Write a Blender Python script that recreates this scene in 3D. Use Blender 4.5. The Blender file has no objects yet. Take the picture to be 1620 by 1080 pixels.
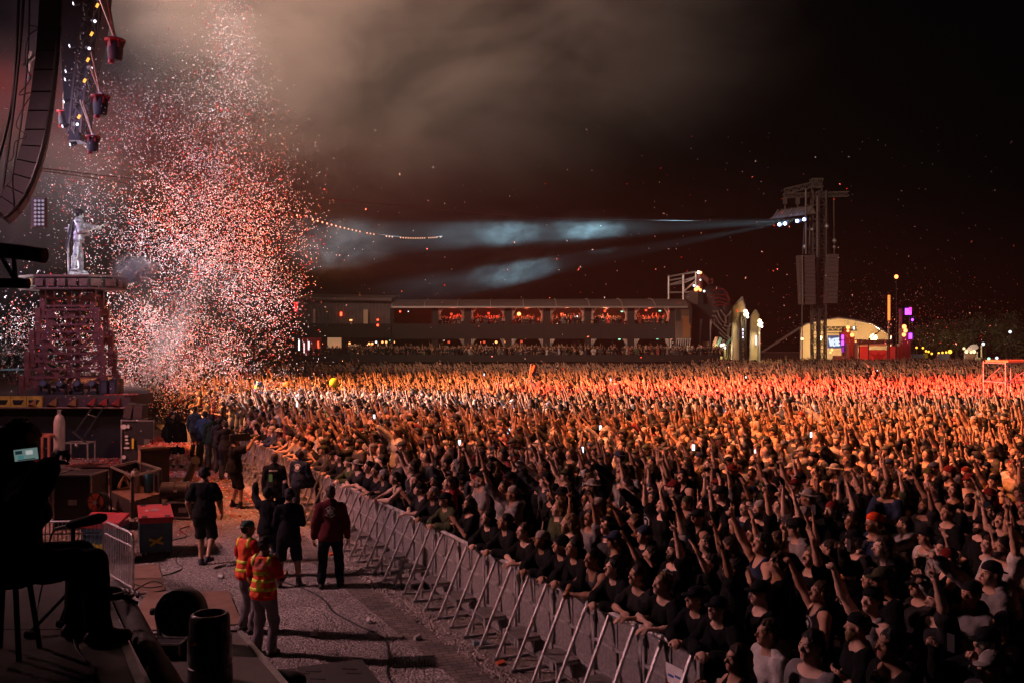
import bpy, math, random, numpy as np
from mathutils import Vector, Matrix
random.seed(7); np.random.seed(7)
sc = bpy.context.scene
COL = sc.collection
# ---------------------------------------------------------------- camera, world, exposure
F = 1500.0; CAMZ = 4.3; HV = 540.0
cam = bpy.data.objects.new('camera', bpy.data.cameras.new('camera')); COL.objects.link(cam)
cam.location = (0, 0, CAMZ); cam.rotation_euler = (math.pi/2, 0, 0)
cam.data.sensor_width = 36; cam.data.lens = 36*F/1620; cam.data.clip_end = 2000; cam.data.clip_start = .1
sc.camera = cam
W = bpy.data.worlds.new('World'); sc.world = W; W.use_nodes = True
wn = W.node_tree; bg = wn.nodes['Background']
sky = wn.nodes.new('ShaderNodeTexSky'); sky.sky_type = 'NISHITA'; sky.sun_disc = False
sky.sun_elevation = math.radians(-7); sky.sun_rotation = math.radians(140)
wn.links.new(sky.outputs[0], bg.inputs[0]); bg.inputs[1].default_value = .05
sc.view_settings.view_transform = 'Standard'; sc.view_settings.look = 'None'
sc.view_settings.exposure = 0; sc.view_settings.gamma = 1
cy = sc.cycles
cy.max_bounces = 3; cy.diffuse_bounces = 2; cy.glossy_bounces = 2; cy.transmission_bounces = 4; cy.volume_bounces = 0
cy.transparent_max_bounces = 8; cy.use_denoising = True; cy.caustics_reflective = False; cy.caustics_refractive = False
cy.sample_clamp_indirect = 2.0; cy.sample_clamp_direct = 0
cy.volume_step_rate = 4.0; cy.volume_max_steps = 48
def lamp(name, loc, target, power, color, cone=None, blend=.3, size=.15, kind='SPOT'):
    l = bpy.data.lights.new(name, kind); l.energy = power; l.color = color
    if kind == 'SPOT': l.spot_size = math.radians(cone); l.spot_blend = blend; l.shadow_soft_size = size
    elif kind == 'POINT': l.shadow_soft_size = size
    o = bpy.data.objects.new(name, l); COL.objects.link(o); o.location = loc
    if target is not None: o.rotation_euler = (Vector(target)-Vector(loc)).to_track_quat('-Z', 'Y').to_euler()
    return o
# the rig over the main stage to the left of the picture
lamp('rig_spot_amber', (-34, 46, 21), (11, 46, -6), 420000, (1,.31,.085), 50, 1, .4)
lamp('rig_spot_amber', (-44, 46, 20), (18, 68, -6), 330000, (1,.33,.11), 32, 1, .4)
lamp('rig_spot_amber', (-6, 23, 19), (15, 27, -3), 95000, (1,.27,.09), 52, 1, .4)
lamp('rig_spot_amber', (-9, 22, 20), (-3, 28, 0), 36000, (1,.28,.10), 44, 1, .4)
lamp('rig_spot_red', (-33, 44, 19), (44, 55, -5), 2700000, (1,.05,.03), 24, 1, .4)
lamp('rig_spot_white', (-32, 42, 17), (-7, 43, 1), 170000, (.9,.85,1), 15, .7, .3)
lamp('rig_spot_white', (-32, 40, 17), (0, 38, 1), 210000, (.92,.86,1), 7, .6, .3)
lamp('rig_wash_rose', (-19, 16, 12), (5, 15, 0), 11000, (1,.48,.52), 58, .6, .6)
lamp('rig_wash_rose', (-19, 17.5, 13), (13, 15, 1), 11000, (1,.33,.22), 34, 1, .6)
lamp('rig_wash_rose', (-24, 21, 13), (-7, 26, 0), 14000, (1,.32,.27), 44, .8, .4)
lamp('rig_spot_smoke', (-30, 54, 31), (0, 80, 30), 160000, (1,.60,.45), 98, 1, .8)
lamp('rig_spot_violet', (-22, 22, 14), (-16, 28, 10), 5000, (.75,.52,.95), 60, 1, .4)
lamp('rig_wash_rose', (-2, 14, 12), (-15, 31, 4), 4200, (1,.50,.46), 34, .7, .4)  # added front fill that brightens the lift tower, not a stage rig fixture
lamp('rig_spot_red', (-21, 26, 11), (-13.5, 30, 14), 2500, (1,.06,.05), 26, .7, .2)
lamp('confetti_white', (-25, 34, 24), (-10.5, 36, 16), 60000, (1,.88,.86), 30, 1, .3)
lamp('rig_spot_mauve', (-28, 34, 19), (-13, 37, 13), 9000, (.90,.62,.80), 70, 1, .5)
lamp('performer_spot', (2, 22, 14), (-13.7, 31.3, 7.3), 11000, (.86,.93,1), 9, .4, .2)
lamp('confetti_red', (-30, 33, 16), (-13, 36, 9.6), 150000, (1,.27,.10), 10, 1, .3)
lamp('confetti_white', (-24, 33, 5), (-12, 38, 9.5), 34000, (1,.88,.94), 84, .9, .3)
for (u, v), (a, b, c) in zip(((1233,355.5), (1241.5,354), (1261,350), (1272,347.5)), ((815,432,84), (930,366,90), (800,368,84), (530,384,60))):
    Yb = 109.5; lamp('delay_tower_beam', ((u-810)/F*Yb-.5, Yb, CAMZ-(v-HV)/F*Yb), ((a-810)/F*c, c, CAMZ-(b-HV)/F*c), 1300000, (.48,.85,1), 3.4, .6, .15)
# ---------------------------------------------------------------- figures
def V(*a): return np.array(a, dtype=np.float64)
def unit(v):
    v = np.asarray(v, float); return v/(np.linalg.norm(v)+1e-12)
def RX(a):
    c, s = math.cos(a), math.sin(a); return np.array([[1,0,0],[0,c,-s],[0,s,c]])
def RY(a):
    c, s = math.cos(a), math.sin(a); return np.array([[c,0,s],[0,1,0],[-s,0,c]])
def RZ(a):
    c, s = math.cos(a), math.sin(a); return np.array([[c,-s,0],[s,c,0],[0,0,1]])

def sd_cone(P, a, b, r1, r2):
    ba = b-a; L = float(ba@ba)+1e-12
    h = np.clip(((P-a)@ba)/L, 0, 1)
    return np.sqrt((((P-a)-h[:,None]*ba)**2).sum(1)) - (r1+(r2-r1)*h)
def sd_ell(P, c, R, rad):
    q = (P-c)@R
    k0 = np.sqrt(((q/rad)**2).sum(1))+1e-9; k1 = np.sqrt(((q/(rad*rad))**2).sum(1))+1e-9
    return k0*(k0-1)/k1
def smin(a, b, k):
    h = np.maximum(k-np.abs(a-b), 0)/k
    return np.minimum(a, b)-h*h*k*.25
def field(prims, grow=0.0):
    """prims: list of ('c',a,b,r1,r2,k) / ('e',c,R,rad,k) / ('-e',...) carve / ('pl',p,n) keep side opposite n"""
    def f(P):
        d = np.full(len(P), 9.0)
        for p in prims:
            if p[0] == 'c': d = smin(d, sd_cone(P, p[1], p[2], p[3]+grow, p[4]+grow), p[5])
            elif p[0] == 'e': d = smin(d, sd_ell(P, p[1], p[2], p[3]+grow), p[4])
            elif p[0] == '-e':
                e = sd_ell(P, p[1], p[2], p[3]); d = -smin(-d, e, p[4])
            elif p[0] == 'pl':
                d = np.maximum(d, (P-p[1])@p[2])
            elif p[0] == 'fold':
                A, F, sd = p[1], p[2], p[3]
                w = P*F; x, y, z = w[:,0], w[:,1], w[:,2]
                n1 = np.sin(x*.9+1.7*np.sin(z*.33+sd)+y*.4)*np.sin(z*.8+2.1*np.sin(y*.7+x*.5+sd)); n2 = np.sin(z*1.9+2.5*np.sin(x*.8+sd)+y); n3 = np.sin(x*2.1+y*1.7+1.4*np.sin(z*1.1+sd*2))
                d = d + A*(.9*n1+.5*n2*np.sin(y*1.3+sd)+.45*n3)
        return d
    return f
def prim_bounds(prims, grow):
    lo, hi = V(9,9,9), V(-9,-9,-9)
    for p in prims:
        if p[0] == 'c':
            for q, r in ((p[1], p[3]), (p[2], p[4])): lo = np.minimum(lo, q-r-grow); hi = np.maximum(hi, q+r+grow)
        elif p[0] == 'e':
            r = float(np.max(p[3]))+grow; lo = np.minimum(lo, p[1]-r); hi = np.maximum(hi, p[1]+r)
    return lo-.03, hi+.03
CELL_EDGES = [(0,1),(2,3),(4,5),(6,7),(0,2),(1,3),(4,6),(5,7),(0,4),(1,5),(2,6),(3,7)]
def surface(prims, h, grow=0.0):
    """dual contouring of a signed distance field on a grid of step h -> verts, quads"""
    f = field(prims, grow); lo, hi = prim_bounds(prims, grow)
    m = 4; H = h*m
    nc = np.ceil((hi-lo)/H).astype(int)+1
    ax = [lo[i]+(np.arange(nc[i])+.5)*H - .5*h for i in range(3)]
    G = np.stack(np.meshgrid(*ax, indexing='ij'), -1).reshape(-1, 3)
    dc = f(G).reshape(nc)
    act = np.abs(dc) < H*.95+h
    fine = np.repeat(np.repeat(np.repeat(act, m, 0), m, 1), m, 2)
    D = np.repeat(np.repeat(np.repeat(dc, m, 0), m, 1), m, 2)
    mk = fine.copy(); mk[1:] |= fine[:-1]; mk[:,1:] |= mk[:,:-1].copy(); mk[:,:,1:] |= mk[:,:,:-1].copy()
    idx = np.argwhere(mk)
    D[mk] = f(lo+idx*h)
    S = D < 0
    n = D.shape
    c = np.zeros((n[0]-1, n[1]-1, n[2]-1), np.int8)
    for dx in (0,1):
        for dy in (0,1):
            for dz in (0,1): c += S[dx:n[0]-1+dx, dy:n[1]-1+dy, dz:n[2]-1+dz]
    cells = np.argwhere((c > 0) & (c < 8))
    off = np.array([[x,y,z] for z in (0,1) for y in (0,1) for x in (0,1)])
    dv = np.stack([D[tuple((cells+o).T)] for o in off], 1)
    acc = np.zeros((len(cells), 3)); cnt = np.zeros(len(cells))
    for a, b in CELL_EDGES:
        da, db = dv[:,a], dv[:,b]; x = (da < 0) != (db < 0)
        t = np.where(x, da/np.where(x, da-db, 1), 0)
        acc += np.where(x[:,None], off[a]+t[:,None]*(off[b]-off[a]), 0); cnt += x
    verts = lo+(cells+acc/cnt[:,None])*h
    vid = np.full(c.shape, -1, np.int64); vid[tuple(cells.T)] = np.arange(len(cells))
    quads = []
    for axn in range(3):
        u, w = [(1,2),(2,0),(0,1)][axn]
        sl0 = [slice(None)]*3; sl1 = [slice(None)]*3; sl0[axn] = slice(0,-1); sl1[axn] = slice(1,None)
        A, B = S[tuple(sl0)], S[tuple(sl1)]
        for flip, M in ((0, A & ~B), (1, ~A & B)):
            e = np.argwhere(M)
            ok = (e[:,u] > 0) & (e[:,w] > 0) & (e[:,u] < n[u]-1) & (e[:,w] < n[w]-1); e = e[ok]
            eu = np.zeros(3, int); eu[u] = 1; ew = np.zeros(3, int); ew[w] = 1
            q = np.stack([vid[tuple((e-eu-ew).T)], vid[tuple((e-ew).T)], vid[tuple(e.T)], vid[tuple((e-eu).T)]], 1)
            if flip: q = q[:, ::-1]
            quads.append(q)
    q = np.concatenate(quads); q = q[(q >= 0).all(1)]
    return verts, q
def mesh_np(name, verts, quads, mats, mat_idx=None, smooth=True):
    me = bpy.data.meshes.new(name); nv, nq = len(verts), len(quads); k = quads.shape[1]
    me.vertices.add(nv); me.vertices.foreach_set('co', np.ascontiguousarray(verts, np.float32).ravel())
    me.loops.add(nq*k); me.loops.foreach_set('vertex_index', np.ascontiguousarray(quads, np.int32).ravel())
    me.polygons.add(nq); me.polygons.foreach_set('loop_start', np.arange(0, nq*k, k, dtype=np.int32))
    try: me.polygons.foreach_set('loop_total', np.full(nq, k, np.int32))
    except Exception: pass
    if mat_idx is not None: me.polygons.foreach_set('material_index', np.asarray(mat_idx, np.int32))
    me.polygons.foreach_set('use_smooth', np.full(nq, smooth, bool))
    for m in mats: me.materials.append(m)
    me.update(calc_edges=True); return me

def hand_prims(w, d, n, side, kind, sc=1.0):
    """w wrist, d forearm direction, n palm normal, side = thumb direction"""
    P = []; d = unit(d)
    if kind == 'lod':
        return [('c', w, w+d*.14, .032, .022, .02)]
    n = unit(n-(n@d)*d); s = unit(side-(side@d)*d-(side@n)*n)
    K = .008
    base = w+d*.045*sc
    R = np.stack([s, d, n], 1)
    P.append(('e', w+d*.055*sc, R, V(.042,.052,.017)*sc, .015))
    curls = {'relaxed': (.45,.55,.4), 'open': (.08,.1,.08), 'fist': (1.45,1.6,1.0), 'grip': (.95,1.1,.7), 'bar': (1.2,1.1,.6)}
    for i in range(4):
        L = (.085,.095,.088,.070)[i]*sc
        o = (.030,.010,-.011,-.031)[i]*sc
        kk = kind
        if kind == 'horns': kk = 'open' if i in (0,3) else 'fist'
        if kind == 'point': kk = 'open' if i == 0 else 'fist'
        if kind == 'victory': kk = 'open' if i in (0,1) else 'fist'
        c = curls[kk]
        spread = (.16,.05,-.06,-.2)[i]*(1 if kk == 'open' else .35)
        p = w+d*(.092-.004*abs(i-1.2))*sc+s*o
        dd = unit(d*math.cos(spread)+s*math.sin(spread)); a = 0
        for j, fr in enumerate((.45,.32,.26)):
            a += c[j]; q = p+(dd*math.cos(a)+n*math.sin(a))*L*fr
            P.append(('c', p, q, (.0105-.001*j)*sc, (.0098-.001*j)*sc, K)); p = q
    t0 = w+d*.03*sc+s*.028*sc
    if kind in ('open', 'relaxed', 'victory'): t1 = t0+unit(s*.8+d*.6+n*.2)*.045*sc; t2 = t1+unit(s*.25+d*.95+n*.2)*.038*sc
    elif kind in ('fist', 'horns', 'point'): t1 = t0+unit(s*.35+d*.7+n*.6)*.045*sc; t2 = t1+unit(-s*.8+d*.3+n*.4)*.035*sc
    else: t1 = t0+unit(s*.3+d*.5+n*.9)*.045*sc; t2 = t1+unit(-s*.3+d*.2+n*.9)*.035*sc
    P.append(('c', t0, t1, .015*sc, .012*sc, .012)); P.append(('c', t1, t2, .012*sc, .010*sc, K))
    return P

def ik(a, b, l1, l2, pole):
    d = b-a; L = np.linalg.norm(d); L2 = min(L, (l1+l2)*.999); d = d/L
    x = (l1*l1-l2*l2+L2*L2)/(2*L2); y = math.sqrt(max(l1*l1-x*x, 0))
    p = unit(pole-(pole@d)*d); return a+d*x+p*y, a+d*L2

def figure_parts(o):
    """o: pose and outfit -> dict of name -> (prims, grow).  Faces +Y, feet near z=0."""
    g = o.get; fem = g('fem', 0); fat = g('fat', 1.0)
    ph = g('pelvis', .95)                                     # pelvis height
    Rp = RZ(g('pyaw', 0))@RX(-g('ppitch', 0)); p0 = V(0, g('poff', 0), ph)
    Rc = Rp@RX(-g('lean', .03))@RZ(g('twist', 0))@RY(g('side', 0))
    waist = p0+Rp@V(0,0,.10)
    chest = waist+Rc@V(0,0,.22); nb = waist+Rc@V(0,-.012,.405)
    Rh = Rc@RZ(g('hyaw', 0))@RX(g('hpitch', 0)+g('lean', .03)*.7)@RY(g('roll', 0))
    hb = nb+Rc@V(0,.012,.075)                                  # skull base
    hc = hb+Rh@V(0,.012,.10)
    sw = .165 if fem else .185
    E = np.eye(3)
    torso = [('e', p0+Rp@V(0,-.005,0), Rp, V(.155+.015*fem,.115,.11)*V(fat,fat,1), .06),
             ('e', waist+Rc@V(0,0,.03), Rc, V(.135-.018*fem,.10,.14)*V(fat,fat*1.05,1), .07),
             ('e', chest+Rc@V(0,.005,.03), Rc, V(.160-.018*fem,.112,.15)*V(fat,fat,1), .07),
             ('c', nb+Rc@V(-sw*.78,0,-.055), nb+Rc@V(sw*.78,0,-.055), .062-.008*fem, .062-.008*fem, .06)]
    if fem: torso += [('e', chest+Rc@V(sx*.065,.095,.03), Rc, V(.062,.055,.062), .04) for sx in (-1,1)]
    trap = [('c', nb+Rc@V(-.09,-.01,-.03), nb+Rc@V(0,0,.03), .045, .05, .05), ('c', nb+Rc@V(.09,-.01,-.03), nb+Rc@V(0,0,.03), .045, .05, .05)]
    neck = [('c', nb+Rc@V(0,0,-.04), hb+Rh@V(0,0,.04), .058-.006*fem, .054-.006*fem, .03)]
    def H(x,y,z): return hc+Rh@V(x,y,z)
    head = [('e', H(0,-.012,.028), Rh, V(.074,.094,.092), .02), ('e', H(0,.022,-.045), Rh, V(.054,.066,.066), .045),
            ('e', H(0,.062,-.083), Rh, V(.028,.026,.022), .03),
            ('c', H(-.03,.078,.022), H(.03,.078,.022), .014, .014, .02),
            ('c', H(0,.088,.012), H(0,.112,-.022), .009, .014, .012), ('c', H(-.012,.098,-.027), H(.012,.098,-.027), .008, .008, .01),
            ('e', H(-.044,.062,-.018), Rh, V(.022,.022,.02), .02), ('e', H(.044,.062,-.018), Rh, V(.022,.022,.02), .02),
            ('-e', H(-.032,.100,.003), Rh, V(.017,.017,.011), .012), ('-e', H(.032,.100,.003), Rh, V(.017,.017,.011), .012),
            ('e', H(-.031,.079,.003), Rh, V(.012,.012,.012), .003), ('e', H(.031,.079,.003), Rh, V(.012,.012,.012), .003),
            ('c', H(-.018,.086,-.052), H(.018,.086,-.052), .0075, .0075, .008), ('c', H(-.015,.084,-.064), H(.015,.084,-.064), .009, .009, .008),
            ('e', H(-.077,-.005,-.005), Rh@RZ(.35), V(.009,.021,.033), .008), ('e', H(.077,-.005,-.005), Rh@RZ(-.35), V(.009,.021,.033), .008)]
    if g('mouth', 0): head.append(('-e', H(0,.092,-.059), Rh, V(.015,.018,.010), .006))
    parts = {}; arms = []; hands = []; sleeves = []; J = {}
    thick = g('thick', 1.0)*(.88 if fem else 1)
    for nm, sx in (('L', -1), ('R', 1)):
        u, fo, kind, pn = g('arm'+nm)
        sh = nb+Rc@V(sx*sw, 0, -.06)
        mv = lambda v: Rc@(unit(v)*V(sx,1,1))
        if g('reach'+nm) is not None:                            # wrist goes to a point, elbow towards a pole
            tgt, pole = g('reach'+nm); el, wr = ik(sh, V(*tgt), .285, .255, V(*pole))
        else: el = sh+mv(u)*.285; wr = el+mv(fo)*.255
        J['sh'+nm], J['el'+nm], J['wr'+nm] = sh, el, wr
        arms += [('c', sh, el, .052*thick, .040*thick, .04), ('c', el, wr, .041*thick, .026*thick, .02),
                 ('e', sh*.55+el*.45, np.eye(3), V(.045,.045,.045)*thick, .03), ('c', el+(wr-el)*.1, el+(wr-el)*.4, .042*thick, .038*thick, .03)]
        d = unit(wr-el); n = mv(pn); n = unit(n-(n@d)*d); sd = np.cross(n, d)*sx*(g('flip', 1))
        hands += hand_prims(wr, d, n, sd, kind)
        J['pal'+nm] = wr+d*.08+n*.03
    legs = []; shoes = []; lower = []
    for nm, sx in (('L', -1), ('R', 1)):
        hip = p0+Rp@V(sx*.088,0,-.03)
        ft = g('foot'+nm, (.12, 0, 0))
        ank = V(sx*ft[0], ft[1], ft[2]+.085)
        kn, ank = ik(hip, ank, .44, .42, V(sx*g('kneeout', .12), 1, g('kneeup', 0)))
        yaw = -sx*g('toe', .2)
        fd = RZ(yaw)@V(0,1,0); fd = unit(fd+V(0,0,g('toez'+nm, 0)))
        J['kn'+nm], J['an'+nm], J['hip'+nm] = kn, ank, hip
        legs += [('c', hip, kn, .088*fat, .058, .05), ('c', kn, ank, .056, .038, .03), ('c', kn+(ank-kn)*.15+V(0,-.012,0), kn+(ank-kn)*.45+V(0,-.012,0), .054, .046, .03),
                 ('c', ank, ank+fd*.12-V(0,0,.045), .04, .03, .03)]
        heel = ank-fd*.045-V(0,0,.045); toe = ank+fd*.155-V(0,0,.055)
        shoes.append([('c', heel, toe, .042, .030, .03), ('c', toe-fd*.04, toe, .042, .034, .03), ('c', ank-V(0,0,.02), ank+fd*.05-V(0,0,.04), .05, .042, .03),
                      ('c', ank+V(0,0,g('boot', .0)), ank, .05, .05, .02), ('pl', ank-V(0,0,.085), V(0,0,-1)), ('pl', ank+V(0,0,.035+g('boot', 0)), V(0,0,1))])
        lower.append((hip, kn, ank))
    skin = torso+trap+neck+head+arms+hands+legs
    parts['body'] = (skin, 0)
    sh = g('shirt', 'tee'); gr = g('loose', .026); fold = ('fold', g('fold', .006), 26., g('seed', 1.))
    hem = p0+Rp@V(0,0,-.10 if sh != 'jacket' else -.12)
    tp = [t for t in torso]+[('e', waist+Rp@V(0,0,-.02), Rp, V(.155-.012*fem,.118,.15)*V(fat,fat,1), .08), ('e', p0+Rp@V(0,0,-.07), Rp, V(.185,.145,.15)*V(fat,fat,1), .06)]
    if sh == 'tank':
        clip = [('pl', nb+Rc@V(0,0,-.075), Rc@V(0,0,1))]
        strap = [('c', chest+Rc@V(sx*.075,.09,.10), nb+Rc@V(sx*.095,.0,.012), .022, .02, .02) for sx in (-1,1)]+[('c', chest+Rc@V(sx*.075,-.09,.10), nb+Rc@V(sx*.095,.0,.012), .022, .02, .02) for sx in (-1,1)]
        parts['top'] = (tp+clip+strap+[fold, ('pl', hem, -Rp@V(0,0,1))], .012)
    else:
        sl = []
        for nm in 'LR':
            a, e, w = J['sh'+nm], J['el'+nm], J['wr'+nm]
            if sh == 'tee': sl.append(('c', a, a+(e-a)*.66, .058*thick, .066*thick, .04))
            else: sl += [('c', a, e, .058*thick, .048*thick, .04), ('c', e, e+(w-e)*.93, .048*thick, .036*thick, .02)]
        collar = [('c', nb+Rc@V(0,0,-.03), nb+Rc@V(0,0,.012), .066, .058, .03)]
        tt = tp+trap+(collar if sh != 'tee' else [])+([('pl', nb+Rc@V(0,0,.006), Rc@unit(V(0,.45,1)))] if sh == 'tee' else [('pl', nb+Rc@V(0,.0,.030), Rc@unit(V(0,.5,1)))] if sh == 'hoodie' else [])+sl
        if sh in ('hoodie', 'jacket') and g('hood', 1): tt += [('e', nb+Rc@V(0,-.085,.0), Rc@RX(.5), V(.10,.05,.085), .03), ('c', nb+Rc@V(-.07,-.03,.02), nb+Rc@V(.07,-.03,.02), .035, .035, .03)]
        parts['jacket' if sh == 'jacket' else sh if sh == 'hoodie' else 'tshirt'] = (tt+[fold, ('pl', hem, -Rp@V(0,0,1))], gr)
    lg = g('legs', 'long'); tr = [('e', p0+Rp@V(0,-.005,-.01), Rp, V(.158+.015*fem,.118,.115)*V(fat,fat,1), .05)]
    ends = []
    for hip, kn, ank in lower:
        if lg == 'long': tr += [('c', hip, kn, .093*fat, .070, .05), ('c', kn, ank+(kn-ank)*.07, .070, .058, .03)]
        else: tr += [('c', hip, kn+(hip-kn)*.08, .098*fat, .088, .05)]
    parts['trousers' if lg == 'long' else 'shorts'] = (tr+[('fold', .009, 19., g('seed', 1.)+3), ('pl', waist+Rp@V(0,0,.01), Rp@V(0,0,1))], .012)
    parts['shoe'] = (shoes[0], .0); parts['shoe.'] = (shoes[1], .0)
    hr = g('hair', 'short'); cap = g('cap')
    hp = []
    face = ('-e', H(0,.118,-.032), Rh, V(.098,.090,.108), .012)
    if hr != 'bald':
        hp += [('e', H(0,-.022,.040), Rh, V(.081,.101,.097), .02), ('e', H(0,-.050,-.015), Rh, V(.070,.062,.070), .03)]
        if hr == 'curly': hp += [('e', H(0,-.02,.06), Rh, V(.105,.115,.09), .03), ('e', H(0,-.07,0), Rh, V(.10,.075,.1), .03)]
        if hr == 'bun': hp += [('e', H(0,-.12,.06), Rh, V(.04,.04,.04), .02)]
        if hr == 'tail': hp += [('c', H(0,-.10,.03), H(0,-.15,-.08), .028, .03, .02), ('c', H(0,-.15,-.08), H(0,-.14,-.24), .03, .014, .03)]
        if hr == 'long':
            b = nb+Rc@V(0,-.085,-.05)
            hp += [('c', H(0,-.06,-.02), b, .085, .075, .05), ('c', H(-.06,-.03,-.02), b+Rc@V(-.06,.03,-.02), .04, .035, .04), ('c', H(.06,-.03,-.02), b+Rc@V(.06,.03,-.02), .04, .035, .04),
                   ('c', b, b+Rc@V(0,-.01,-.15), .078, .04, .05)]
        hp.append(face); hp.append(('fold', .0065 if hr != 'curly' else .016, 75. if hr != 'curly' else 48., g('seed', 1.)))
        if hr == 'short': hp.append(('pl', H(0,-.03,-.065), Rh@unit(V(0,.35,-1))))
        parts['hair'] = (hp, 0)
    if g('beard'):
        parts['beard'] = ([('e', H(0,.028,-.062), Rh, V(.060,.064,.055), .03), ('e', H(0,.066,-.092), Rh, V(.034,.03,.034+.03*(g('beard') > 1)), .03),
                           ('-e', H(0,.12,-.015), Rh, V(.06,.06,.042), .01), ('pl', H(0,.0,-.03), Rh@unit(V(0,-.6,1))), ('fold', .004, 70., 2.)], .004)
    if cap == 'cap' or cap == 'backcap':
        s = 1 if cap == 'cap' else -1
        parts['cap'] = ([('e', H(0,-.010,.050), Rh, V(.086,.104,.085), .01), ('pl', H(0,0,.028), Rh@unit(V(0,-.12*s,-1))),
                         ('e', H(0,.105*s-.005,.036), Rh@RX(-.18*s), V(.066,.078,.009), .01)], .002)
    if cap == 'beanie': parts['beanie'] = ([('e', H(0,-.014,.045), Rh, V(.088,.104,.098), .01), ('pl', H(0,0,.012), Rh@unit(V(0,-.25,-1))), ('fold', .003, 60., 1.)], .003)
    if cap == 'bandana': parts['bandana'] = ([('e', H(0,-.012,.042), Rh, V(.085,.102,.088), .01), ('pl', H(0,0,.026), Rh@unit(V(0,-.2,-1))), ('c', H(0,-.11,.02), H(.02,-.14,-.05), .02, .012, .02)], .002)
    if cap == 'hat': parts['hat'] = ([('e', H(0,-.010,.070), Rh, V(.086,.100,.080), .01), ('pl', H(0,0,.042), Rh@V(0,0,-1)), ('e', H(0,-.01,.050), Rh, V(.155,.165,.011), .012)], .002)
    if g('phones'): parts['headphones'] = ([('e', H(-.088,-.005,-.005), Rh, V(.022,.034,.042), .01), ('e', H(.088,-.005,-.005), Rh, V(.022,.034,.042), .01)]+
        [('c', H(.094*math.cos(a),-.005,.03+.098*math.sin(a)), H(.094*math.cos(a+.4),-.005,.03+.098*math.sin(a+.4)), .010, .010, .005) for a in np.arange(-.1, 3.1, .4)], 0)
    if g('pack'): parts['backpack'] = ([('e', chest+Rc@V(0,-.19,.0), Rc, V(.14,.075,.20), .02), ('e', chest+Rc@V(0,-.24,-.07), Rc, V(.10,.04,.10), .02)]+
        [('c', nb+Rc@V(sx*.10,-.06,-.0), nb+Rc@V(sx*.11,.09,-.10), .022, .02, .01) for sx in (-1,1)]+[('c', nb+Rc@V(sx*.11,.09,-.10), waist+Rc@V(sx*.14,.05,.08), .02, .018, .01) for sx in (-1,1)], 0)
    J.update(nb=nb, chest=chest, hc=hc, Rh=Rh, Rc=Rc, p0=p0, Rp=Rp, waist=waist)
    return parts, J
# ---------------------------------------------------------------- helpers
def px(u, v, Y): return V((u-810)/F*Y, Y, CAMZ-(v-HV)/F*Y)
def gd(u, v, z=0.0):
    Y = (CAMZ-z)*F/(v-HV); return V((u-810)/F*Y, Y, z)
MATS = {}
def mat(name, col, rough=.7, metal=0, var=.15, scale=8., bump=0., bscale=None, emit=None, es=0, spec=.5, objcol=False, coat=0):
    if name in MATS: return MATS[name]
    m = bpy.data.materials.new(name); m.use_nodes = True; t = m.node_tree; b = t.nodes['Principled BSDF']
    b.inputs['Roughness'].default_value = rough; b.inputs['Metallic'].default_value = metal; b.inputs['Specular IOR Level'].default_value = spec
    b.inputs['Base Color'].default_value = (*col, 1)
    if emit: b.inputs['Emission Color'].default_value = (*emit, 1); b.inputs['Emission Strength'].default_value = es
    tc = t.nodes.new('ShaderNodeTexCoord')
    if var:
        n = t.nodes.new('ShaderNodeTexNoise'); n.inputs['Scale'].default_value = scale; n.inputs['Detail'].default_value = 5
        t.links.new(tc.outputs['Object'], n.inputs['Vector'])
        mr = t.nodes.new('ShaderNodeMapRange'); mr.inputs[1].default_value = .3; mr.inputs[2].default_value = .7
        mr.inputs[3].default_value = 1-var; mr.inputs[4].default_value = 1+var; t.links.new(n.outputs[0], mr.inputs[0])
        mx = t.nodes.new('ShaderNodeMix'); mx.data_type = 'RGBA'; mx.blend_type = 'MULTIPLY'; mx.inputs[0].default_value = 1
        mx.inputs[6].default_value = (*col, 1)
        if objcol:
            oi = t.nodes.new('ShaderNodeObjectInfo'); t.links.new(oi.outputs['Color'], mx.inputs[6])
        t.links.new(mr.outputs[0], mx.inputs[7]); t.links.new(mx.outputs[2], b.inputs['Base Color'])
    if bump:
        n2 = t.nodes.new('ShaderNodeTexNoise'); n2.inputs['Scale'].default_value = bscale or scale*6; n2.inputs['Detail'].default_value = 4
        t.links.new(tc.outputs['Object'], n2.inputs['Vector'])
        bp = t.nodes.new('ShaderNodeBump'); bp.inputs['Strength'].default_value = bump; bp.inputs['Distance'].default_value = .02
        t.links.new(n2.outputs[0], bp.inputs['Height']); t.links.new(bp.outputs[0], b.inputs['Normal'])
    MATS[name] = m; return m
def glow(name, col, s): return mat(name, (.1,.1,.1), var=0, emit=col, es=s)
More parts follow.
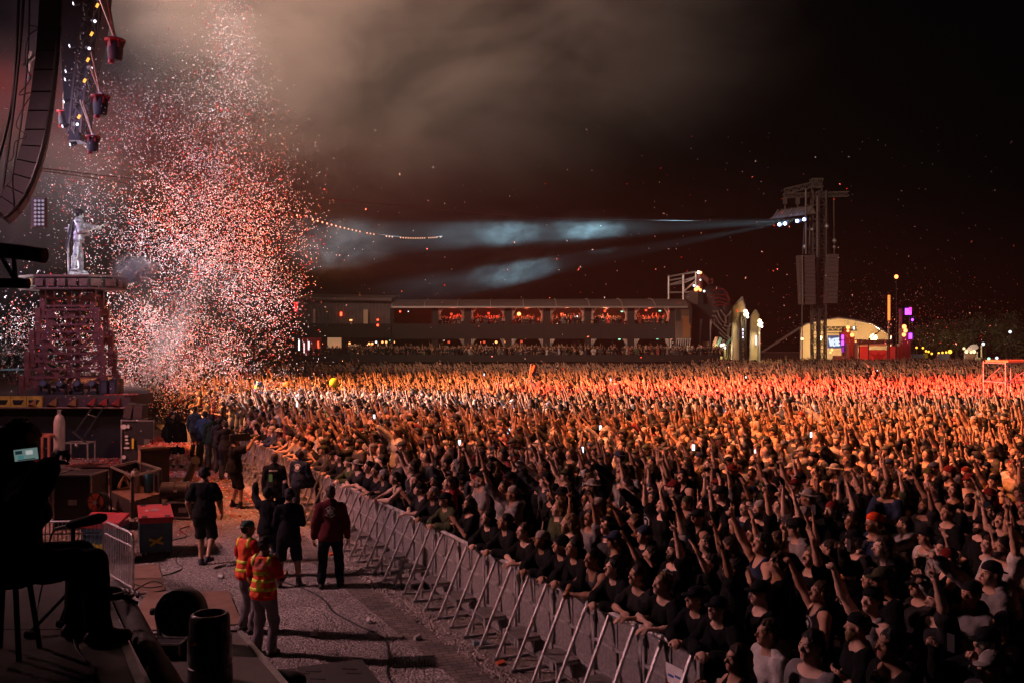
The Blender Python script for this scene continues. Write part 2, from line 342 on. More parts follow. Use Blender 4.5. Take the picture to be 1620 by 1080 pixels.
class G:
    def __init__(self): self.v = []; self.f = []; self.n = 0; self.mi = []; self.m = 0
    def add(self, vs, fs):
        self.v += [tuple(map(float, a)) for a in vs]; self.f += [tuple(i+self.n for i in f) for f in fs]; self.mi += [self.m]*len(fs); self.n += len(vs); return self
    def obox(self, c, h, R=None):
        R = np.eye(3) if R is None else R; c = np.asarray(c, float)
        vs = [c+R@V(x*h[0], y*h[1], z*h[2]) for x in (-1,1) for y in (-1,1) for z in (-1,1)]
        return self.add(vs, [(0,1,3,2),(4,6,7,5),(0,4,5,1),(2,3,7,6),(0,2,6,4),(1,5,7,3)])
    def box(self, lo, hi): lo, hi = np.asarray(lo, float), np.asarray(hi, float); return self.obox((lo+hi)/2, (hi-lo)/2)
    def bar(self, a, b, w, w2=None, up=(0,0,1)):
        a, b = np.asarray(a, float), np.asarray(b, float); d = b-a; L = np.linalg.norm(d); d = d/L; u = np.asarray(up, float)
        if abs(d@u) > .98: u = V(1,0,0)
        s = unit(np.cross(d, u)); t = np.cross(s, d); R = np.stack([s, d, t], 1)
        return self.obox((a+b)/2, (w/2, L/2, (w2 or w)/2), R)
    def cyl(self, a, b, r1, r2=None, n=10, caps=True):
        a, b = np.asarray(a, float), np.asarray(b, float); r2 = r1 if r2 is None else r2; d = unit(b-a)
        u = V(0,0,1) if abs(d[2]) < .95 else V(1,0,0); s = unit(np.cross(d, u)); t = np.cross(d, s)
        vs = []
        for c, r in ((a, r1), (b, r2)): vs += [c+(s*math.cos(2*math.pi*i/n)+t*math.sin(2*math.pi*i/n))*r for i in range(n)]
        fs = [(i, (i+1)%n, n+(i+1)%n, n+i) for i in range(n)]
        if caps: fs += [tuple(range(n))[::-1], tuple(range(n, 2*n))]
        return self.add(vs, fs)
    def tube(self, pts, r, n=6):
        pts = [np.asarray(p, float) for p in pts]; vs = []; fs = []; N = len(pts)
        ref = V(.13,.21,.97)
        for k, p in enumerate(pts):
            d = unit(pts[min(k+1, N-1)]-pts[max(k-1, 0)]); s = unit(np.cross(d, ref)); t = np.cross(d, s)
            vs += [p+(s*math.cos(2*math.pi*i/n)+t*math.sin(2*math.pi*i/n))*r for i in range(n)]
        for k in range(N-1): fs += [(k*n+i, k*n+(i+1)%n, (k+1)*n+(i+1)%n, (k+1)*n+i) for i in range(n)]
        fs += [tuple(range(n))[::-1], tuple(range((N-1)*n, N*n))]
        return self.add(vs, fs)
    def lathe(self, prof, c, ax=(0,0,1), n=20):
        c = np.asarray(c, float); d = unit(ax); u = V(0,0,1) if abs(d[2]) < .95 else V(1,0,0); s = unit(np.cross(d, u)); t = np.cross(d, s); vs = []; fs = []
        for r, h in prof: vs += [c+d*h+(s*math.cos(2*math.pi*i/n)+t*math.sin(2*math.pi*i/n))*r for i in range(n)]
        for k in range(len(prof)-1): fs += [(k*n+i, k*n+(i+1)%n, (k+1)*n+(i+1)%n, (k+1)*n+i) for i in range(n)]
        fs += [tuple(range(n))[::-1], tuple(range((len(prof)-1)*n, len(prof)*n))]
        return self.add(vs, fs)
    def prism(self, pts, ext):
        pts = [np.asarray(p, float) for p in pts]; e = np.asarray(ext, float); n = len(pts)
        return self.add(pts+[p+e for p in pts], [tuple(range(n))[::-1], tuple(range(n, 2*n))]+[(i, (i+1)%n, n+(i+1)%n, n+i) for i in range(n)])
    def ball(self, c, r, n=10, m=6, sc=(1,1,1)):
        prof = [(max(r*math.sin(math.pi*k/m), 1e-4)*1, -r*math.cos(math.pi*k/m)) for k in range(m+1)]
        g = G(); g.lathe(prof, (0,0,0), n=n); return self.add([np.asarray(c)+np.array(p)*np.array(sc) for p in g.v], g.f)
    def truss(self, a, b, w, n, r=.03, r2=.02, up=(0,0,1)):
        a, b = np.asarray(a, float), np.asarray(b, float); d = unit(b-a); u = np.asarray(up, float)
        if abs(d@u) > .95: u = V(0,1,0)
        s = unit(np.cross(d, u)); t = np.cross(s, d); cs = [(-1,-1),(1,-1),(1,1),(-1,1)]
        C = lambda k, i: a+(b-a)*k/n+(s*cs[i%4][0]+t*cs[i%4][1])*w/2
        for i in range(4):
            self.bar(C(0,i), C(n,i), r*2)
            for k in range(n):
                self.bar(C(k,i), C(k+1,i+1) if (k%2) else C(k,i+1)*0+C(k+1,i+1), r2*2) if k % 2 == 0 else self.bar(C(k+1,i), C(k,i+1), r2*2)
                self.bar(C(k,i), C(k,i+1), r2*2)
        return self
def obj(name, g, m, parent=None, local=False, smooth=False, origin=None):
    """link one mesh; geometry is given in world space unless local"""
    off = Vector((0,0,0))
    if parent is not None and not local:
        p = parent
        while p is not None: off += p.location; p = p.parent
    if origin is not None and parent is None: off = Vector(origin)
    me = bpy.data.meshes.new(name)
    vs = g.v if off.length == 0 else [(a[0]-off.x, a[1]-off.y, a[2]-off.z) for a in g.v]
    me.from_pydata(vs, [], g.f); ms = m if isinstance(m, (list, tuple)) else [m]
    for x in ms: me.materials.append(x)
    if len(ms) > 1: me.polygons.foreach_set('material_index', g.mi)
    if smooth:
        me.polygons.foreach_set('use_smooth', [True]*len(me.polygons))
        try: me.set_sharp_from_angle(angle=math.radians(42))
        except Exception: pass
    o = bpy.data.objects.new(name, me); COL.objects.link(o)
    if origin is not None and parent is None: o.location = origin
    if parent is not None: o.parent = parent
    return o
def tag(o, label=None, cat=None, group=None, kind=None):
    for k, x in (('label', label), ('category', cat), ('group', group), ('kind', kind)):
        if x: o[k] = x
    return o
def thing(name, label, cat, loc, group=None, rz=0):
    o = bpy.data.objects.new(name, None); COL.objects.link(o); o.location = tuple(map(float, loc)); o.rotation_euler = (0,0,rz); o.empty_display_size = .2
    return tag(o, label, cat, group)
def structure(name, g, m, **k): return tag(obj(name, g, m, **k), kind='structure')
def copy_tree(o, parent=None):
    c = o.copy(); COL.objects.link(c)
    if parent is not None: c.parent = parent
    for ch in o.children: copy_tree(ch, c)
    return c
ORD = ['', 'first', 'second', 'third', 'fourth', 'fifth', 'sixth', 'seventh', 'eighth', 'ninth', 'tenth', 'eleventh', 'twelfth', 'thirteenth', 'fourteenth', 'fifteenth', 'sixteenth', 'seventeenth', 'eighteenth', 'nineteenth', 'twentieth']
def ordinal(n):
    if n <= 20: return ORD[n]
    t = {2:'twenty',3:'thirty',4:'forty',5:'fifty',6:'sixty',7:'seventy',8:'eighty',9:'ninety'}
    if n >= 100:
        r = n % 100; return ('hundredth' if r == 0 else 'hundred-and-'+ordinal(r))
    if n % 10 == 0: return t[n//10][:-1]+'ieth'
    return t[n//10]+'-'+ORD[n % 10]
# ---------------------------------------------------------------- materials
black = mat('black_paint', (.018,.017,.018), .55, bump=.15, scale=6)
dark = mat('dark_cloth', (.02,.018,.02), .9, scale=3)
steel = mat('galvanised_steel', (.42,.41,.40), .42, .75, var=.25, scale=14, bump=.1)
alu = mat('aluminium', (.50,.48,.48), .45, .6, var=.35, scale=10)
redpaint = mat('red_oxide_frame', (.17,.055,.05), .6, .2, var=.35, scale=5)
yellow = mat('yellow_paint', (.62,.36,.06), .6, var=.25, scale=5)
ply = mat('plywood', (.23,.13,.09), .8, var=.2, scale=4, bump=.2)
rubber = mat('rubber', (.02,.02,.022), .75, var=.2)
# ---------------------------------------------------------------- ground
def gravel_mat():
    m = bpy.data.materials.new('gravel_ground'); m.use_nodes = True; t = m.node_tree; b = t.nodes['Principled BSDF']; b.inputs['Roughness'].default_value = .95
    tc = t.nodes.new('ShaderNodeTexCoord'); vo = t.nodes.new('ShaderNodeTexVoronoi'); vo.inputs['Scale'].default_value = 26
    n = t.nodes.new('ShaderNodeTexNoise'); n.inputs['Scale'].default_value = .55; n.inputs['Detail'].default_value = 10; n.inputs['Roughness'].default_value = .62; n.inputs['Distortion'].default_value = .8
    for x in (vo, n): t.links.new(tc.outputs['Object'], x.inputs['Vector'])
    cr = t.nodes.new('ShaderNodeValToRGB'); cr.color_ramp.elements[0].color = (.17,.145,.135,1); cr.color_ramp.elements[1].color = (.50,.44,.42,1)
    sp = t.nodes.new('ShaderNodeSeparateColor'); t.links.new(vo.outputs['Color'], sp.inputs[0])
    mth = t.nodes.new('ShaderNodeMath'); mth.operation = 'MULTIPLY'; t.links.new(sp.outputs[0], mth.inputs[0])
    mr = t.nodes.new('ShaderNodeMapRange'); mr.inputs[1].default_value = .3; mr.inputs[2].default_value = .7; mr.inputs[1].default_value = .36; mr.inputs[2].default_value = .62; mr.inputs[3].default_value = .18; mr.inputs[4].default_value = 1.15
    t.links.new(n.outputs[0], mr.inputs[0]); t.links.new(mr.outputs[0], mth.inputs[1]); t.links.new(mth.outputs[0], cr.inputs[0]); t.links.new(cr.outputs[0], b.inputs['Base Color'])
    bp = t.nodes.new('ShaderNodeBump'); bp.inputs['Strength'].default_value = 1; bp.inputs['Distance'].default_value = .03; bp.invert = True
    t.links.new(vo.outputs['Distance'], bp.inputs['Height']); t.links.new(bp.outputs[0], b.inputs['Normal']); return m
g = G(); g.add([(-500,-40,0),(700,-40,0),(700,1200,0),(-500,1200,0)], [(0,1,2,3)])
structure('ground', g, mat('dark_earth', (.05,.04,.034), .95, var=.5, scale=1.2, bump=.4, bscale=20))
g = G(); g.add([V(-22,8,.002), V(6.65-.492*8-.3,8,.002), V(6.65-.492*46-.3,46,.002), V(-22,46,.002)], [(0,1,2,3)]); structure('pit_floor', g, gravel_mat())
BS = -.492
def bl(y, off=0): return 6.65+BS*y+off                        # barrier line
bdir = unit(V(BS,1,0)); bnrm = unit(V(-1,BS,0))                # along (away), towards the pit
def bp_(s, n=0, z=0): return V(bl(9.6),9.6,0)+bdir*s+bnrm*n+V(0,0,z)
# paved strip along the barrier
def paving_mat():
    m = bpy.data.materials.new('paver_strip'); m.use_nodes = True; t = m.node_tree; b = t.nodes['Principled BSDF']; b.inputs['Roughness'].default_value = .85
    tc = t.nodes.new('ShaderNodeTexCoord'); mp = t.nodes.new('ShaderNodeMapping'); mp.inputs['Rotation'].default_value = (0,0,math.atan2(1, BS)+.785)
    br = t.nodes.new('ShaderNodeTexBrick'); br.inputs['Scale'].default_value = 1; br.inputs['Brick Width'].default_value = .22; br.inputs['Row Height'].default_value = .11
    br.inputs['Mortar Size'].default_value = .008; br.inputs['Color1'].default_value = (.15,.13,.115,1); br.inputs['Color2'].default_value = (.24,.205,.18,1); br.inputs['Mortar'].default_value = (.05,.045,.04,1)
    t.links.new(tc.outputs['Object'], mp.inputs[0]); t.links.new(mp.outputs[0], br.inputs[0])
    n = t.nodes.new('ShaderNodeTexNoise'); n.inputs['Scale'].default_value = 2.5; n.inputs['Detail'].default_value = 9; t.links.new(tc.outputs['Object'], n.inputs[0])
    cr = t.nodes.new('ShaderNodeValToRGB'); cr.color_ramp.elements[0].position = .35; cr.color_ramp.elements[1].position = .7; cr.color_ramp.elements[0].color = (.55,.55,.55,1); cr.color_ramp.elements[1].color = (1.25,1.2,1.15,1)
    t.links.new(n.outputs[0], cr.inputs[0])
    mx = t.nodes.new('ShaderNodeMix'); mx.data_type = 'RGBA'; mx.blend_type = 'MULTIPLY'; mx.inputs[0].default_value = 1; t.links.new(br.outputs[0], mx.inputs[6]); t.links.new(cr.outputs[0], mx.inputs[7]); t.links.new(mx.outputs[2], b.inputs['Base Color'])
    bp = t.nodes.new('ShaderNodeBump'); bp.inputs['Strength'].default_value = .6; bp.inputs['Distance'].default_value = .01; bp.invert = True; t.links.new(br.outputs['Fac'], bp.inputs['Height']); t.links.new(bp.outputs[0], b.inputs['Normal']); return m
g = G(); g.add([bp_(-3,.75,.005), bp_(34,.75,.005), bp_(34,1.30,.005), bp_(-3,1.30,.005)], [(0,3,2,1)])
structure('paved_path', g, paving_mat())
g = G(); g.add([bp_(-3,-.1,.004), bp_(44,-.1,.004), bp_(44,.62,.004), bp_(-3,.62,.004)], [(0,3,2,1)])
structure('concrete_strip', g, mat('dusty_concrete', (.20,.17,.145), .9, var=.4, scale=3, bump=.4, bscale=60))
# loose stones: real little stones along the barrier and in the pit
def stones(name, pts, sizes, m, label, cat):
    N = len(pts); base = np.array([[1,0,0],[-.5,.87,0],[-.5,-.87,0],[0,0,.9],[.3,.2,.55]])
    tri = np.array([[0,1,3],[1,2,3],[2,0,3]])
    ang = np.random.rand(N)*6.28; c, s = np.cos(ang), np.sin(ang)
    q = base[:4][None]*sizes[:,None,None]*(.6+.8*np.random.rand(N,4,3))
    x = q[:,:,0]*c[:,None]-q[:,:,1]*s[:,None]; y = q[:,:,0]*s[:,None]+q[:,:,1]*c[:,None]
    vs = np.stack([x+pts[:,0:1], y+pts[:,1:2], q[:,:,2]+pts[:,2:3]], -1).reshape(-1,3)
    fs = (tri[None]+4*np.arange(N)[:,None,None]).reshape(-1,3)
    o = bpy.data.objects.new(name, mesh_np(name, vs, fs, [m], smooth=False)); COL.objects.link(o)
    return tag(o, label, cat, kind='stuff')
stone_m = mat('pale_limestone', (.50,.44,.40), .9, var=.45, scale=30)
N = 9000; s_ = np.random.rand(N)**1.0*30-2; off = .70+np.random.randn(N)*.07
P_ = np.array([bp_(a, b, .004) for a, b in zip(s_, off)]); stones('gravel_edge', P_, .012+.018*np.random.rand(N), stone_m, 'line of loose pale gravel lying along the foot of the crowd barrier', 'gravel')
N = 24000; yy = 10+28*np.random.rand(N)**1.3; xr = np.array([bl(y)-1.47 for y in yy]); xl = np.maximum(-13., -.42*yy-1); xx = xl+(xr-xl)*np.random.rand(N)
P_ = np.stack([xx, yy, np.zeros(N)], 1); stones('pit_gravel', P_, .006+.012*np.random.rand(N), stone_m, 'pale crushed gravel covering the floor of the stage pit', 'gravel')
N = 1500; s_ = np.random.rand(N)*26; off = .05+.55*np.random.rand(N); P_ = np.array([bp_(a, b, .004) for a, b in zip(s_, off)]); stones('barrier_gravel', P_, .01+.013*np.random.rand(N), stone_m, 'stray gravel under the steps of the crowd barrier', 'gravel')
# ---------------------------------------------------------------- the crowd barrier, one thing per module
perf = mat('perforated_sheet', (.24,.22,.215), .6, .35, var=.35, scale=20, bump=.5, bscale=160)
tread = mat('tread_plate', (.24,.22,.21), .5, .5, var=.25, scale=9, bump=.6, bscale=90)
ML = 1.05
def barrier_module():
    t = thing('crowd_barrier', '', 'barrier', (0,0,0), 'steel crowd barrier modules between pit and audience')
    L = lambda g, n, m: obj(n, g, m, t, local=True)          # local: x along, y towards pit, z up
    x1 = ML-.012
    L(G().box((.04,-.012,.05), (x1-.04,.0,1.08)), 'front_panel', perf)
    for x in (.02, x1-.02): L(G().box((x-.024,-.02,.0), (x+.024,.03,1.09)), 'post', alu)
    L(G().box((ML/2-.009,.003,.06), (ML/2+.009,.014,1.07)), 'seam_strip', alu)
    g = G(); g.cyl((.0,0,1.12), (x1,0,1.12), .032, n=10); L(g, 'top_rail', alu)
    L(G().box((.05,.0,.71), (x1-.05,.03,.745)), 'mid_rail', alu)
    L(G().box((.05,.0,.33), (x1-.05,.03,.365)), 'lower_rail', alu)
    for x in (.14, .14+ML/2):
        L(G().bar((x,.02,1.09), (x,.50,.04), .034, .034), 'brace', alu)
        L(G().box((x-.03,.46,.0), (x+.03,.55,.045)), 'foot', alu)
        L(G().box((x-.02,.03,.012), (x+.02,.47,.035)), 'floor_tie', alu)
    L(G().box((.0,.455,.006), (x1,.475,.018)), 'floor_bar', steel)
    L(G().box((.30,.031,.345), (.80,.36,.375)), 'step', tread)
    L(G().bar((.32,.34,.345), (.32,.34,.03), .03), 'step_support', alu); L(G().bar((.78,.34,.345), (.78,.34,.03), .03), 'step_support', alu); L(G().box((.34,.03,.30), (.37,.32,.344)), 'step_rib', alu)
    L(G().box((x1-.055,.031,.95), (x1-.02,.055,1.03)), 'latch', steel)
    L(G().box((.0,-.9,.002), (x1,-.02,.02)), 'base_plate', tread)
    return t
b0 = barrier_module(); ang = math.atan2(bdir[1], bdir[0])
# local y must be towards the pit: x along the line, y = rotate(+90) of x points to -X side
for i in range(36):
    o = b0 if i == 0 else copy_tree(b0)
    p = bp_(i*ML); o.location = tuple(p); o.rotation_euler = (0,0,ang)
    o.rotation_euler[2] += random.uniform(-.012,.012); o.rotation_euler[0] = random.uniform(-.012,.012); o.location.z += 0
    o['label'] = f"grey steel crowd barrier module with slanted braces, {ordinal(i+1)} from the bottom of the photo"
# low rail of the barrier that turns off at the lower right
t = thing('hand_rail', 'low dark steel rail at the lower right end of the crowd barrier', 'rail', (bl(9.6)+.1, 9.4, 0))
a = V(bl(9.6)+.12, 9.4, .95); b = V(2.9, 7.6, .93)
obj('top_rail', G().cyl(a, b, .022), steel, t)
for k in (.02, .5, .98): q = a+(b-a)*k; obj('post', G().cyl((q[0],q[1],0), q-V(0,0,.02), .02), steel, t)
# drain grates, boards, litter
grm = mat('cast_iron', (.012,.011,.010), .7, .1, var=.4, scale=20, bump=.3)
c0 = gd(655, 1047); t = thing('drain_cover', 'pair of black cast iron drain grates set in the gravel', 'drain cover', (c0[0], c0[1], 0), rz=.12)
for k in (-1, 1):
    c = k*.145
    obj('frame', G().box((c-.135,-.20,.0), (c+.135,-.17,.022)).box((c-.135,.17,.0), (c+.135,.20,.022)).box((c-.135,-.169,.0), (c-.11,.169,.022)).box((c+.11,-.169,.0), (c+.135,.169,.022)), grm, t, local=True)
    for j in range(5): x = c-.085+j*.042; obj('bar', G().box((x-.012,-.169,.002), (x+.012,.169,.019)), grm, t, local=True)
def flat_board(name, label, pts, m, th=.02, z=.004):
    g = G(); g.prism([V(p[0], p[1], z) for p in pts], (0,0,th)); return tag(obj(name, g, m, origin=(pts[0][0], pts[0][1], z)), label, 'board')
flat_board('plywood_sheet', 'brown plywood sheet lying on the gravel behind the big fan', [gd(205,1000), gd(383,988), gd(362,936), gd(232,938)], ply)
flat_board('plywood_sheet', 'narrow brown board on the gravel beside the end of the steel fence', [gd(204,944), gd(262,934), gd(250,893), gd(206,896)], ply, .018)
flat_board('plywood_sheet', 'brown board partly hidden under the near dark deck edge', [gd(196,1060), gd(300,1040), gd(286,1004), gd(200,1010)], ply, .016)
bm = mat('clear_plastic', (.35,.5,.6), .2, var=.1, spec=.8)
for u, v, ly, lb in ((723, 958, 0, 'standing clear water bottle with blue tint beside a barrier step'), (748, 1021, 1, 'crushed water bottle lying under the crowd barrier braces')):
    p = gd(u, v); g = G(); prof = [(.01,0),(.034,.005),(.034,.07),(.030,.08),(.034,.09),(.034,.15),(.014,.19),(.013,.205),(.016,.206),(.016,.222)]
    if ly: g.lathe(prof, p+V(0,0,.034), (.9,.3,0), 12)
    else: g.lathe(prof, p, (0,0,1), 12)
    tag(obj('water_bottle', g, bm, smooth=True, origin=tuple(p)), lb, 'bottle')
for u, v, lb in ((792,1051,'orange torn packet on the ground by the last near barrier brace'), (524,878,'red paper scrap on the gravel behind the man in the maroon jacket')):
    p = gd(u, v); tag(obj('litter', G().obox(p+V(0,0,.03), (.055,.035,.02), RX(.3)@RZ(.5)), mat('orange_litter', (.6,.12,.05), .6)), lb, 'litter')
g = G(); g.obox(gd(946,1070,.5)+V(0,0,0), (.1,.07,.06)); 
def cable(name, label, pts, r=.009, m=None, z=.012):
    P0 = [np.asarray(p, float) for p in pts]; out = []
    for i in range(len(P0)-1):
        a, b, c, d = P0[max(i-1,0)], P0[i], P0[i+1], P0[min(i+2, len(P0)-1)]
        for k in range(6):
            s = k/6; out.append(.5*((2*b)+(-a+c)*s+(2*a-5*b+4*c-d)*s*s+(-a+3*b-3*c+d)*s**3))
    out.append(P0[-1]); g = G().tube(out, r, 6); o = obj(name, g, m or rubber, smooth=True, origin=tuple(P0[0])); return tag(o, label, 'cable')
Z = V(0,0,.012)
cupm = mat('cup_plastic', (.6,.58,.55), .4, var=.1)
for u, v, a, lb in ((497,1006,.3,'crushed pale plastic cup on the gravel near the lifeguards'),(584,985,1.9,'pale plastic cup lying at the edge of the paved strip'),(350,915,2.6,'pale cup lying behind the lifeguard with white-green cap'),(660,1012,.9,'pale cup lying by the gravel line near the braces')):
    p = gd(u, v)+V(0,0,.042); d = V(math.cos(a),math.sin(a),0); tag(obj('plastic_cup', G().lathe([(.028,-.055),(.030,-.05),(.040,.055),(.036,.055),(.027,-.045)], p, d, 12), cupm, smooth=True, origin=tuple(p)), lb, 'cup')
cable('cable', 'thin black cable curling over gravel left of the two lifeguards', [gd(205,913)+Z, gd(225,908)+Z, gd(240,903)+Z, gd(222,910)+Z, gd(252,912)+Z, gd(288,900)+Z, gd(278,888)+Z, gd(283,872)+Z])
cable('cable', 'black cable loop on the boards near the fence end', [gd(208,925)+Z*3, gd(235,932)+Z*3, gd(258,928)+Z*3, gd(240,922)+Z*3, gd(212,937)+Z*3])
cable('cable', 'long black cable snaking along the pit beside the paved strip', [bp_(q_, 1.9+.22*math.sin(q_*.8)+.12*math.sin(q_*2.1), .014) for q_ in np.arange(-1, 15, .8)], .012)
cable('cable', 'dark cable lying in the gravel behind the teal case', [gd(262,857)+Z, gd(280,853)+Z, gd(296,848)+Z, gd(284,838)+Z, gd(300,832)+Z])
# ---------------------------------------------------------------- the main stage at the left
TY_ = 31.0
zt = lambda v: CAMZ-(v-HV)/F*TY_
xt = lambda u: (u-810)/F*TY_
deckz = zt(622)
g = G(); g.prism([V(-70,30.0,deckz-.34), V(xt(215),30.0,deckz-.34), V(xt(232),31.5,deckz-.34), V(xt(232)-14,60,deckz-.34), V(-70,60,deckz-.34)], (0,0,.34))
st = thing('main_stage', 'high dark stage with yellow and red toothed front edge under the tower', 'stage', (-20,30,0))
obj('deck', g, mat('stage_deck', (.07,.045,.04), .6, var=.4, scale=2), st)
g = G(); g.box((-70,30.35,0), (xt(205),30.5,deckz-.342)); obj('skirt', g, mat('black_drape', (.012,.010,.012), .95), st)
Z0, Z1 = deckz-.36, deckz-.02
for i in range(7):                                               # lit yellow blocks of the edge
    x = xt(-75+i*24); w = xt(24)-xt(0)
    obj('edge_block', G().box((x+.01,29.9,Z0), (x+w-.01,29.995,Z1)), yellow, st)
    obj('edge_block_opening', G().prism([V(x+.10,29.89,Z0+.07), V(x+w-.16,29.89,Z0+.07), V(x+w-.07,29.89,Z0+.22), V(x+.06,29.89,Z0+.22)], (0,.004,0)), black, st)
obj('edge_plate', G().box((xt(93),29.95,Z0), (xt(226),29.99,Z1-.04)), mat('edge_plate', (.06,.035,.04), .5), st)
for i, u in enumerate((78,107,137,166,184,203)):
    x = xt(u); m = mat('spike_red', (.45,.07,.08), .5) if i > 2 else mat('spike_tan', (.45,.22,.12), .5)
    obj('spike', G().add([(x-.16,29.93,Z0+.05),(x+.16,29.93,Z1-.03),(x+.14,29.93,Z0+.02),(x,29.70,Z0+.10)], [(0,1,3),(1,2,3),(2,0,3)]), m, st)
obj('edge_rail', G().cyl((-70,29.92,Z0-.03), (xt(228),29.92,Z0-.03), .03, n=6), mat('tan_rail', (.25,.13,.09)), st)
# lifting tower with its platform
tw = thing('lift_tower', 'red steel telescopic tower carrying the performer above the stage', 'tower', (xt(108), 31.6, deckz), None)
tiers = [(457,500,68,148), (487,545,62,155), (522,580,54,161), (556,612,47,166), (593,622,40,170)]
for k, (v0, v1, ua, ub) in enumerate(tiers):
    for dy in (0, .6):
        y = 31.0+dy-(k*.05 if dy == 0 else -k*.05)
        for u in (ua, ub): obj('column', G().box((xt(u)-.08,y-.06,zt(v1)), (xt(u)+.08,y+.06,zt(v0))), redpaint, tw)
        for v in ((v0+3, v0+15, v0+27 if k < 4 else v0+20) if dy == 0 else (v0+3,)):
            obj('crossbeam', G().box((xt(ua)+.112,y-.03,zt(v)-.03), (xt(ub)-.112,y+.03,zt(v)+.03)), redpaint, tw)
        if dy: continue
        zb, za = zt(min(v1, v0+45)), zt(v0+5)
        for sx, u in ((1, ua), (-1, ub)):
            obj('diagonal_brace', G().bar(V(xt(u)+sx*.13,y+.045,za), V(xt(108)-sx*.07,y+.045,zb), .03, .12), redpaint, tw)
    for u in (ua, ub):
        obj('side_beam', G().box((xt(u)-.05,31.0-k*.05+.072,zt(v0+12)), (xt(u)+.05,31.52+k*.05,zt(v0+9))), redpaint, tw)
for dy in (0, .6): obj('center_column', G().box((xt(108)-.07,31.05+dy,deckz), (xt(108)+.07,31.12+dy,zt(457))), redpaint, tw)
pc = V(xt(108), 31.4, 0)
def octo(rx, ry, z, c=pc):
    return [V(c[0]+sx*rx*a, c[1]+sy*ry*b, z) for sx, sy, a, b in ((-1,-1,1,.45),(-1,-1,.55,1),(1,-1,.55,1),(1,-1,1,.45),(1,1,1,.45),(1,1,.55,1),(-1,1,.55,1),(-1,1,1,.45))]
pz = zt(436)
o8 = octo(1.62,.9,pz-.42); pm = mat('platform_wood', (.16,.07,.055), .6, var=.3)
obj('platform_deck', G().prism([V(p[0],p[1],pz-.07) for p in o8], (0,0,.07)), pm, tw)
obj('platform_base', G().prism([V(pc[0]+(p[0]-pc[0])*.93, pc[1]+(p[1]-pc[1])*.93, pz-.42) for p in o8], (0,0,.345)), black, tw)
obj('platform_rim', G().prism([V(p[0],p[1],pz-.46) for p in o8], (0,0,.05)), pm, tw)
for i in range(8):
    a, b = o8[i], o8[(i+1)%8]; n = max(2, int(np.linalg.norm(b-a)/.34))
    for k in range(n):
        p = a+(b-a)*(k+.5)/n; d = (b-a)/n*.36; q = p+V(0,0,.175)
        m = yellow if i in (0,7) else pm  # yellow on the left faces stands in for yellow light falling there
        obj('rim_panel', G().bar(q-d, q+d, .03, .24), m, tw)
obj('support_arm', G().bar(V(xt(100),31.2,zt(470)), V(xt(88),31.2,zt(456)), .06).bar(V(xt(116),31.2,zt(470)), V(xt(128),31.2,zt(456)), .06), redpaint, tw)
# moving lights and boxes on the deck
def moving_head(loc, label, sc=1.0, group=None, m=None, beam=None):
    t = thing('moving_head_light', label, 'stage light', loc, group); m = m or black; L = lambda g, n, mm=None: obj(n, g, mm or m, t, local=True, smooth=True)
    L(G().box((-.2*sc,-.16*sc,0), (.2*sc,.16*sc,.13*sc)), 'base')
    for s in (-1, 1): L(G().box((s*.19*sc-.03*sc,-.07*sc,.131*sc), (s*.19*sc+.03*sc,.07*sc,.5*sc)), 'yoke_arm')
    L(G().lathe([(.09*sc,-.22*sc),(.145*sc,-.2*sc),(.15*sc,0),(.155*sc,.2*sc),(.15*sc,.24*sc)], (0,0,.44*sc), beam or (0,-.5,.8)), 'head')
    d = unit(beam or (0,-.5,.8)); L(G().lathe([(.12*sc,0),(.12*sc,.01*sc)], V(0,0,.44*sc)+d*.241*sc, d), 'lens', mat('lens_glass', (.1,.1,.14), .1, var=0))
    return t
for i, (u, h) in enumerate(((83,'leftmost'), (109,'second from the left'), (135,'third from the left'), (158,'fourth from the left'))):
    moving_head((xt(u), 30.5, deckz+.002), f'dark moving head light on the stage edge below the tower, {h}', .72, 'moving head lights along the stage edge', beam=(.1,-1,.3))
for u, lb in ((178, 'left one'), (191, 'right one')):
    t = thing('stage_monitor', f'dark purple-lit box at the right end of the stage edge, {lb}', 'speaker', (xt(u),30.6,deckz+.002)); L = lambda g, n, m: obj(n, g, m, t, local=True)
    L(G().box((-.16 if u<185 else -.1,-.25,0), (.10 if u<185 else .16,.25,.45 if u<185 else .5)), 'cabinet', black); L(G().box((-.08,-.262,.06), (.08,-.252,.40)), 'grille', mat('grille', (.05,.04,.07), .6))
# performer's mic stand
MP = V(xt(97), 31.5, pz)
t = thing('microphone_stand', 'silver skull-topped microphone stand beside the performer on the tower', 'mic stand', tuple(MP))
obj('pole', G().cyl((0,0,.0), (0,0,1.62), .028, .022), alu, t, local=True); obj('base', G().cyl((0,0,0), (0,0,.03), .16, .15, 14), alu, t, local=True)
obj('microphone', G().ball((.05,0,1.66), .05).cyl((.02,0,1.62), (-.12,0,1.6), .02), alu, t, local=True)
# low platform with racks, in front of the stage skirt
pl = thing('low_platform', 'low platform with confetti on its top in front of the stage skirt', 'platform', (-14,28,0))
lpz = .66
obj('top_board', G().box((xt(60)-2,28.0,lpz-.06), (-10.55,29.7,lpz)), mat('platform_board', (.12,.05,.045), .8, var=.3), pl)
for x in np.arange(-17.2, -10.6, 1.1): obj('leg', G().box((x,28.05,0), (x+.06,28.11,lpz-.062)), steel, pl)
obj('lower_rail', G().box((-17.4,28.02,.30), (-10.6,28.045,.34)), steel, pl)
obj('back_cloth', G().box((-17.4,28.4,0), (-10.6,28.42,lpz-.064)), dark, pl)
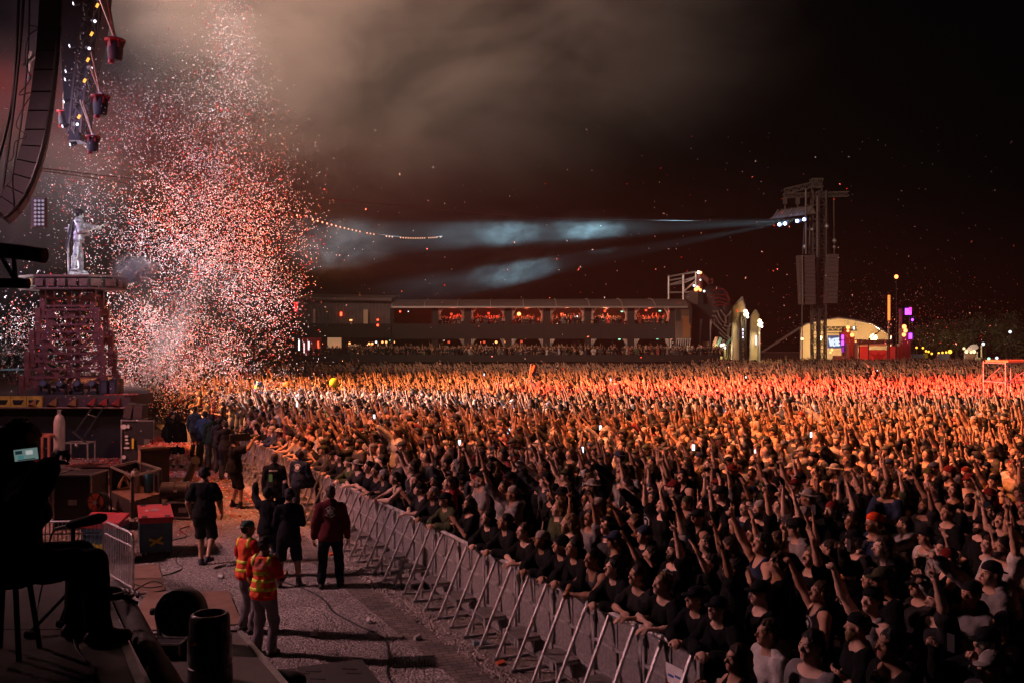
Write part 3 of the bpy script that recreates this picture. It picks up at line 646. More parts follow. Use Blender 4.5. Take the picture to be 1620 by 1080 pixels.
# gas cylinder
def gas_cylinder(loc, r, h, m, label, name='gas_cylinder'):
    t = thing(name, label, 'gas cylinder', loc); L = lambda g, n, mm: obj(n, g, mm, t, local=True, smooth=True)
    L(G().lathe([(r*.9,0),(r,.03),(r,h*.82),(r*.93,h*.87),(r*.7,h*.92),(r*.34,h*.945)], (0,0,0), n=20), 'bottle', m)
    L(G().cyl((0,0,h*.945), (0,0,h*.985), r*.3, r*.22), 'valve', steel); L(G().cyl((0,0,h*.985), (0,0,h), r*.42, n=12), 'valve_wheel', steel)
    L(G().cyl((0,-r*.2,h*.965), (0,-r*.8,h*.965), r*.12), 'outlet', steel); return t
whitegas = mat('chalky_grey_paint', (.30,.25,.24), .55, var=.2, scale=5)
gas_cylinder((px(78,740,27)[0], 27.6, 0), .155, 2.32, whitegas, 'tall pale gas cylinder standing before the black stage skirt')
redp = mat('red_pole', (.3,.1,.07), .6)
def frame_box(name, label, cat, lo, hi, m, r=.03, extra=None, brace=False):
    t = thing(name, label, cat, ((lo[0]+hi[0])/2, (lo[1]+hi[1])/2, lo[2])); X, Y, Z = (lo[0],hi[0]), (lo[1],hi[1]), (lo[2],hi[2])
    for x in X:
        for y in Y: obj('upright', G().bar((x,y,Z[0]), (x,y,Z[1]), r*2), m, t)
    for z in Z:
        for y in Y: obj('rail', G().bar((X[0]+r,y,z-(r if z==Z[1] else -r)), (X[1]-r,y,z-(r if z==Z[1] else -r)), r*2), m, t)
        for x in X: obj('rail', G().bar((x,Y[0]+r,z-(r if z==Z[1] else -r)), (x,Y[1]-r,z-(r if z==Z[1] else -r)), r*2), m, t)
    return t
frame_box('metal_frame', 'small brown open metal frame standing left of the tall gas cylinder', 'frame', (px(45,0,27)[0],27.2,.02), (px(72,0,27)[0],27.8,1.62), redp)
t = frame_box('metal_frame', 'low black rack frame with two small lamps right of the gas cylinder', 'frame', (px(90,0,28)[0],28.4,lpz), (px(129,0,28)[0],28.9,lpz+.62), steel, .018)
obj('lamp', G().ball(px(97,704,28.4), .05), alu, t); obj('lamp', G().ball(px(121,704,28.4), .05), alu, t)
t = thing('folding_stand', 'grey metal ladder stand leaning down in front of the stage skirt', 'stand', tuple(px(128,700,28.6)))
obj('rail', G().bar(px(153,634,28.9), px(118,684,28.6), .04), rubber, t); obj('rail', G().bar(px(166,640,29.2), px(133,690,28.9), .03), rubber, t)
obj('foot', G().bar(px(115,682,28.6), px(139,702,28.6), .08,.04), rubber, t); obj('crosspiece', G().bar(px(140,655,28.75), px(152,659,29.05), .03), steel, t)
# open rack case
def flight_case(name, label, lo, hi, body, edge, handles=True, cat='flight case', lid=None, er=.018):
    lo, hi = np.asarray(lo, float), np.asarray(hi, float)
    t = thing(name, label, cat, ((lo[0]+hi[0])/2, (lo[1]+hi[1])/2, lo[2]))
    obj('case_body', G().box(lo+er*.5, hi-er*.5), body, t)
    X, Y, Z = (lo[0],hi[0]), (lo[1],hi[1]), (lo[2],hi[2])
    for x in X:
        for y in Y: obj('edge_profile', G().bar((x,y,Z[0]), (x,y,Z[1]), er*2), edge, t)
    for z in Z:
        for y in Y: obj('edge_profile', G().bar((X[0]+er,y,z), (X[1]-er,y,z), er*1.9), edge, t)
        for x in X: obj('edge_profile', G().bar((x,Y[0]+er,z), (x,Y[1]-er,z), er*1.9), edge, t)
    for x in X:
        for y in Y:
            for z in Z: obj('corner_cap', G().ball((x,y,z), er*1.9, 8, 4), edge, t)
    if handles:
        w = min(.1, (hi[0]-lo[0])*.2); cx = (lo[0]+hi[0])/2; cz = (lo[2]+hi[2])/2
        obj('handle_plate', G().box((cx-w,lo[1]-.004,cz-.06), (cx+w,lo[1]+.006,cz+.06)), edge, t)
    return t
rk = flight_case('rack_case', 'open upright black rack case with stickers and red interior edge', (px(190,0,27.8)[0],27.9,lpz+.003), (px(216,0,27.8)[0],28.6,lpz+1.32), black, steel, False)
x0, x1 = px(190,0,27.9)[0], px(216,0,27.9)[0]
obj('door', G().box((x1+.03,27.86,lpz+.02), (x1+.50,27.92,lpz+1.30)), black, rk); obj('door_edge', G().bar((x1+.51,27.89,lpz+.02), (x1+.51,27.89,lpz+1.30), .035).bar((x1+.02,27.89,lpz+1.315), (x1+.53,27.89,lpz+1.315), .035), steel, rk)
stk = mat('white_sticker', (.62,.58,.55), .5, var=.1)
obj('yellow_sticker', G().box((x1-.13,27.872,lpz+.50), (x1-.07,27.878,lpz+.80)), mat('yellow_tape', (.75,.55,.04), .5), rk)
for k, (dx, z, w, h) in enumerate(((.12,1.14,.09,.07),(.25,1.15,.04,.06),(.20,.86,.05,.035),(.20,.76,.05,.03),(.22,.66,.06,.03),(.20,.52,.09,.03),(.12,.25,.06,.06))):
    g = G(); g.lathe([(w,0),(w,.004)], (x0+dx,27.872,lpz+z), (0,1,0), 14)
    g.v = [(a[0], a[1], lpz+z+(a[2]-lpz-z)*h/w) for a in g.v]
    obj('sticker', g, stk, rk)
obj('door_sheet', G().box((x1+.24,27.848,lpz+.42), (x1+.42,27.856,lpz+.78)), mat('dull_sheet', (.12,.11,.09)), rk)
for i, (u0, u1, v0, v1, rot, lb) in enumerate(((200,214,636,661,.22,'left one leaning back'),(214,231,638,662,.05,'right one upright'))):
    c = (px(u0,v0,28.2)+px(u1,v1,28.2))/2; c[1] = 28.2; t = thing('wedge_speaker', f'black speaker box on top of the open rack case, {lb}', 'speaker', (c[0],28.2,lpz+1.345))
    h = (v1-v0)*28.2/F/2*.93; w = (u1-u0)*28.2/F/2; obj('cabinet', G().obox((0,0,h+.02), (w*.9,.2,h), RY(rot)), black, t, local=True); obj('grille', G().obox(RY(rot)@V(0,-.207,0)+V(0,0,h+.02), (w*.8,.006,h*.9), RY(rot)), mat('grille_cloth', (.05,.03,.03)), t, local=True)
# big black crate with confetti on top and cans
cr = thing('stage_crate', 'big black and brown crate strewn with confetti, can on top', 'crate', (-9.7,26,0))
A = [gd(224,793), gd(268,787)]
cz = 1.36
def quadbox(g, a, b, depth, z0, z1):
    a, b = a.copy(), b.copy(); d = unit(V(-.46,1.0,0))*depth; return g.prism([V(a[0],a[1],z0), V(b[0],b[1],z0), V(b[0]+d[0],b[1]+d[1],z0), V(a[0]+d[0],a[1]+d[1],z0)], (0,0,z1-z0))
obj('body', quadbox(G(), A[0], A[1], 1.0, .02, cz), mat('crate_black', (.03,.026,.026), .8), cr)
obj('side_board', G().prism([V(A[0][0]-.006,A[0][1]+.006,.02), V(A[0][0]-.43,A[0][1]+.90,.02), V(A[0][0]-.45,A[0][1]+.89,.02), V(A[0][0]-.02,A[0][1]-.01,.02)], (0,0,cz-.03)), mat('tan_board', (.24,.14,.09), .8, var=.3), cr)
obj('lid', quadbox(G(), A[0]+V(-.03,-.03,0), A[1]+V(.03,-.03,0), 1.07, cz+.001, cz+.06), mat('crate_lid', (.12,.075,.055), .8, var=.4), cr)
tag(obj('drink_can', G().lathe([(.028,0),(.033,.01),(.033,.15),(.027,.165)], px(239,712,26.3)*V(1,1,0)+V(0,.1,cz+.062), n=12), mat('can_red', (.25,.03,.05), .3, .5), smooth=True), 'small dark red drink can standing on the confetti-strewn black crate', 'can')
# black open bin with gas bottles
ob = thing('open_case', 'open-topped black case holding gas bottles, with grey metal rim', 'open case', (-9,23,0))
Q = [gd(176,801), gd(210,820), gd(254,806), gd(216,789)]; oz = 1.02
for i in range(4):
    a, b = Q[i], Q[(i+1)%4]
    obj('corner_post', G().bar((a[0],a[1],0), (a[0],a[1],oz), .06), black, ob); obj('rim', G().bar((a[0],a[1],oz+.02), (b[0],b[1],oz+.02), .045), steel, ob)
    if i in (2,3): obj('side_panel', G().bar((a[0],a[1],oz/2), (b[0],b[1],oz/2), .02, oz-.04), black, ob)
    else: obj('side_panel', G().bar((a[0],a[1],.2), (b[0],b[1],.2), .02, .36), black, ob)
obj('floor', G().prism([V(q[0],q[1],.40) for q in Q], (0,0,.02)), ply, ob)
cm = (Q[0]+Q[1]+Q[2]+Q[3])/4
gas_cylinder((cm[0]+.05,cm[1]-.12,.421), .11, .62, mat('grey_bottle', (.38,.37,.40), .5), 'grey gas bottle standing inside the open black case')
gas_cylinder((cm[0]+.35,cm[1]-.02,.421), .11, .58, mat('blue_bottle', (.05,.22,.45), .4), 'grey gas bottle with blue cap in the open case')
cable('rope', 'bundle of tan straps and hoses piled in the open black case', [cm+V(-.45,.1,.5), cm+V(-.3,0,.75), cm+V(-.15,.1,.5), cm+V(-.35,.15,.9), cm+V(-.1,.05,.62), cm+V(-.4,-.1,.55), cm+V(-.2,.0,.98)], .02, mat('tan_strap', (.35,.22,.12)))
# black flat case left of it, drum-like spotlight
flight_case('flight_case', 'large black flight case with grey lid edge behind the steel fence', (px(98,0,22)[0],21.6,.02), (px(156,0,22)[0],22.5,1.26), black, steel, True)
flight_case('flight_case', 'wide low black case far left behind the sitting photographer', (px(45,0,23)[0],23,.02), (px(97,0,23)[0],24,1.10), mat('case_dark', (.03,.025,.028), .7), steel, True)
flight_case('flight_case', 'tall black case stack at the left edge behind the seated man', (-12.5,15.0,.02), (-8.95,16.4,1.75), black, steel, True)
sp = px(157,793,20.5); t = thing('spotlight', 'round black spotlight with orange gel on a stand by the open case', 'spotlight', (sp[0],sp[1],0))
obj('housing', G().lathe([(.16,-.14),(.20,-.1),(.22,.06),(.23,.10)], sp, (-.25,-1,.05)), black, t, smooth=True); obj('gel', G().lathe([(.19,0),(.19,.006)], sp+unit(V(-.25,-1,.05))*.105, (-.25,-1,.05)), mat('orange_gel', (.30,.06,.025), .35), t)
for a in range(6): obj('guard_bar', G().bar(sp+unit(V(-.25,-1,.05))*.125+V(math.cos(a*1.047)*.05,0,math.sin(a*1.047)*.05), sp+unit(V(-.25,-1,.05))*.125+V(math.cos(a*1.047)*.22,-.0,math.sin(a*1.047)*.22), .014), black, t)
obj('hub', G().cyl(sp+unit(V(-.25,-1,.05))*.115, sp+unit(V(-.25,-1,.05))*.15, .05), steel, t)
obj('stand', G().cyl((sp[0],sp[1],.0), (sp[0],sp[1],sp[2]-.2), .03), black, t); obj('yoke', G().bar(sp+V(-.26,0,-.2), sp+V(-.26,0,.05), .03).bar(sp+V(.26,0,-.2), sp+V(.26,0,.05), .03).bar(sp+V(-.27,0,-.21), sp+V(.27,0,-.21), .03), black, t)
for k in (0,2.1,4.2): obj('leg', G().bar((sp[0],sp[1],.35), (sp[0]+.3*math.cos(k),sp[1]+.3*math.sin(k),.015), .025), black, t)
# teal case with red lid and a yellow cross of tape
teal = mat('teal_paint', (.025,.085,.12), .5, var=.3, scale=4); redlid = mat('red_lid', (.50,.04,.05), .45, var=.2, scale=6)
def red_lid_case(label, fl, fr, depth, h, rot_depth, stickers=True):
    t = thing('wheeled_case', label, 'equipment case', tuple((fl+fr)/2)); d = rot_depth/np.linalg.norm(rot_depth)*depth; a = unit(fr-fl)
    bk = V(0,0,.12)
    obj('case_body', G().prism([fl+bk, fr+bk, fr+d+bk, fl+d+bk], (0,0,h-.22)), teal, t)
    obj('red_band', G().prism([fl-a*.008-d*.01+V(0,0,h-.099), fr+a*.008-d*.01+V(0,0,h-.099), fr+a*.008+d*1.01+V(0,0,h-.099), fl-a*.008+d*1.01+V(0,0,h-.099)], (0,0,.05)), redlid, t)
    e = .02; q = [fl-a*e-d*e+V(0,0,h-.045), fr+a*e-d*e+V(0,0,h-.045), fr+a*e+d*(1+e)+V(0,0,h+.03), fl-a*e+d*(1+e)+V(0,0,h+.03)]
    obj('lid', G().prism(q, (0,0,.06)), redlid, t)
    if stickers:
        up = unit(np.cross(q[1]-q[0], q[3]-q[0])); 
        for s, w, dd in ((.17,.1,.08),(.83,.1,.08),(.17,.1,.92),(.83,.1,.92)):
            c = q[0]+(q[1]-q[0])*s+(q[3]-q[0])*dd+V(0,0,.064); R = np.stack([a, unit(q[3]-q[0]), up], 1); obj('lid_latch', G().obox(c, (w*.55,.05,.006), R), black, t)
        c = (q[0]+q[2])/2+V(0,0,.063)+unit(q[3]-q[0])*.05; R = np.stack([a, unit(q[3]-q[0]), up], 1); g = G(); g.lathe([(.085,0),(.085,.004)], c, up, 18); obj('round_sticker', g, mat('grey_sticker', (.35,.3,.3)), t)
        obj('sticker', G().obox(c-a*.16-unit(q[3]-q[0])*.02, (.03,.07,.003), R), mat('pale_sticker', (.7,.45,.42)), t)
    c = (fl+fr)/2+V(0,0,h*.42)-unit(d)*.006; R = np.stack([a, unit(d), V(0,0,1)], 1)
    for s in (-.62, .35): obj('tape_cross', G().obox(c+(-unit(d)*.004 if s < 0 else 0), (.14,.003,.024), R@RY(s)), mat('yellow_tape', (.75,.55,.04), .5), t)
    obj('ridge', G().obox((fl+fr)/2+V(0,0,h*.72)-unit(d)*.012, (np.linalg.norm(fr-fl)*.48,.01,.012), R), teal, t)
    for s in (.12, .88):
        for dd in (.12, .88):
            p = fl+(fr-fl)*s+d*dd; obj('castor', G().cyl(p+V(-.02,0,.05), p+V(.02,0,.05), .05, n=12), rubber, t); obj('castor_fork', G().box(p+V(-.035,-.03,.09), p+V(.035,.03,.119)), steel, t)
    return t
red_lid_case('teal wheeled case with bright red lid and a yellow tape cross', gd(221,884), gd(273,881), 1.15, .80, V(-.42,1,0))
red_lid_case('teal case with red lid standing half hidden behind the steel fence', gd(128,890), gd(186,892), .7, .78, V(-.1,1,0), False)
# long low flight case with the black drum on it
fc = flight_case('flight_case', 'low black flight case carrying a black drum, right of open case', gd(258,822)*V(1,1,0)+V(0,0,.06), gd(308,829)*V(1,1,0)+V(0,.95,.42), black, steel, True)
c = gd(280,822); 
bd = thing('confetti_blower', 'black ribbed drum lying on the low flight case', 'blower', (c[0],c[1]+.35,.45))
obj('drum', G().lathe([(.14,-.5),(.21,-.47),(.21,-.2),(.225,-.19),(.225,-.15),(.21,-.14),(.21,.12),(.225,.13),(.225,.17),(.21,.18),(.21,.46),(.15,.5)], (0,0,.21), (1,.05,0), 22), mat('blower_black', (.05,.04,.04), .45), bd, local=True, smooth=True)
for x in (-.25, .25): obj('cradle', G().box((x-.03,-.2,-.01), (x+.03,.2,.06)), black, bd, local=True)
obj('label_plate', G().box((-.14,-.226,.2), (-.05,-.208,.26)), stk, bd, local=True)
t = thing('confetti_cannon', 'long black tube standing tilted on the gravel left of the walking man', 'confetti cannon', tuple(gd(288,783)))
a, b = gd(289,781)+V(0,0,.08), px(309,729,24.9); obj('barrel', G().cyl(a, b, .10, n=16), black, t, smooth=True); obj('collar', G().cyl(b, b+(b-a)*.03, .115, n=16), rubber, t, smooth=True)
obj('base', G().lathe([(.14,0),(.13,.05),(.05,.09)], gd(289,783), n=12), black, t)
# steel pedestrian fences
def ped_fence(a, b, label, h=1.08, n=18):
    t = thing('steel_fence', label, 'fence', tuple((a+b)/2*V(1,1,0)), 'steel bar fences at the left')
    d = unit(b-a); U = V(0,0,1)
    fr = [a+U*.06, a+U*(h-.12), a+U*(h-.03)+d*.04, a+U*h+d*.14, b+U*h-d*.14, b+U*(h-.03)-d*.04, b+U*(h-.12), b+U*.06]
    obj('frame', G().tube(fr, .021, 8), alu, t, smooth=True)
    obj('bottom_rail', G().cyl(a+U*.17, b+U*.17, .016), alu, t)
    obj('middle_rail', G().cyl(a+U*.86, b+U*.86, .014), alu, t)
    L = np.linalg.norm(b-a)
    for i in range(1, n): p = a+(b-a)*i/n; obj('bar', G().cyl(p+U*.17, p+U*(h-.01), .009, n=6, caps=False), alu, t)
    s = np.cross(d, U)
    for p in (a+d*.2, b-d*.2): obj('foot', G().bar(p-s*.3+U*.015, p+s*.3+U*.015, .035,.02).bar(p+U*.02, p+U*.17, .03), steel, t)
    return t
fa = gd(46,921); fb = gd(163,918); fc_ = gd(207,938)
ped_fence(fa, fb, 'galvanised steel bar fence facing the camera behind the seated man')
ped_fence(fb+V(.06,-.04,0), fb+V(1.0,-1.15,0), 'galvanised steel bar fence running towards the camera beside the boards', n=16)
# ---------------------------------------------------------------- near decks at the lower left
DZ = 2.45; dmat = mat('deck_board', (.105,.085,.075), .55, var=.3, scale=3, bump=.15, bscale=30)
dk = thing('stage_wing_deck', 'dark deck under the seated photographer with pale edge strip', 'deck', (-4,6,0))
e0, e1 = gd(152,920,DZ), gd(214,1085,DZ); e2 = e1+(e1-e0)*.6
obj('deck_top', G().prism([V(-9,e0[1],DZ-.08), V(e0[0],e0[1],DZ-.08), V(e2[0],e2[1],DZ-.08), V(-9,e2[1],DZ-.08)][::-1], (0,0,.08)), dmat, dk)
obj('edge_strip', G().prism([V(e0[0]+.004,e0[1],DZ-.09), V(e2[0]+.004,e2[1],DZ-.09), V(e2[0]+.06,e2[1],DZ-.09), V(e0[0]+.06,e0[1],DZ-.09)], (0,0,.095)), alu, dk)
ed = unit(e1-e0); obj('fascia', G().prism([e0+V(.0,0,-.0), e2, e2+V(0,0,-2.3), e0+V(0,0,-2.3)], (.003,0,0)) , dark, dk)
for k in range(3):
    p = e0+(e1-e0)*(.05+.32*k); obj('leg', G().cyl((p[0]-.1,p[1]+0,.0), (p[0]-.1,p[1],DZ-.085), .03), steel, dk)
obj('deck_joint', G().bar(V(-9,6.1,DZ+.001), V(gd(190,1010,DZ)[0],6.1,DZ+.001), .012,.003), black, dk)
g = G().tube([e0+V(.14,.0,-.05), e0+(e1-e0)*.3+V(.16,0,-.03), e0+(e1-e0)*.6+V(.17,0,-.03), e1+V(.2,0,-.03), e2+V(.2,0,-.03)], .07, 10)
tag(obj('hose', g, mat('grey_hose', (.12,.11,.10), .8), smooth=True, origin=tuple(e0)), 'thick grey wrapped hose running along the near deck edge', 'hose')
LZ = 1.45; d2 = thing('lower_deck', 'lower dark deck carrying the fan and moving head light', 'deck', (-3,8,0))
q0, q1, q2 = gd(238,1010,LZ), gd(374,999,LZ), gd(452,1090,LZ)
obj('deck_top', G().prism([q0+V(-.6,0,-.08), V(q0[0]-.6,5,LZ-.08), V(q2[0]+.75,5,LZ-.08), q2+V(0,0,-.08), q1+V(0,0,-.08)], (0,0,.08)), dmat, d2)
obj('edge_strip', G().bar(q1+V(.03,0,-.03), q2+V(.03,0,-.03), .05,.09), steel, d2); obj('back_edge', G().bar(q0+V(-.6,.03,-.03), q1+V(0,.03,-.03), .03,.09), black, d2)
for p in (q0, q1+V(-.1,-.1,0), q2+V(-.15,0,0)): obj('leg', G().cyl((p[0],p[1]-.1,0), (p[0],p[1]-.1,LZ-.085), .03), steel, d2)
# fan
fc0 = px(287,968,9.0); r = .225
t = thing('stage_fan', 'big round black fan with side knobs on the lower deck', 'fan', (fc0[0],9.0,LZ))
ax = unit(V(-.1,-1,.12)); 
obj('housing', G().lathe([(r*.97,-.10),(r,-.09),(r,.09),(r*.97,.10),(r*.9,.10),(r*.9,-.09)], fc0, ax, 28), black, t, smooth=True)
s = unit(np.cross(ax, V(0,0,1))); uu = np.cross(s, ax)
obj('hub', G().cyl(fc0+ax*.02, fc0+ax*.10, .055, n=16), black, t, smooth=True)
for i in range(9):
    a = i*2*math.pi/9; d = s*math.cos(a)+uu*math.sin(a); e = -s*math.sin(a)+uu*math.cos(a)
    obj('fan_blade', G().add([fc0+d*.05, fc0+d*.05+e*.03+ax*.03, fc0+d*r*.86+e*.055+ax*.04, fc0+d*r*.86-e*.02], [(0,1,2,3)]), mat('blade_grey', (.10,.09,.09), .4), t)
for rr in (.3,.55,.8): obj('guard_ring', G().tube([fc0+ax*.105+(s*math.cos(a)+uu*math.sin(a))*r*rr for a in np.linspace(0,6.283,29)], .004, 4), black, t)
for sg in (-1,1):
    obj('knob', G().cyl(fc0+s*sg*r, fc0+s*sg*(r+.05), .018).cyl(fc0+s*sg*(r+.05), fc0+s*sg*(r+.075), .034, n=12), black, t)
    obj('stand_arm', G().bar(fc0+s*sg*(r+.025), V(fc0[0]+sg*.2*s[0],fc0[1],LZ+.03), .03), black, t)
obj('stand_foot', G().box((fc0[0]-.22,8.85,LZ), (fc0[0]+.22,9.15,LZ+.04)), black, t)
flight_case('power_box', 'small dark power box at the foot of the round fan', (gd(240,1028,LZ)[0],8.55,LZ+.01), (gd(240,1028,LZ)[0]+.33,8.75,LZ+.12), black, steel, False, 'power box', er=.008)
t = thing('plug', 'white cable connectors lying left of the fan', 'connector', tuple(gd(229,1021,LZ))); obj('connector', G().obox((0,0,.03), (.025,.05,.02), RZ(.6)), stk, t, local=True); obj('connector', G().obox((.05,-.02,.03), (.02,.05,.02), RZ(-.3)), steel, t, local=True)
# big cylinder light
c = px(332,1060,7.9); t = thing('cylinder_light', 'tall dark cylindrical stage light standing at the bottom left', 'stage light', (c[0],7.9,LZ))
obj('body', G().lathe([(.165,.0),(.185,.02),(.182,.16),(.172,.17),(.172,.185),(.182,.195),(.178,.40),(.168,.42),(.165,.53),(.158,.575),(.14,.592),(.125,.592),(.12,.54),(.03,.53)], (0,0,.0), n=30), mat('black_satin', (.022,.02,.02), .35), t, local=True, smooth=True)
obj('warning_label', G().box((-.10,-.181,.375), (-.05,-.172,.395)), yellow, t, local=True); obj('carry_slot', G().box((-.05,-.184,.22), (.07,-.172,.26)), black, t, local=True)
# two subwoofer-like cabinets lying at the bottom
cz1 = 1.0
t = thing('speaker_cabinet', 'black speaker cabinets lying flat with cut-out handles, bottom of photo', 'speaker', tuple(gd(500,1060,cz1)*V(1,1,0)))
a, b, c_, d_ = gd(470,1054,cz1), gd(572,1042,cz1), gd(612,1092,cz1), gd(500,1106,cz1)
obj('cabinet', G().prism([V(p[0],p[1],cz1-.5) for p in (a,d_,c_,b)], (0,0,.5)), mat('cabinet_black', (.04,.035,.035), .6, bump=.2), t)
a2, b2, c2 = gd(400,1064,cz1), gd(466,1055,cz1), gd(496,1108,cz1); d2_ = gd(420,1112,cz1)
obj('cabinet', G().prism([V(p[0],p[1],cz1-.5) for p in (a2,d2_,c2,b2)], (0,0,.496)), mat('cabinet_black', (.04,.035,.035), .6), t)
for u, v in ((553,1057),(560,1064),(496,1061),(503,1073),(478,1064)):
    p = gd(u, v, cz1); obj('handle_hole', G().obox(p+V(0,0,.002), (.075,.018,.003), RZ(-.1)), black, t)
p = gd(447,1075,1.25); tag(obj('rounded_case', G().ball(p, .22, 16, 8, (1,.7,.4)), black, smooth=True, origin=tuple(p)), 'dark rounded cover poking up at the bottom edge', 'cover')
# cable coil on the near deck, boom microphone on its stand
cc = gd(182,948,DZ)+V(0,0,.02)
for k in range(1): cable('cable_coil', 'coil of thick black cable lying on the near deck edge', [cc+V(.16*math.cos(a)*(1-.01*a)+.01*math.sin(3*a), .13*math.sin(a)-.01*a, .004*a+.01*abs(math.sin(a*1.5))) for a in np.arange(0, 25, .7)]+[cc+V(.22,-.15,.0)], .011, mat('coil_rubber', (.035,.033,.033), .5))
cable('cable', 'thin black cable trailing over the near deck', [gd(115,1000,DZ)+Z, gd(122,1030,DZ)+Z, gd(150,1062,DZ)+Z, gd(160,1090,DZ)+Z], .006)
m0 = px(140,823,6.3); t = thing('boom_microphone', 'black shotgun microphone with foam cover on a low tripod stand', 'microphone', (px(116,900,6.3)[0],6.3,DZ))
obj('foam_cover', G().lathe([(.012,-.15),(.028,-.12),(.036,.0),(.036,.08),(.02,.12)], m0, unit(px(180,815,6.3)-px(105,832,6.3)), 12), dark, t, smooth=True)
obj('microphone_body', G().cyl(px(88,836,6.3), px(112,830,6.3), .012), steel, t)
sx_ = px(116,830,6.3)[0]; obj('pole', G().cyl((sx_,6.3,DZ+.1), (sx_,6.3,m0[2]-.02), .014), black, t)
for k, (u, v) in enumerate(((168,1000),(45,1007),(95,990))):
    p = gd(u, v, DZ); obj('leg', G().cyl((sx_,6.3,DZ+.22), p+V(0,0,.02), .013), black, t); obj('rubber_foot', G().cyl(p+V(-.02,0,.018), p+V(.03,0,.018), .02), rubber, t)
cable('cable', 'thin cable looping from the boom microphone to its stand', [px(88,836,6.3), px(80,850,6.3), px(72,900,6.35), px(60,960,6.5), gd(55,1010,DZ)], .005)
# stool under the seated man
t = thing('stool', 'dark low stool under the seated photographer', 'stool', (-2.98,5.62,DZ)); obj('seat', G().lathe([(.17,0),(.19,.02),(.19,.05),(.17,.06)], (0,0,.42)), dark, t, local=True, smooth=True)
for k in range(4): a = .785+k*1.571; obj('leg', G().cyl((.11*math.cos(a),.11*math.sin(a),.42), (.17*math.cos(a),.17*math.sin(a),0), .016), black, t, local=True)
t = thing('camera_crane', 'blurred dark padded crane arm jutting in at the left edge', 'camera crane', tuple(px(0,420,9)))
obj('padded_arm', G().tube([px(-60,376,9), px(0,396,9), px(40,400,9), px(64,404,9), px(71,405,9)], .075, 12), dark, t, smooth=True)
obj('lower_tube', G().tube([px(-60,444,9), px(45,449,9)], .05, 10), dark, t, smooth=True)
for a, b in (((-30,438),(0,402)), ((0,402),(22,440)), ((22,402),(24,446)), ((-60,405),(-30,440))): obj('strut', G().bar(px(*a,9), px(*b,9), .03), dark, t)
obj('pedestal', G().cyl(px(-50,444,9), px(-50,444,9)*V(1,1,0)+V(0,0,0), .06), dark, t)
# ---------------------------------------------------------------- flown gear
la = thing('line_array', 'large dark curved line array speaker hanging at the top left', 'speaker array', tuple(px(60,0,20)))
R_ = [(98,-110),(99,-60),(98,0),(97,40),(95,80),(92,110),(88,145),(84,175),(79,205),(73,232),(65,260),(56,285),(44,310),(30,330),(12,346)]
L_ = [(66,-110),(64,-60),(62,0),(60,40),(57,80),(53,110),(49,145),(44,175),(39,205),(33,230),(26,252),(17,274),(6,292),(-6,306),(-22,318)]
lam = mat('array_black_violet_lit', (.05,.042,.055), .6)  # violet light of the rig haze is mixed into this black
for i in range(14):
    a, b, c, d = [px(*q, 20) for q in (L_[i], R_[i], R_[i+1], L_[i+1])]; k = .04
    a, b, c, d = a+(d-a)*k, b+(c-b)*k, c+(b-c)*k, d+(a-d)*k
    obj('cabinet', G().prism([a,b,c,d], (-.55,1.1,0)), lam, la)
obj('rigging_rail', G().tube([px(R_[i][0]-3,R_[i][1],20.02)+V(-.02,-.03,0) for i in range(15)], .03), black, la)
for i, (pts, lb) in enumerate((([(38,-10),(33,60),(24,150),(14,230),(4,300)],'straight dark cable left of the line array'),([(47,-10),(44,90),(34,190),(20,280),(22,330),(4,345)],'sagging dark cable close to the line array'),([(30,-10),(26,80),(18,170),(-4,260)],'leftmost dark cable at the top left corner'))):
    cable('hanging_cable', lb, [px(*q, 19.5) for q in pts], .03 if i != 1 else .018)
cable('cable_loops', 'looping thin cables hanging beside the line array', [px(*q, 19.4) for q in [(46,40),(60,45),(44,60),(40,100),(48,125),(30,150),(50,148),(34,175),(26,200),(42,215),(24,225),(20,250),(8,262),(20,280),(5,300),(-5,330)]], .012)
# blinder panel
t = thing('blinder_panel', 'tall dim blinder light panel with a grid of lamps below the array', 'stage light', tuple(px(62,336,27)))
obj('frame', G().obox(px(62,337,27), (.20,.08,.42)), lam, t); gl = glow('blinder_glow', (.75,.7,1), .3)
for r_ in range(7):
    for c in range(3): p = px(56+c*6, 318+r_*6.2, 26.9); obj('lamp', G().cyl(p, p+V(0,-.02,0), .038, n=8), gl, t)
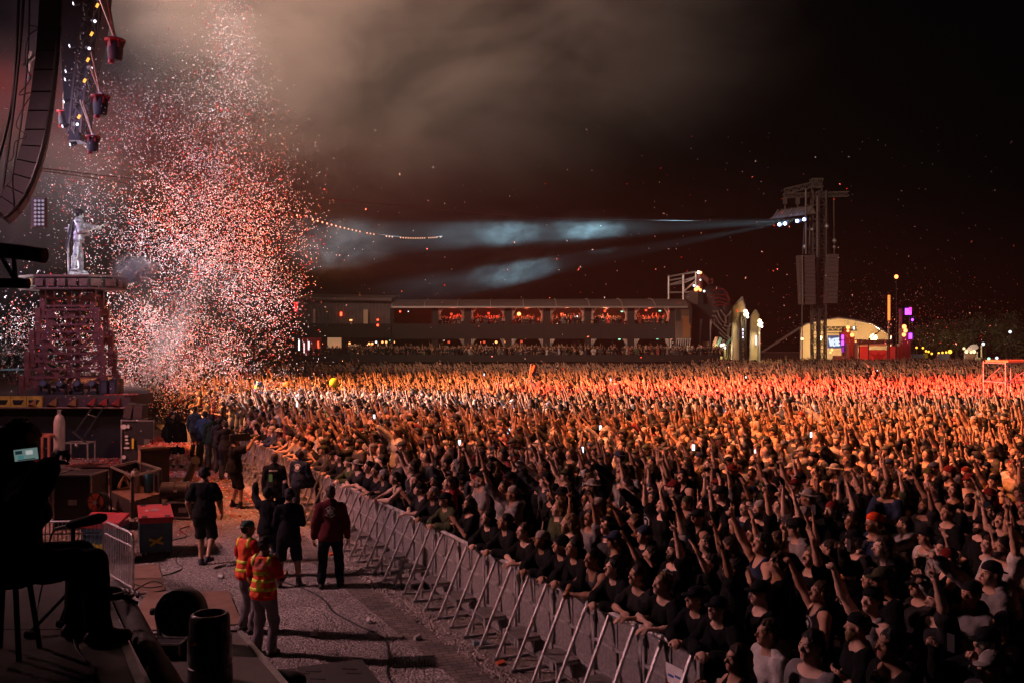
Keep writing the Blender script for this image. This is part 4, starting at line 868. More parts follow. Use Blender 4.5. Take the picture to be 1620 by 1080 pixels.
# hanging pods
podred = mat('pod_red', (.40,.02,.025), .4, var=.3)
def pod(u, v, hpx, label, Y=30, poles=((-32,-95),(-14,-95)), grp='red hanging light pods of the rig'):
    s = hpx/60*.36; c = px(u, v, Y); t = thing('light_pod', label, 'stage light', tuple(c), grp); L = lambda g, n, m: obj(n, g, m, t, local=True, smooth=True)
    L(G().lathe([(.10,.53),(.50,.50),(.54,.44),(.50,.40),(.42,.39)], (0,0,0), n=20).box((0,0,0),(0,0,0)) if False else G().lathe([(.10*s/.6,.56*s/.6),(.52*s/.6,.50*s/.6),(.54*s/.6,.44*s/.6),(.44*s/.6,.38*s/.6)], (0,0,0), n=20), 'top_ring', podred)
    for k in range(6):
        a = k*1.047+.3; L(G().bar((.46*s/.6*math.cos(a),.46*s/.6*math.sin(a),.42*s/.6), (.36*s/.6*math.cos(a),.36*s/.6*math.sin(a),.06*s/.6), .10*s/.6), 'bracket', podred)
    L(G().lathe([(.30*s/.6,-.62*s/.6),(.36*s/.6,-.5*s/.6),(.40*s/.6,-.1*s/.6),(.37*s/.6,.33*s/.6),(.2*s/.6,.37*s/.6)], (0,0,0), n=16), 'lamp_body', lam)
    L(G().cyl((-.14*s/.6,-.1,-.63*s/.6), (-.14*s/.6,-.1,-.80*s/.6), .16*s/.6), 'snout', podred)
    for dx, dy in poles:
        obj('hanger_pole', G().cyl(c+V(0,0,.56*s/.6), px(u+dx, v+dy, Y+.3), .035, n=8), mat('lit_pole', (.50,.36,.24), .4, .5), t)
    L(G().box((-.12*s/.6,-.12*s/.6,.565*s/.6), (.12*s/.6,.12*s/.6,.66*s/.6)), 'clamp', steel)
    return t
pod(182, 78, 60, 'red-rimmed light pod hanging highest right of the rig', poles=((-26,-85),(-13,-85)))
pod(159, 166, 56, 'red light pod hanging in the middle, below two crossed poles', poles=((-14,-83),(-17,-62)))
pod(147, 227, 44, 'smallest and lowest red light pod beside a bright orange pole', poles=((-20,-68),(-16,-66)))
pod(101, 186, 46, 'red light pod hanging behind, left of the other pods', 34, ((0,-90),(6,-90)))
pod(47, 122, 20, 'tiny red light pod glimpsed left of the line array', 36, ((0,-40),(3,-40)))
# hanging lighting truss with little lamps
lt = thing('lighting_truss', 'dark hanging lighting truss with small white and amber lamps', 'truss', tuple(px(118,0,33)))
obj('truss_body', G().prism([px(96,-60,33), px(168,-60,33), px(160,30,33), px(150,80,33), px(138,130,33), px(132,190,33), px(126,222,33), px(108,222,33), px(100,160,33), px(96,60,33)], (0,.7,0)), lam, lt)
obj('truss_frame', G().truss(px(150,-60,32.6), px(122,210,32.6), .4, 12, .035, .02), mat('truss_dull', (.12,.09,.09), .5, .5), lt)
whl = glow('white_lamp_glow', (.85,.85,1), 3); aml = glow('amber_lamp_glow', (1,.40,.06), 2)
for u, v, d in ((116,6,0),(110,73,0),(104,113,0),(103,126,0),(101,161,0),(99,200,0),(150,34,1),(141,77,1),(144,108,1),(122,197,1),(111,229,0)):
    p = px(u, v, 32.3); s = 1 if d else -1
    ax = unit(V(s*.8,-.6,-.35)); obj('lamp_can', G().cyl(p-ax*.22, p, .07, .09, 10), lam, lt, smooth=True); obj('lamp_face', G().cyl(p, p+ax*.012, .05, n=10), whl, lt)
for u, v in ((154,9),(145,54),(139,95),(134,128),(125,185)):
    p = px(u, v, 32.2); R = RY(.5); obj('amber_lamp', G().obox(p, (.03,.03,.07), R), aml, lt)
obj('crossbar', G().bar(px(38,104,33), px(56,88,33), .10), steel, lt)
cable('suspension_wire', 'long thin wire running from the stage across to the delay tower', [px(60,266,26), px(200,282,34), px(420,305,45), px(640,326,60), px(900,346,85), px(1225,351,110)], .022, mat('wire', (.12,.08,.08)))
cable('suspension_wire', 'second thin wire just below the first at the top left', [px(60,270,26), px(140,281,30), px(300,308,38), px(470,338,46)], .015, MATS['wire'])
t = thing('string_lights', 'string of tiny amber bulbs slanting down right of the confetti', 'string lights', tuple(px(470,340,46)))
a, b = px(470,339,46), px(700,374,80); n = 46
pts = [a+(b-a)*k/n-V(0,0,math.sin(k/n*math.pi)*.5) for k in range(n+1)]; obj('wire', G().tube(pts, .012, 4), MATS['wire'], t)
bl_ = glow('bulb_glow', (1,.45,.25), 1.6)
for p in pts[::1]: 
    if random.random() < .8: obj('bulb', G().ball(p-V(0,0,.06), .045, 6, 4), bl_, t)
# ---------------------------------------------------------------- the grandstand across the field
def fx(u, Y): return (u-810)/F*Y
def fz(v, Y): return CAMZ-(v-HV)/F*Y
GY = 105.0
def slab(g, u0, u1, v0, v1, Y, d=.3): return g.box((fx(u0,Y),Y,fz(v1,Y)), (fx(u1,Y),Y+d,fz(v0,Y)))
wallm = mat('black_cladding', (.022,.018,.017), .8, var=.2, scale=.6); canv = mat('tent_canvas', (.11,.09,.085), .75, var=.2, scale=.4)
inside = mat('dark_interior', (.05,.025,.02), .8); curt = mat('pale_curtain', (.60,.50,.45), .8, var=.3, scale=2)
gs = thing('grandstand', 'long two-storey black grandstand with curtained red-lit bays', 'grandstand', (fx(870,GY),GY,0))
obj('back_wall', slab(G(), 620, 1085, 487, 572, GY+8, .3), inside, gs)
obj('floor', G().box((fx(620,GY),GY+.31,fz(524,GY)-.15), (fx(1088,GY),GY+8,fz(524,GY))), inside, gs)
obj('floor', G().box((fx(470,GY),GY-4,0), (fx(1120,GY),GY+8,fz(572,GY))), wallm, gs)
obj('balcony_band', slab(G(), 620, 1088, 512, 536, GY, .3), wallm, gs)
obj('terrace_wall', slab(G(), 470, 1140, 561, 572, GY-4.3, .25), wallm, gs)
BAYS = [620,688,740,804,865,930,998,1064]
for i, u in enumerate(BAYS+[1084]):
    w = 5 if i else 3
    obj('pillar', slab(G(), u-w, u+w, 487.5, 511.5, GY+.02, .26), wallm, gs); obj('pillar', slab(G(), u-w, u+w, 536.5, 562, GY+.02, .26), wallm, gs)
# roof: barrel vault with panels
pr = [(487,0),(481,.6),(475,2.0),(471.5,3.8),(470,5.6),(472,7.6),(478,9)]
for i in range(9):
    u0, u1 = 620+i*52, 620+(i+1)*52-1; g = G(); vs = []
    for u in (u0, u1):
        lift = 1.5*(u-620)/470; 
        for v, d in pr: vs.append((fx(u,GY), GY-.6+d, fz(v-lift+1,GY)))
    n = len(pr); g.add(vs, [(k, k+1, n+k+1, n+k) for k in range(n-1)]); obj('roof_panel', g, canv, gs, smooth=True)
    obj('roof_rib', G().tube([V(fx(u0,GY),GY-.62+d,fz(v-1.5*(u0-620)/470+1,GY)+.03) for v, d in pr], .06, 5), mat('rib_grey', (.3,.26,.24), .5), gs)
obj('eave', slab(G(), 620, 1088, 484.5, 487.3, GY-.7, .25), mat('eave_metal', (.45,.42,.40), .4, .6), gs)
obj('gable_end', G().prism([V(fx(1089,GY),GY-.6+d,fz(v-.5,GY)) for v, d in pr]+[V(fx(1089,GY),GY+8,0), V(fx(1089,GY),GY+.4,0)], (.3,0,0)), wallm, gs)
obj('side_annex', slab(G(), 1068, 1093, 487, 536, GY-.35, .3), mat('annex_brown', (.10,.055,.035), .6), gs); obj('annex_window', slab(G(), 1069, 1077, 489, 508, GY-.38, .02), black, gs)
obj('annex_window', slab(G(), 1080, 1092, 500, 534, GY-.38, .02), mat('warm_glass', (.25,.11,.05), .2), gs)
def curtain(u0, v0, v1, side, wide, parent, Y=GY-.02, m=curt):
    """gathered drape hanging from a pillar, pulled aside"""
    g = G(); n = 6; rows = 7; vs = []
    for r in range(rows):
        t = r/(rows-1); w = wide*(1-.75*math.sin(min(t*1.5,1)*math.pi/2)) + (.8 if t > .7 else 0)*(t-.7)*wide
        for k in range(n+1): vs.append((fx(u0+side*w*k/n,Y), Y-.12*(k%2), fz(v0+(v1-v0)*t,Y)))
    g.add(vs, [(r*(n+1)+k, r*(n+1)+k+1, (r+1)*(n+1)+k+1, (r+1)*(n+1)+k) for r in range(rows-1) for k in range(n)])
    obj('curtain', g, m, parent)
for i, u in enumerate(BAYS[1:-1]):
    curtain(u+6, 487, 506, 1, 9, gs); curtain(BAYS[i+2]-6, 487, 508, -1, 9, gs)
    if i != 0: curtain(u+5.5, 536, 556, 1, 9, gs)
    if i in (0,1,2,4,5): curtain(BAYS[i+2]-5.5, 536, 557, -1, 8, gs)
redl = glow('red_lamp_glow', (1,.06,.02), 6); orl = glow('orange_lamp_glow', (1,.28,.08), 4); whw = glow('soft_white_glow', (.9,.95,1), 2); grn = glow('exit_green_glow', (.35,1,.6), 2)
def wlamp(u, v, r, m, par, Y=GY+1.5, name='lamp'): p = V(fx(u,Y),Y,fz(v,Y)); obj(name, G().ball(p, r, 8, 5), m, par)
for u, v, r, m in ((633,493,.10,redl),(821,497,.22,orl),(714,499,.02,redl),(772,560,.02,redl),(785,541,.14,orl),(800,540.5,.14,orl),(805,540.5,.12,orl),(1062,538,.16,orl),(912,501,.16,whw),(953,506,.12,whw),(687,552,.12,redl),(699,552,.10,redl),(728,552,.12,whw),(888,497,.1,redl),(1088,505,.07,orl),(646,493,.06,whw)):
    wlamp(u, v, r, m, gs)
for u, v, m in ((714,497,redl),(773,496,redl),(957,492,redl),(1022,491,redl),(710,541,redl),(766,541,redl),(825,540,redl)):
    obj('wall_panel', slab(G(), u-1.8, u+1.8, v-1.8, v+1.8, GY+7, .05), mat('red_orange_panel', (.6,.08,.04), .5, emit=(1,.12,.05), es=.8), gs)
for u, v in ((980,536.5),(1040,535.8),(984,493),(1044,492),): obj('exit_sign', slab(G(), u-1.8, u+1.8, v-.8, v+.8, GY+6.9, .05), grn, gs)
obj('bar_counter', slab(G(), 717, 725, 499, 506, GY+6, .1), mat('red_cloth_glow', (.5,.03,.02), emit=(1,.05,.02), es=.5), gs)  # the counter cloth is no lamp, its red glow is put into the material
obj('door', slab(G(), 905, 917, 539, 561, GY+6, .1), mat('pale_blue_door', (.10,.16,.20), .5), gs); obj('door', slab(G(), 1026, 1038, 539, 561, GY+6, .1), MATS['pale_blue_door'], gs)
for k in range(7): curtain(1069+k*3.6, 535, 560, 1, 3.2, gs, GY-.3)
obj('white_column', slab(G(), 1056, 1058, 536, 557, GY-.05, .1), curt, gs); obj('white_column', slab(G(), 1060, 1062, 536, 557, GY-.05, .1), curt, gs)
# small real lamps in the lit bays
for u, v, c, p in ((775,500,(1,.06,.03),420),(835,500,(1,.14,.05),420),(715,500,(1,.1,.06),260),(900,500,(1,.22,.12),260),(960,500,(1,.3,.15),450),(1032,500,(1,.12,.06),450)):
    lamp('bay_lamp', (fx(u,GY),GY+1.6,fz(491,GY)), None, p*.9, c, kind='POINT', size=.3)
lamp('terrace_lamp', (fx(1080,GY-3),GY-3,fz(537,GY-3)), None, 70, (1,.8,.65), kind='POINT', size=.3)
# darker wing further left
wg = thing('hospitality_wing', 'dim dark building left of the grandstand with a few lit windows', 'building', (fx(550,GY),GY,0))
obj('wall', slab(G(), 468, 619, 474, 512, GY+1, .3), mat('wing_cladding', (.10,.085,.085), .7, var=.3, scale=.7), wg); obj('band', slab(G(), 468, 619, 512, 534, GY+.6, .3), wallm, wg)
obj('roof', G().prism([V(fx(468,GY),GY+.3,fz(474,GY)), V(fx(619,GY),GY+.3,fz(476,GY)), V(fx(619,GY),GY+8,fz(466,GY)), V(fx(468,GY),GY+8,fz(464,GY))], (0,0,.3)), canv, wg)
obj('back_wall', slab(G(), 468, 619, 534, 572, GY+6, .3), inside, wg)
for k in range(24): u = 482+k*5.6; obj('window_mullion', slab(G(), u-.3, u+.3, 478, 511, GY+.96, .03), mat('mullion', (.14,.12,.12), .4, .4), wg)
for u0, u1, v0, v1, m in ((495,499,489,511,curt),(538,541,494,500,redl),(553,557,505.5,507.5,orl),(554,557,508,513,curt),(575,582,490,512,mat('dim_amber',(.2,.12,.07),emit=(1,.5,.25),es=.12)),(596,599,505,507,redl),(596,599,513,516,redl)):
    obj('window', slab(G(), u0, u1, v0, v1, GY+.5, .03), m, wg)
amb = mat('lit_interior', (.5,.3,.18), emit=(1,.5,.25), es=.35); redi = mat('red_interior', (.4,.05,.05), emit=(1,.08,.08), es=.05)
for u0, u1, v0, v1, m in ((478,508,533,563,redi),(502,504.5,540,562,redl),(518,540,534,550,amb),(527,540,542,552,curt),(551,571,545.5,548,amb),(480,482,542,558,whw),(487,490,540,553,whw),(472,474,538,554,whw)):
    obj('lit_panel', slab(G(), u0, u1, v0, v1, GY+2, .05), m, wg)
for u, v, m in ((553,543,orl),(584,543.5,orl),(589,543.5,orl),(595,541,whw),(605,541,orl),(611,541,orl),(623,541,orl),(618,538.5,grn)):
    obj('lamp', G().ball(V(fx(u,GY+1),GY+1,fz(v,GY+1)), .12, 8, 5), m, wg)
for u in (587,598,611): obj('post', slab(G(), u-.9, u+.9, 543, 556, GY+1, .1), mat('amber_post_glow', (.5,.3,.15), emit=(1,.5,.2), es=.3), wg)  # plain posts given a dim amber glow in their material
tag(obj('red_banner', slab(G(), 465, 471, 478, 493, 80, .05), mat('banner_red', (.6,.02,.02), emit=(1,.02,.02), es=.6)), 'small glowing red banner at the right edge of the confetti cloud', 'banner')
# ---------------------------------------------------------------- scaffold tower, guitar-shaped skull sculpture, spires
SY = 108.0
P = lambda u, v, Y=SY: V(fx(u,Y), Y, fz(v,Y))
t = thing('scaffold_tower', 'bare scaffold tower rising above the right end of the grandstand', 'scaffold', (fx(1080,SY),SY,0))
for u, v in ((1058,438),(1081,435),(1101,431)):
    for d in (0, 5): obj('upright', G().cyl(P(u,v,SY+d), P(u,565,SY+d), .13, n=6), steel, t)
for (a, b) in (((1057,438),(1101,430)),((1058,451),(1104,437)),((1058,451),(1081,448)),((1081,448),(1103,438)),((1058,463),(1103,462)),((1058,444),(1081,440)),((1081,462),(1101,444))):
    obj('rail', G().cyl(P(*a), P(*b), .10, n=6), alu, t)
for u in (1058,1081,1101): obj('rail', G().cyl(P(u,440), P(u,436,SY+5), .1, n=6), alu, t)
obj('white_cover', G().prism([P(1085,470,SY-.5),P(1092,460,SY-.5),P(1104,460,SY-.5),P(1104,481,SY-.5),P(1090,481,SY-.5)], (0,2,0)), canv, t)
obj('mast', G().cyl(P(1107,432), P(1107,565), .35, n=8), redpaint, t)
warmw = glow('floodlight_glow', (1,.62,.28), 14); flw = glow('white_flood_glow', (1,.85,.7), 8)
for u, v, r, m in ((1105,431,.16,flw),(1108.5,431.5,.15,orl),(1098,452,.14,whw),(1101,458,.22,orl),(1104,456,.22,orl),(1108,459,.16,orl),(1114,461,.13,whw),(1103,454,.12,whw),(1108,443,.1,whw)): obj('lamp', G().ball(P(u,v,SY-.6), r, 8, 5), m, t)
obj('lamp_bracket', G().bar(P(1107,433), P(1124,448), .5).bar(P(1124,441), P(1124,449), .5), redpaint, t)
def ridge(pts, w, y): return G().tube([P(*p, y) for p in pts], w, 6)
sk = thing('skull_sculpture', 'huge dark curved sculpture with red streaks above a grey demon skull', 'sculpture', (fx(1135,SY),SY,0))
out = [(1113,452),(1125,450),(1140,452),(1149,459),(1155,470),(1158,482),(1159,495),(1158,512),(1156,528),(1153,539),(1146,537),(1135,528),(1126,519),(1122,505),(1117,490),(1114,470)]
c_ = P(1137,492,SY-1.2); vs = [P(*p) for p in out]; n = len(out); g = G()
g.add([p+V(0,.6,0) for p in vs]+[p+(c_-p)*.35+V(0,-.6,0) for p in vs]+[c_+V(0,-.4,0)], [(i,(i+1)%n,n+(i+1)%n,n+i) for i in range(n)]+[(n+i,n+(i+1)%n,2*n) for i in range(n)])
obj('body', g, mat('sculpture_black', (.02,.012,.012), .7), sk, smooth=True)
rs = mat('streak_red', (.20,.015,.015), .5); bone = mat('bone_grey', (.20,.17,.15), .6, var=.3)
for (a, b, c) in (((1126,460),(1136,457),(1146,458)),((1122,468),(1135,466),(1145,467)),((1124,473),(1138,471),(1150,475)),((1126,479),(1138,477),(1153,482)),((1128,484),(1140,482),(1150,484)),((1143,456),(1150,463),(1155,475)),((1146,464),(1151,470),(1154,478))): obj('red_streak', ridge((a,b,c), .055, SY-1.75), rs, sk)
for pts, w in ((((1140,490),(1145,497),(1148,502),(1153,498),(1158,492)),.16),(((1148,502),(1149,510),(1146,515),(1154,517),(1157,512)),.18),(((1128,494),(1135,492),(1138,500),(1143,508),(1147,511)),.13),(((1126,500),(1132,500),(1137,509),(1142,515)),.11),(((1126,508),(1133,516),(1140,522),(1148,530),(1154,534)),.12),(((1130,505),(1130,512),(1137,518)),.09),(((1143,518),(1149,523),(1155,520)),.12),(((1138,526),(1146,534),(1152,537)),.10)): obj('bone_ridge', ridge(pts, w*.6, SY-1.75), bone, sk)
obj('eye_hollow', G().ball(P(1150,487,SY-1.4), .45, 10, 6, (1,.3,1.4)), black, sk)
t = thing('black_screen_wall', 'tall black panel with hanging silver drapes left of the skull sculpture', 'panel', (fx(1105,SY),SY-2,0))
obj('panel', slab(G(), 1094, 1127, 481, 566, SY-.8, .3), black, t); obj('mast_panel', slab(G(), 1105, 1113, 462, 481, SY-.9, .3), black, t)
for u, w in ((1107,5),(1123,4)): curtain(u, 505, 563, 1, w, t, SY-1.0, mat('silver_drape', (.5,.42,.40), .5))
obj('low_wall', slab(G(), 1112, 1122, 540, 565, SY-1.1, .2), ply, t)
spw = mat('spire_paint', (.55,.45,.28), .7, var=.15, scale=.8)
def spire(u0, um, u1, vt, vs_, vb, label, Y, door=True):
    t = thing('gothic_spire', label, 'spire', (fx(um,Y),Y,0)); Q = lambda u, v: V(fx(u,Y), Y, fz(v,Y))
    obj('face', G().prism([Q(u0,vb),Q(u0+2,vs_),Q(um,vt),Q(u1-2,vs_-2),Q(u1,vb)][::-1], (0,.5,0)), spw, t)
    obj('edge_frame', G().tube([Q(u0,vb)+V(0,-.06,0),Q(u0+2,vs_)+V(0,-.06,0),Q(um,vt)+V(0,-.06,0)], .09, 6), alu, t); obj('edge_frame', G().tube([Q(u1,vb)+V(0,-.06,0),Q(u1-2,vs_-2)+V(0,-.06,0),Q(um,vt)+V(0,-.06,0)], .09, 6), alu, t)
    if door:
        obj('truss', G().truss(Q(um-1.5,vs_+10)+V(0,-.8,0), Q(um-.5,vb)+V(0,-.8,0), .5, 9, .05, .035), black, t)
        obj('arch_opening', G().prism([Q(um-5,vb),Q(um-5,vs_+16),Q(um-2.5,vs_+9),Q(um+1,vs_+16),Q(um+1,vb)][::-1], (0,-.03,0)), mat('dark_fabric_panel', (.08,.07,.055)), t)
    obj('light_strip', slab(G(), um+.6, um+2, vs_+35 if door else vs_+31, vs_+50 if door else vs_+45, Y-.5, .05), glow('strip_glow', (.8,.75,1), 3.5), t)
    return t
spire(1158,1174,1180,470,485,569,'tallest warm-lit pointed arch panel right of the skull sculpture', 109)
spire(1186,1195,1202,490,500,569,'smaller dim pointed arch panel left of the festival tent', 114, False)
t = thing('gate_hall', 'low yellow-lit pavilion with striped roof behind the skull sculpture', 'pavilion', (fx(1140,112),112,0))
obj('wall', slab(G(), 1124, 1158, 544, 568, 112, .3), mat('cream_wall', (.5,.42,.22), .7), t)
for k in range(4): u = 1126+k*7; obj('roof_panel', G().prism([P(u,545,111.8),P(u+6,545,111.8),P(u+10,533,111.8),P(u+5,533,111.8)], (0,-.1,0)), mat('teal_roof' if k % 2 else 'rust_roof', (.10,.2,.2) if k % 2 else (.25,.12,.09)), t)
for k in range(6): obj('post', slab(G(), 1127+k*5.5, 1128.2+k*5.5, 546, 568, 111.5, .2), black, t)
for u, v in ((1145,545),(1141,546),(1146.5,550)): obj('lamp', G().ball(P(u,v,111), .16, 8, 5), whw, t)
lamp('hall_lamp', tuple(P(1140,550,110.5)), None, 260, (1,.8,.42), kind='POINT', size=.3)
for u, v, Y in ((1180,493,108.6),(1202.5,508,113)):
    t = thing('floodlight_post', f"post of warm floodlights {'beside the tallest arch panel' if u < 1190 else 'beside the smaller dim arch panel'}", 'floodlight', (fx(u-1,Y),Y,0))
    obj('post', G().cyl(P(u-1,v,Y), P(u-1,569,Y)*V(1,1,0), .12, n=6), alu, t)
    for du, dv in ((-.6,0),(-.8,5.5),(2.8,3.5),(2.8,8.5)): obj('lamp', G().ball(P(u+du,v+dv,Y-.3), .22 if du < 0 else .13, 8, 5), warmw if du < 0 else flw, t)
    lamp('floodlight', (fx(u,Y)-.4,Y-1.6,fz(v+2,Y)), (fx(u-8,Y),Y,0) if u < 1190 else (fx(u-6,Y),Y,1), 1100, (1,.72,.36), 110, .8, .3)
# ---------------------------------------------------------------- delay tower
TY = 112.0; D = lambda u, v, Y=TY: V(fx(u,Y), Y, fz(v,Y))
dt = thing('delay_tower', 'tall truss tower with two speaker arrays and blue-white beam lamps', 'tower', (fx(1295,TY),TY,0)); tm = mat('tower_steel', (.12,.10,.09), .6, .2)
for u in (1289.5,1300.5): obj('truss_mast', G().truss(V(fx(u,TY),TY,0), D(u,302), .74, 26, .07, .035), tm, dt)
obj('top_truss', G().truss(D(1242,303), D(1292,291), .6, 8, .05, .03), tm, dt); obj('mast_head', G().truss(D(1283,290), D(1301,290), .9, 3, .06, .04).bar(D(1284,289),D(1284,312),.12).bar(D(1300,289),D(1300,312),.12), tm, dt)
obj('cross_arm', G().truss(D(1240,310), D(1342,307), .5, 16, .05, .03), tm, dt)
for u in (1242,1262): obj('chain_motor', G().cyl(D(u,312), D(u,330), .06, n=6).obox(D(u,318), (.2,.2,.4)), tm, dt)
obj('front_leg', G().cyl(D(1275,300,TY-1), D(1275,402,TY-1), .12, n=6), tm, dt); obj('tall_tube', G().cyl(D(1293,310,TY-1), D(1293,480,TY-1), .11, n=6), tm, dt)
obj('canopy', G().add([D(1217,347,TY-1),D(1236,333,TY-1),D(1285,326,TY-1),D(1291,338,TY-1),D(1217,347,TY+2.5),D(1236,331,TY+2.5),D(1285,324,TY+2.5),D(1291,338,TY+2.5)], [(0,1,5,4),(1,2,6,5),(2,3,7,6),(0,3,2,1),(4,5,6,7),(0,4,7,3)]), mat('canopy_black', (.16,.13,.11), .7), dt)
for k in range(6): u = 1222+k*11; obj('canopy_rib', G().bar(D(u,346-k*1.6,TY-1.05), D(u+9,332-k*1.2,TY-1.05), .12), steel, dt)
cyl_ = glow('beam_lamp_glow', (.35,.5,1), 30)
for u, v in ((1233,355.5),(1241.5,354),(1261,350),(1272,347.5)):
    p = D(u, v, TY-1.4); obj('beam_lamp', G().ball(p, .17, 10, 6), cyl_, dt); obj('lamp_can', G().lathe([(.3,.0),(.33,.3),(.2,.6)], p+V(.1,.15,.05), (.8,.6,.1), 10), black, dt)
arrm = mat('array_grey', (.12,.09,.085), .6)
def array(u0, u1, v0, v1, n, Y, lean, par):
    for k in range(n):
        a = v0+(v1-v0)*k/n; b = v0+(v1-v0)*(k+.93)/n; s = lean*k/n; s2 = lean*(k+1)/n
        obj('speaker_box', G().prism([D(u0+s2,b,Y),D(u1+s2*.4,b,Y),D(u1+s*.4,a,Y),D(u0+s,a,Y)], (0,1.0,0)), arrm, par)
array(1263, 1289, 404, 482, 13, TY-1.6, 4, dt); array(1311, 1327, 402, 480, 13, TY-1.3, -5, dt)
for u in (1263.5+6,): obj('array_rail', G().cyl(D(u,404,TY-1.75), D(u+1,483,TY-1.75), .09, n=6), tm, dt)
for (a, b) in (((1270,402),(1275,311)),((1305,400),(1308,308)),((1311,404),(1309,308)),((1320,402),(1319,310)),((1303,482),(1314,506)),((1269,483),(1269,568)),((1275,360),(1293,376)),((1297,452),(1309,462)),((1282,325),(1280,402))): obj('cable_drop', G().cyl(D(*a), D(*b), .07, n=5), tm, dt)
for u, v, r in ((1308,358,.3),(1285,363,.22),(1320,381,.26),(1320,391,.2),(1273,391,.28)): obj('hoist', G().ball(D(u,v,TY-.8), r, 8, 5), steel, dt)
# ---------------------------------------------------------------- festival tent stage and the red stage towers
EY = 150.0; E_ = lambda u, v, Y=EY: V(fx(u,Y), Y, fz(v,Y))
te = thing('festival_tent', 'big cream arched tent stage lit warm behind the delay tower', 'tent', (fx(1335,EY),EY,0)); tc_ = mat('cream_canvas', (.60,.50,.32), .8, var=.15, scale=.25)
prof = [(1266,572),(1266.5,519),(1275,512.5),(1300,507),(1326,502.5),(1352,506),(1380,512.5),(1394,521),(1410,531),(1410,572)]
obj('inner_wall', G().prism([E_(*p, EY+9) for p in prof][::-1], (0,.3,0)), tc_, te)
for i in range(len(prof)-1):
    a, b = prof[i], prof[i+1]; obj('canvas_panel', G().add([E_(*a), E_(*b), E_(*b,EY+9), E_(*a,EY+9)], [(0,1,2,3)]), tc_, te)
obj('front_edge', G().tube([E_(*p) for p in prof], .14, 6), alu, te)
obj('guy_tube', G().cyl(E_(1266,518), E_(1205,557), .2, n=6), alu, te); obj('guy_tube', G().cyl(E_(1394,521), E_(1375,537), .12, n=6), black, te); obj('guy_tube', G().cyl(E_(1205,557), E_(1266,557), .08, n=6), steel, te)
obj('side_skirt', G().prism([E_(1206,572),E_(1206,558),E_(1264,558),E_(1264,572)][::-1], (0,.1,0)), mat('dark_tarp', (.05,.035,.03)), te)
obj('stage_truss', G().truss(E_(1302,520,EY+1), E_(1355,520,EY+1), .6, 12, .05, .03), black, te)
for u in (1342,1353): obj('roof_tube', G().cyl(E_(u,508,EY+4), E_(u,525,EY+2), .08, n=5), steel, te)
for u, v, r, m in ((1268.5,536,.22,warmw),(1296,535,.42,warmw),(1382,534,.55,warmw),(1351,518,.14,whw),(1351,520.5,.12,whw)): obj('lamp', G().ball(E_(u,v,EY+.5), r, 10, 6), m, te)
lamp('tent_flood', tuple(E_(1296,533,EY+1)), None, 1700, (1,.66,.36), kind='POINT', size=.4); lamp('tent_flood', tuple(E_(1382,533,EY+1)), None, 1700, (1,.62,.32), kind='POINT', size=.4); lamp('tent_flood', tuple(E_(1340,560,EY+1)), None, 900, (1,.62,.34), kind='POINT', size=.4)
# screen with its lettering
scn = thing('video_screen', 'video screen in the tent showing jagged pale letters', 'screen', tuple(E_(1320,540,EY+.2)))
obj('screen_panel', slab(G(), 1309, 1331, 530.5, 550.5, EY+.2, .1), mat('screen_navy', (.02,.025,.05), .4, emit=(.12,.16,.34), es=.5), scn); obj('top_bar', G().bar(E_(1308,527,EY+.1), E_(1332,527,EY+.1), .12), black, scn)
LW = glow('letter_glow', (.75,.85,1), 1.1)
def strokes(name, segs, w): 
    for s in segs:
        g = G(); g.bar(E_(s[0],s[1],EY+.12), E_(s[2],s[3],EY+.12), w); obj(name, g, LW, scn)
strokes('letter', [(1312,535,1314.5,547),(1314.5,547,1317,536)], .26); strokes('letter', [(1318,536,1318.3,547),(1318,536.5,1321,536),(1318.2,541,1321,540.5),(1318.4,546.8,1321,546)], .24)
strokes('letter', [(1322.6,534.5,1323.2,547)], .28); strokes('letter', [(1325,535,1325.3,546.5),(1325,535.5,1328.5,535),(1325.2,540.5,1328,540),(1325.3,546.3,1328.5,545)], .26)
# red lit stacked towers
RY_ = 140.0; R2 = lambda u, v, Y=RY_: V(fx(u,Y), Y, fz(v,Y)); rm_ = mat('industrial_red', (.25,.035,.03), .6, var=.3, scale=.6)
pur = glow('purple_glow', (.35,.04,1), 5)
t = thing('stage_tower', 'red industrial stage tower with orange flames and purple tubes, left of the red backdrop', 'tower', (fx(1345,RY_),RY_,0))
for u0, u1, v0, v1, m in ((1335.5,1346,519,572,rm_),(1332,1336,525,540,rm_),(1346.5,1352,532,572,rm_),(1339,1343,543,572,mat('grey_column',(.16,.13,.13))),(1353,1357,543,572,MATS['grey_column']),(1319,1338,562,572,MATS['grey_column'])): obj('block', slab(G(), u0, u1, v0, v1, RY_+(.0 if m is rm_ else -.6), 1.2 if m is rm_ else .5), m, t)
for u, v, r in ((1341.5,518,.28),(1341.5,523.5,.2),(1348,530,.3),(1316,553,.2),(1353.5,540,.12),(1314,557,.16)): obj('lamp', G().ball(R2(u,v,RY_-1), r, 8, 5), orl, t)
for v0, v1 in ((530,537),(539,546),(549,557)): obj('light_tube', slab(G(), 1331.8, 1335, v0, v1, RY_-.3, .2), pur if v0 < 548 else mat('dim_purple', (.2,.03,.3), emit=(.3,.03,.8), es=.5), t)
t = thing('red_backdrop', 'red lit stage backdrop with a dark star shape', 'stage backdrop', (fx(1385,RY_),RY_,0))
rb = mat('backdrop_red_glow', (.50,.06,.045), .6, var=.2, scale=.4, emit=(1,.06,.05), es=.10); rd = mat('star_red_glow', (.30,.015,.015), .6, emit=(1,.02,.02), es=.07)  # faint red emission in both materials imitates stage light on the backdrop
for u0, u1 in ((1359,1373.5),(1405,1417)): obj('side_panel', slab(G(), u0, u1, 547.5, 572, RY_, .3), rb, t)
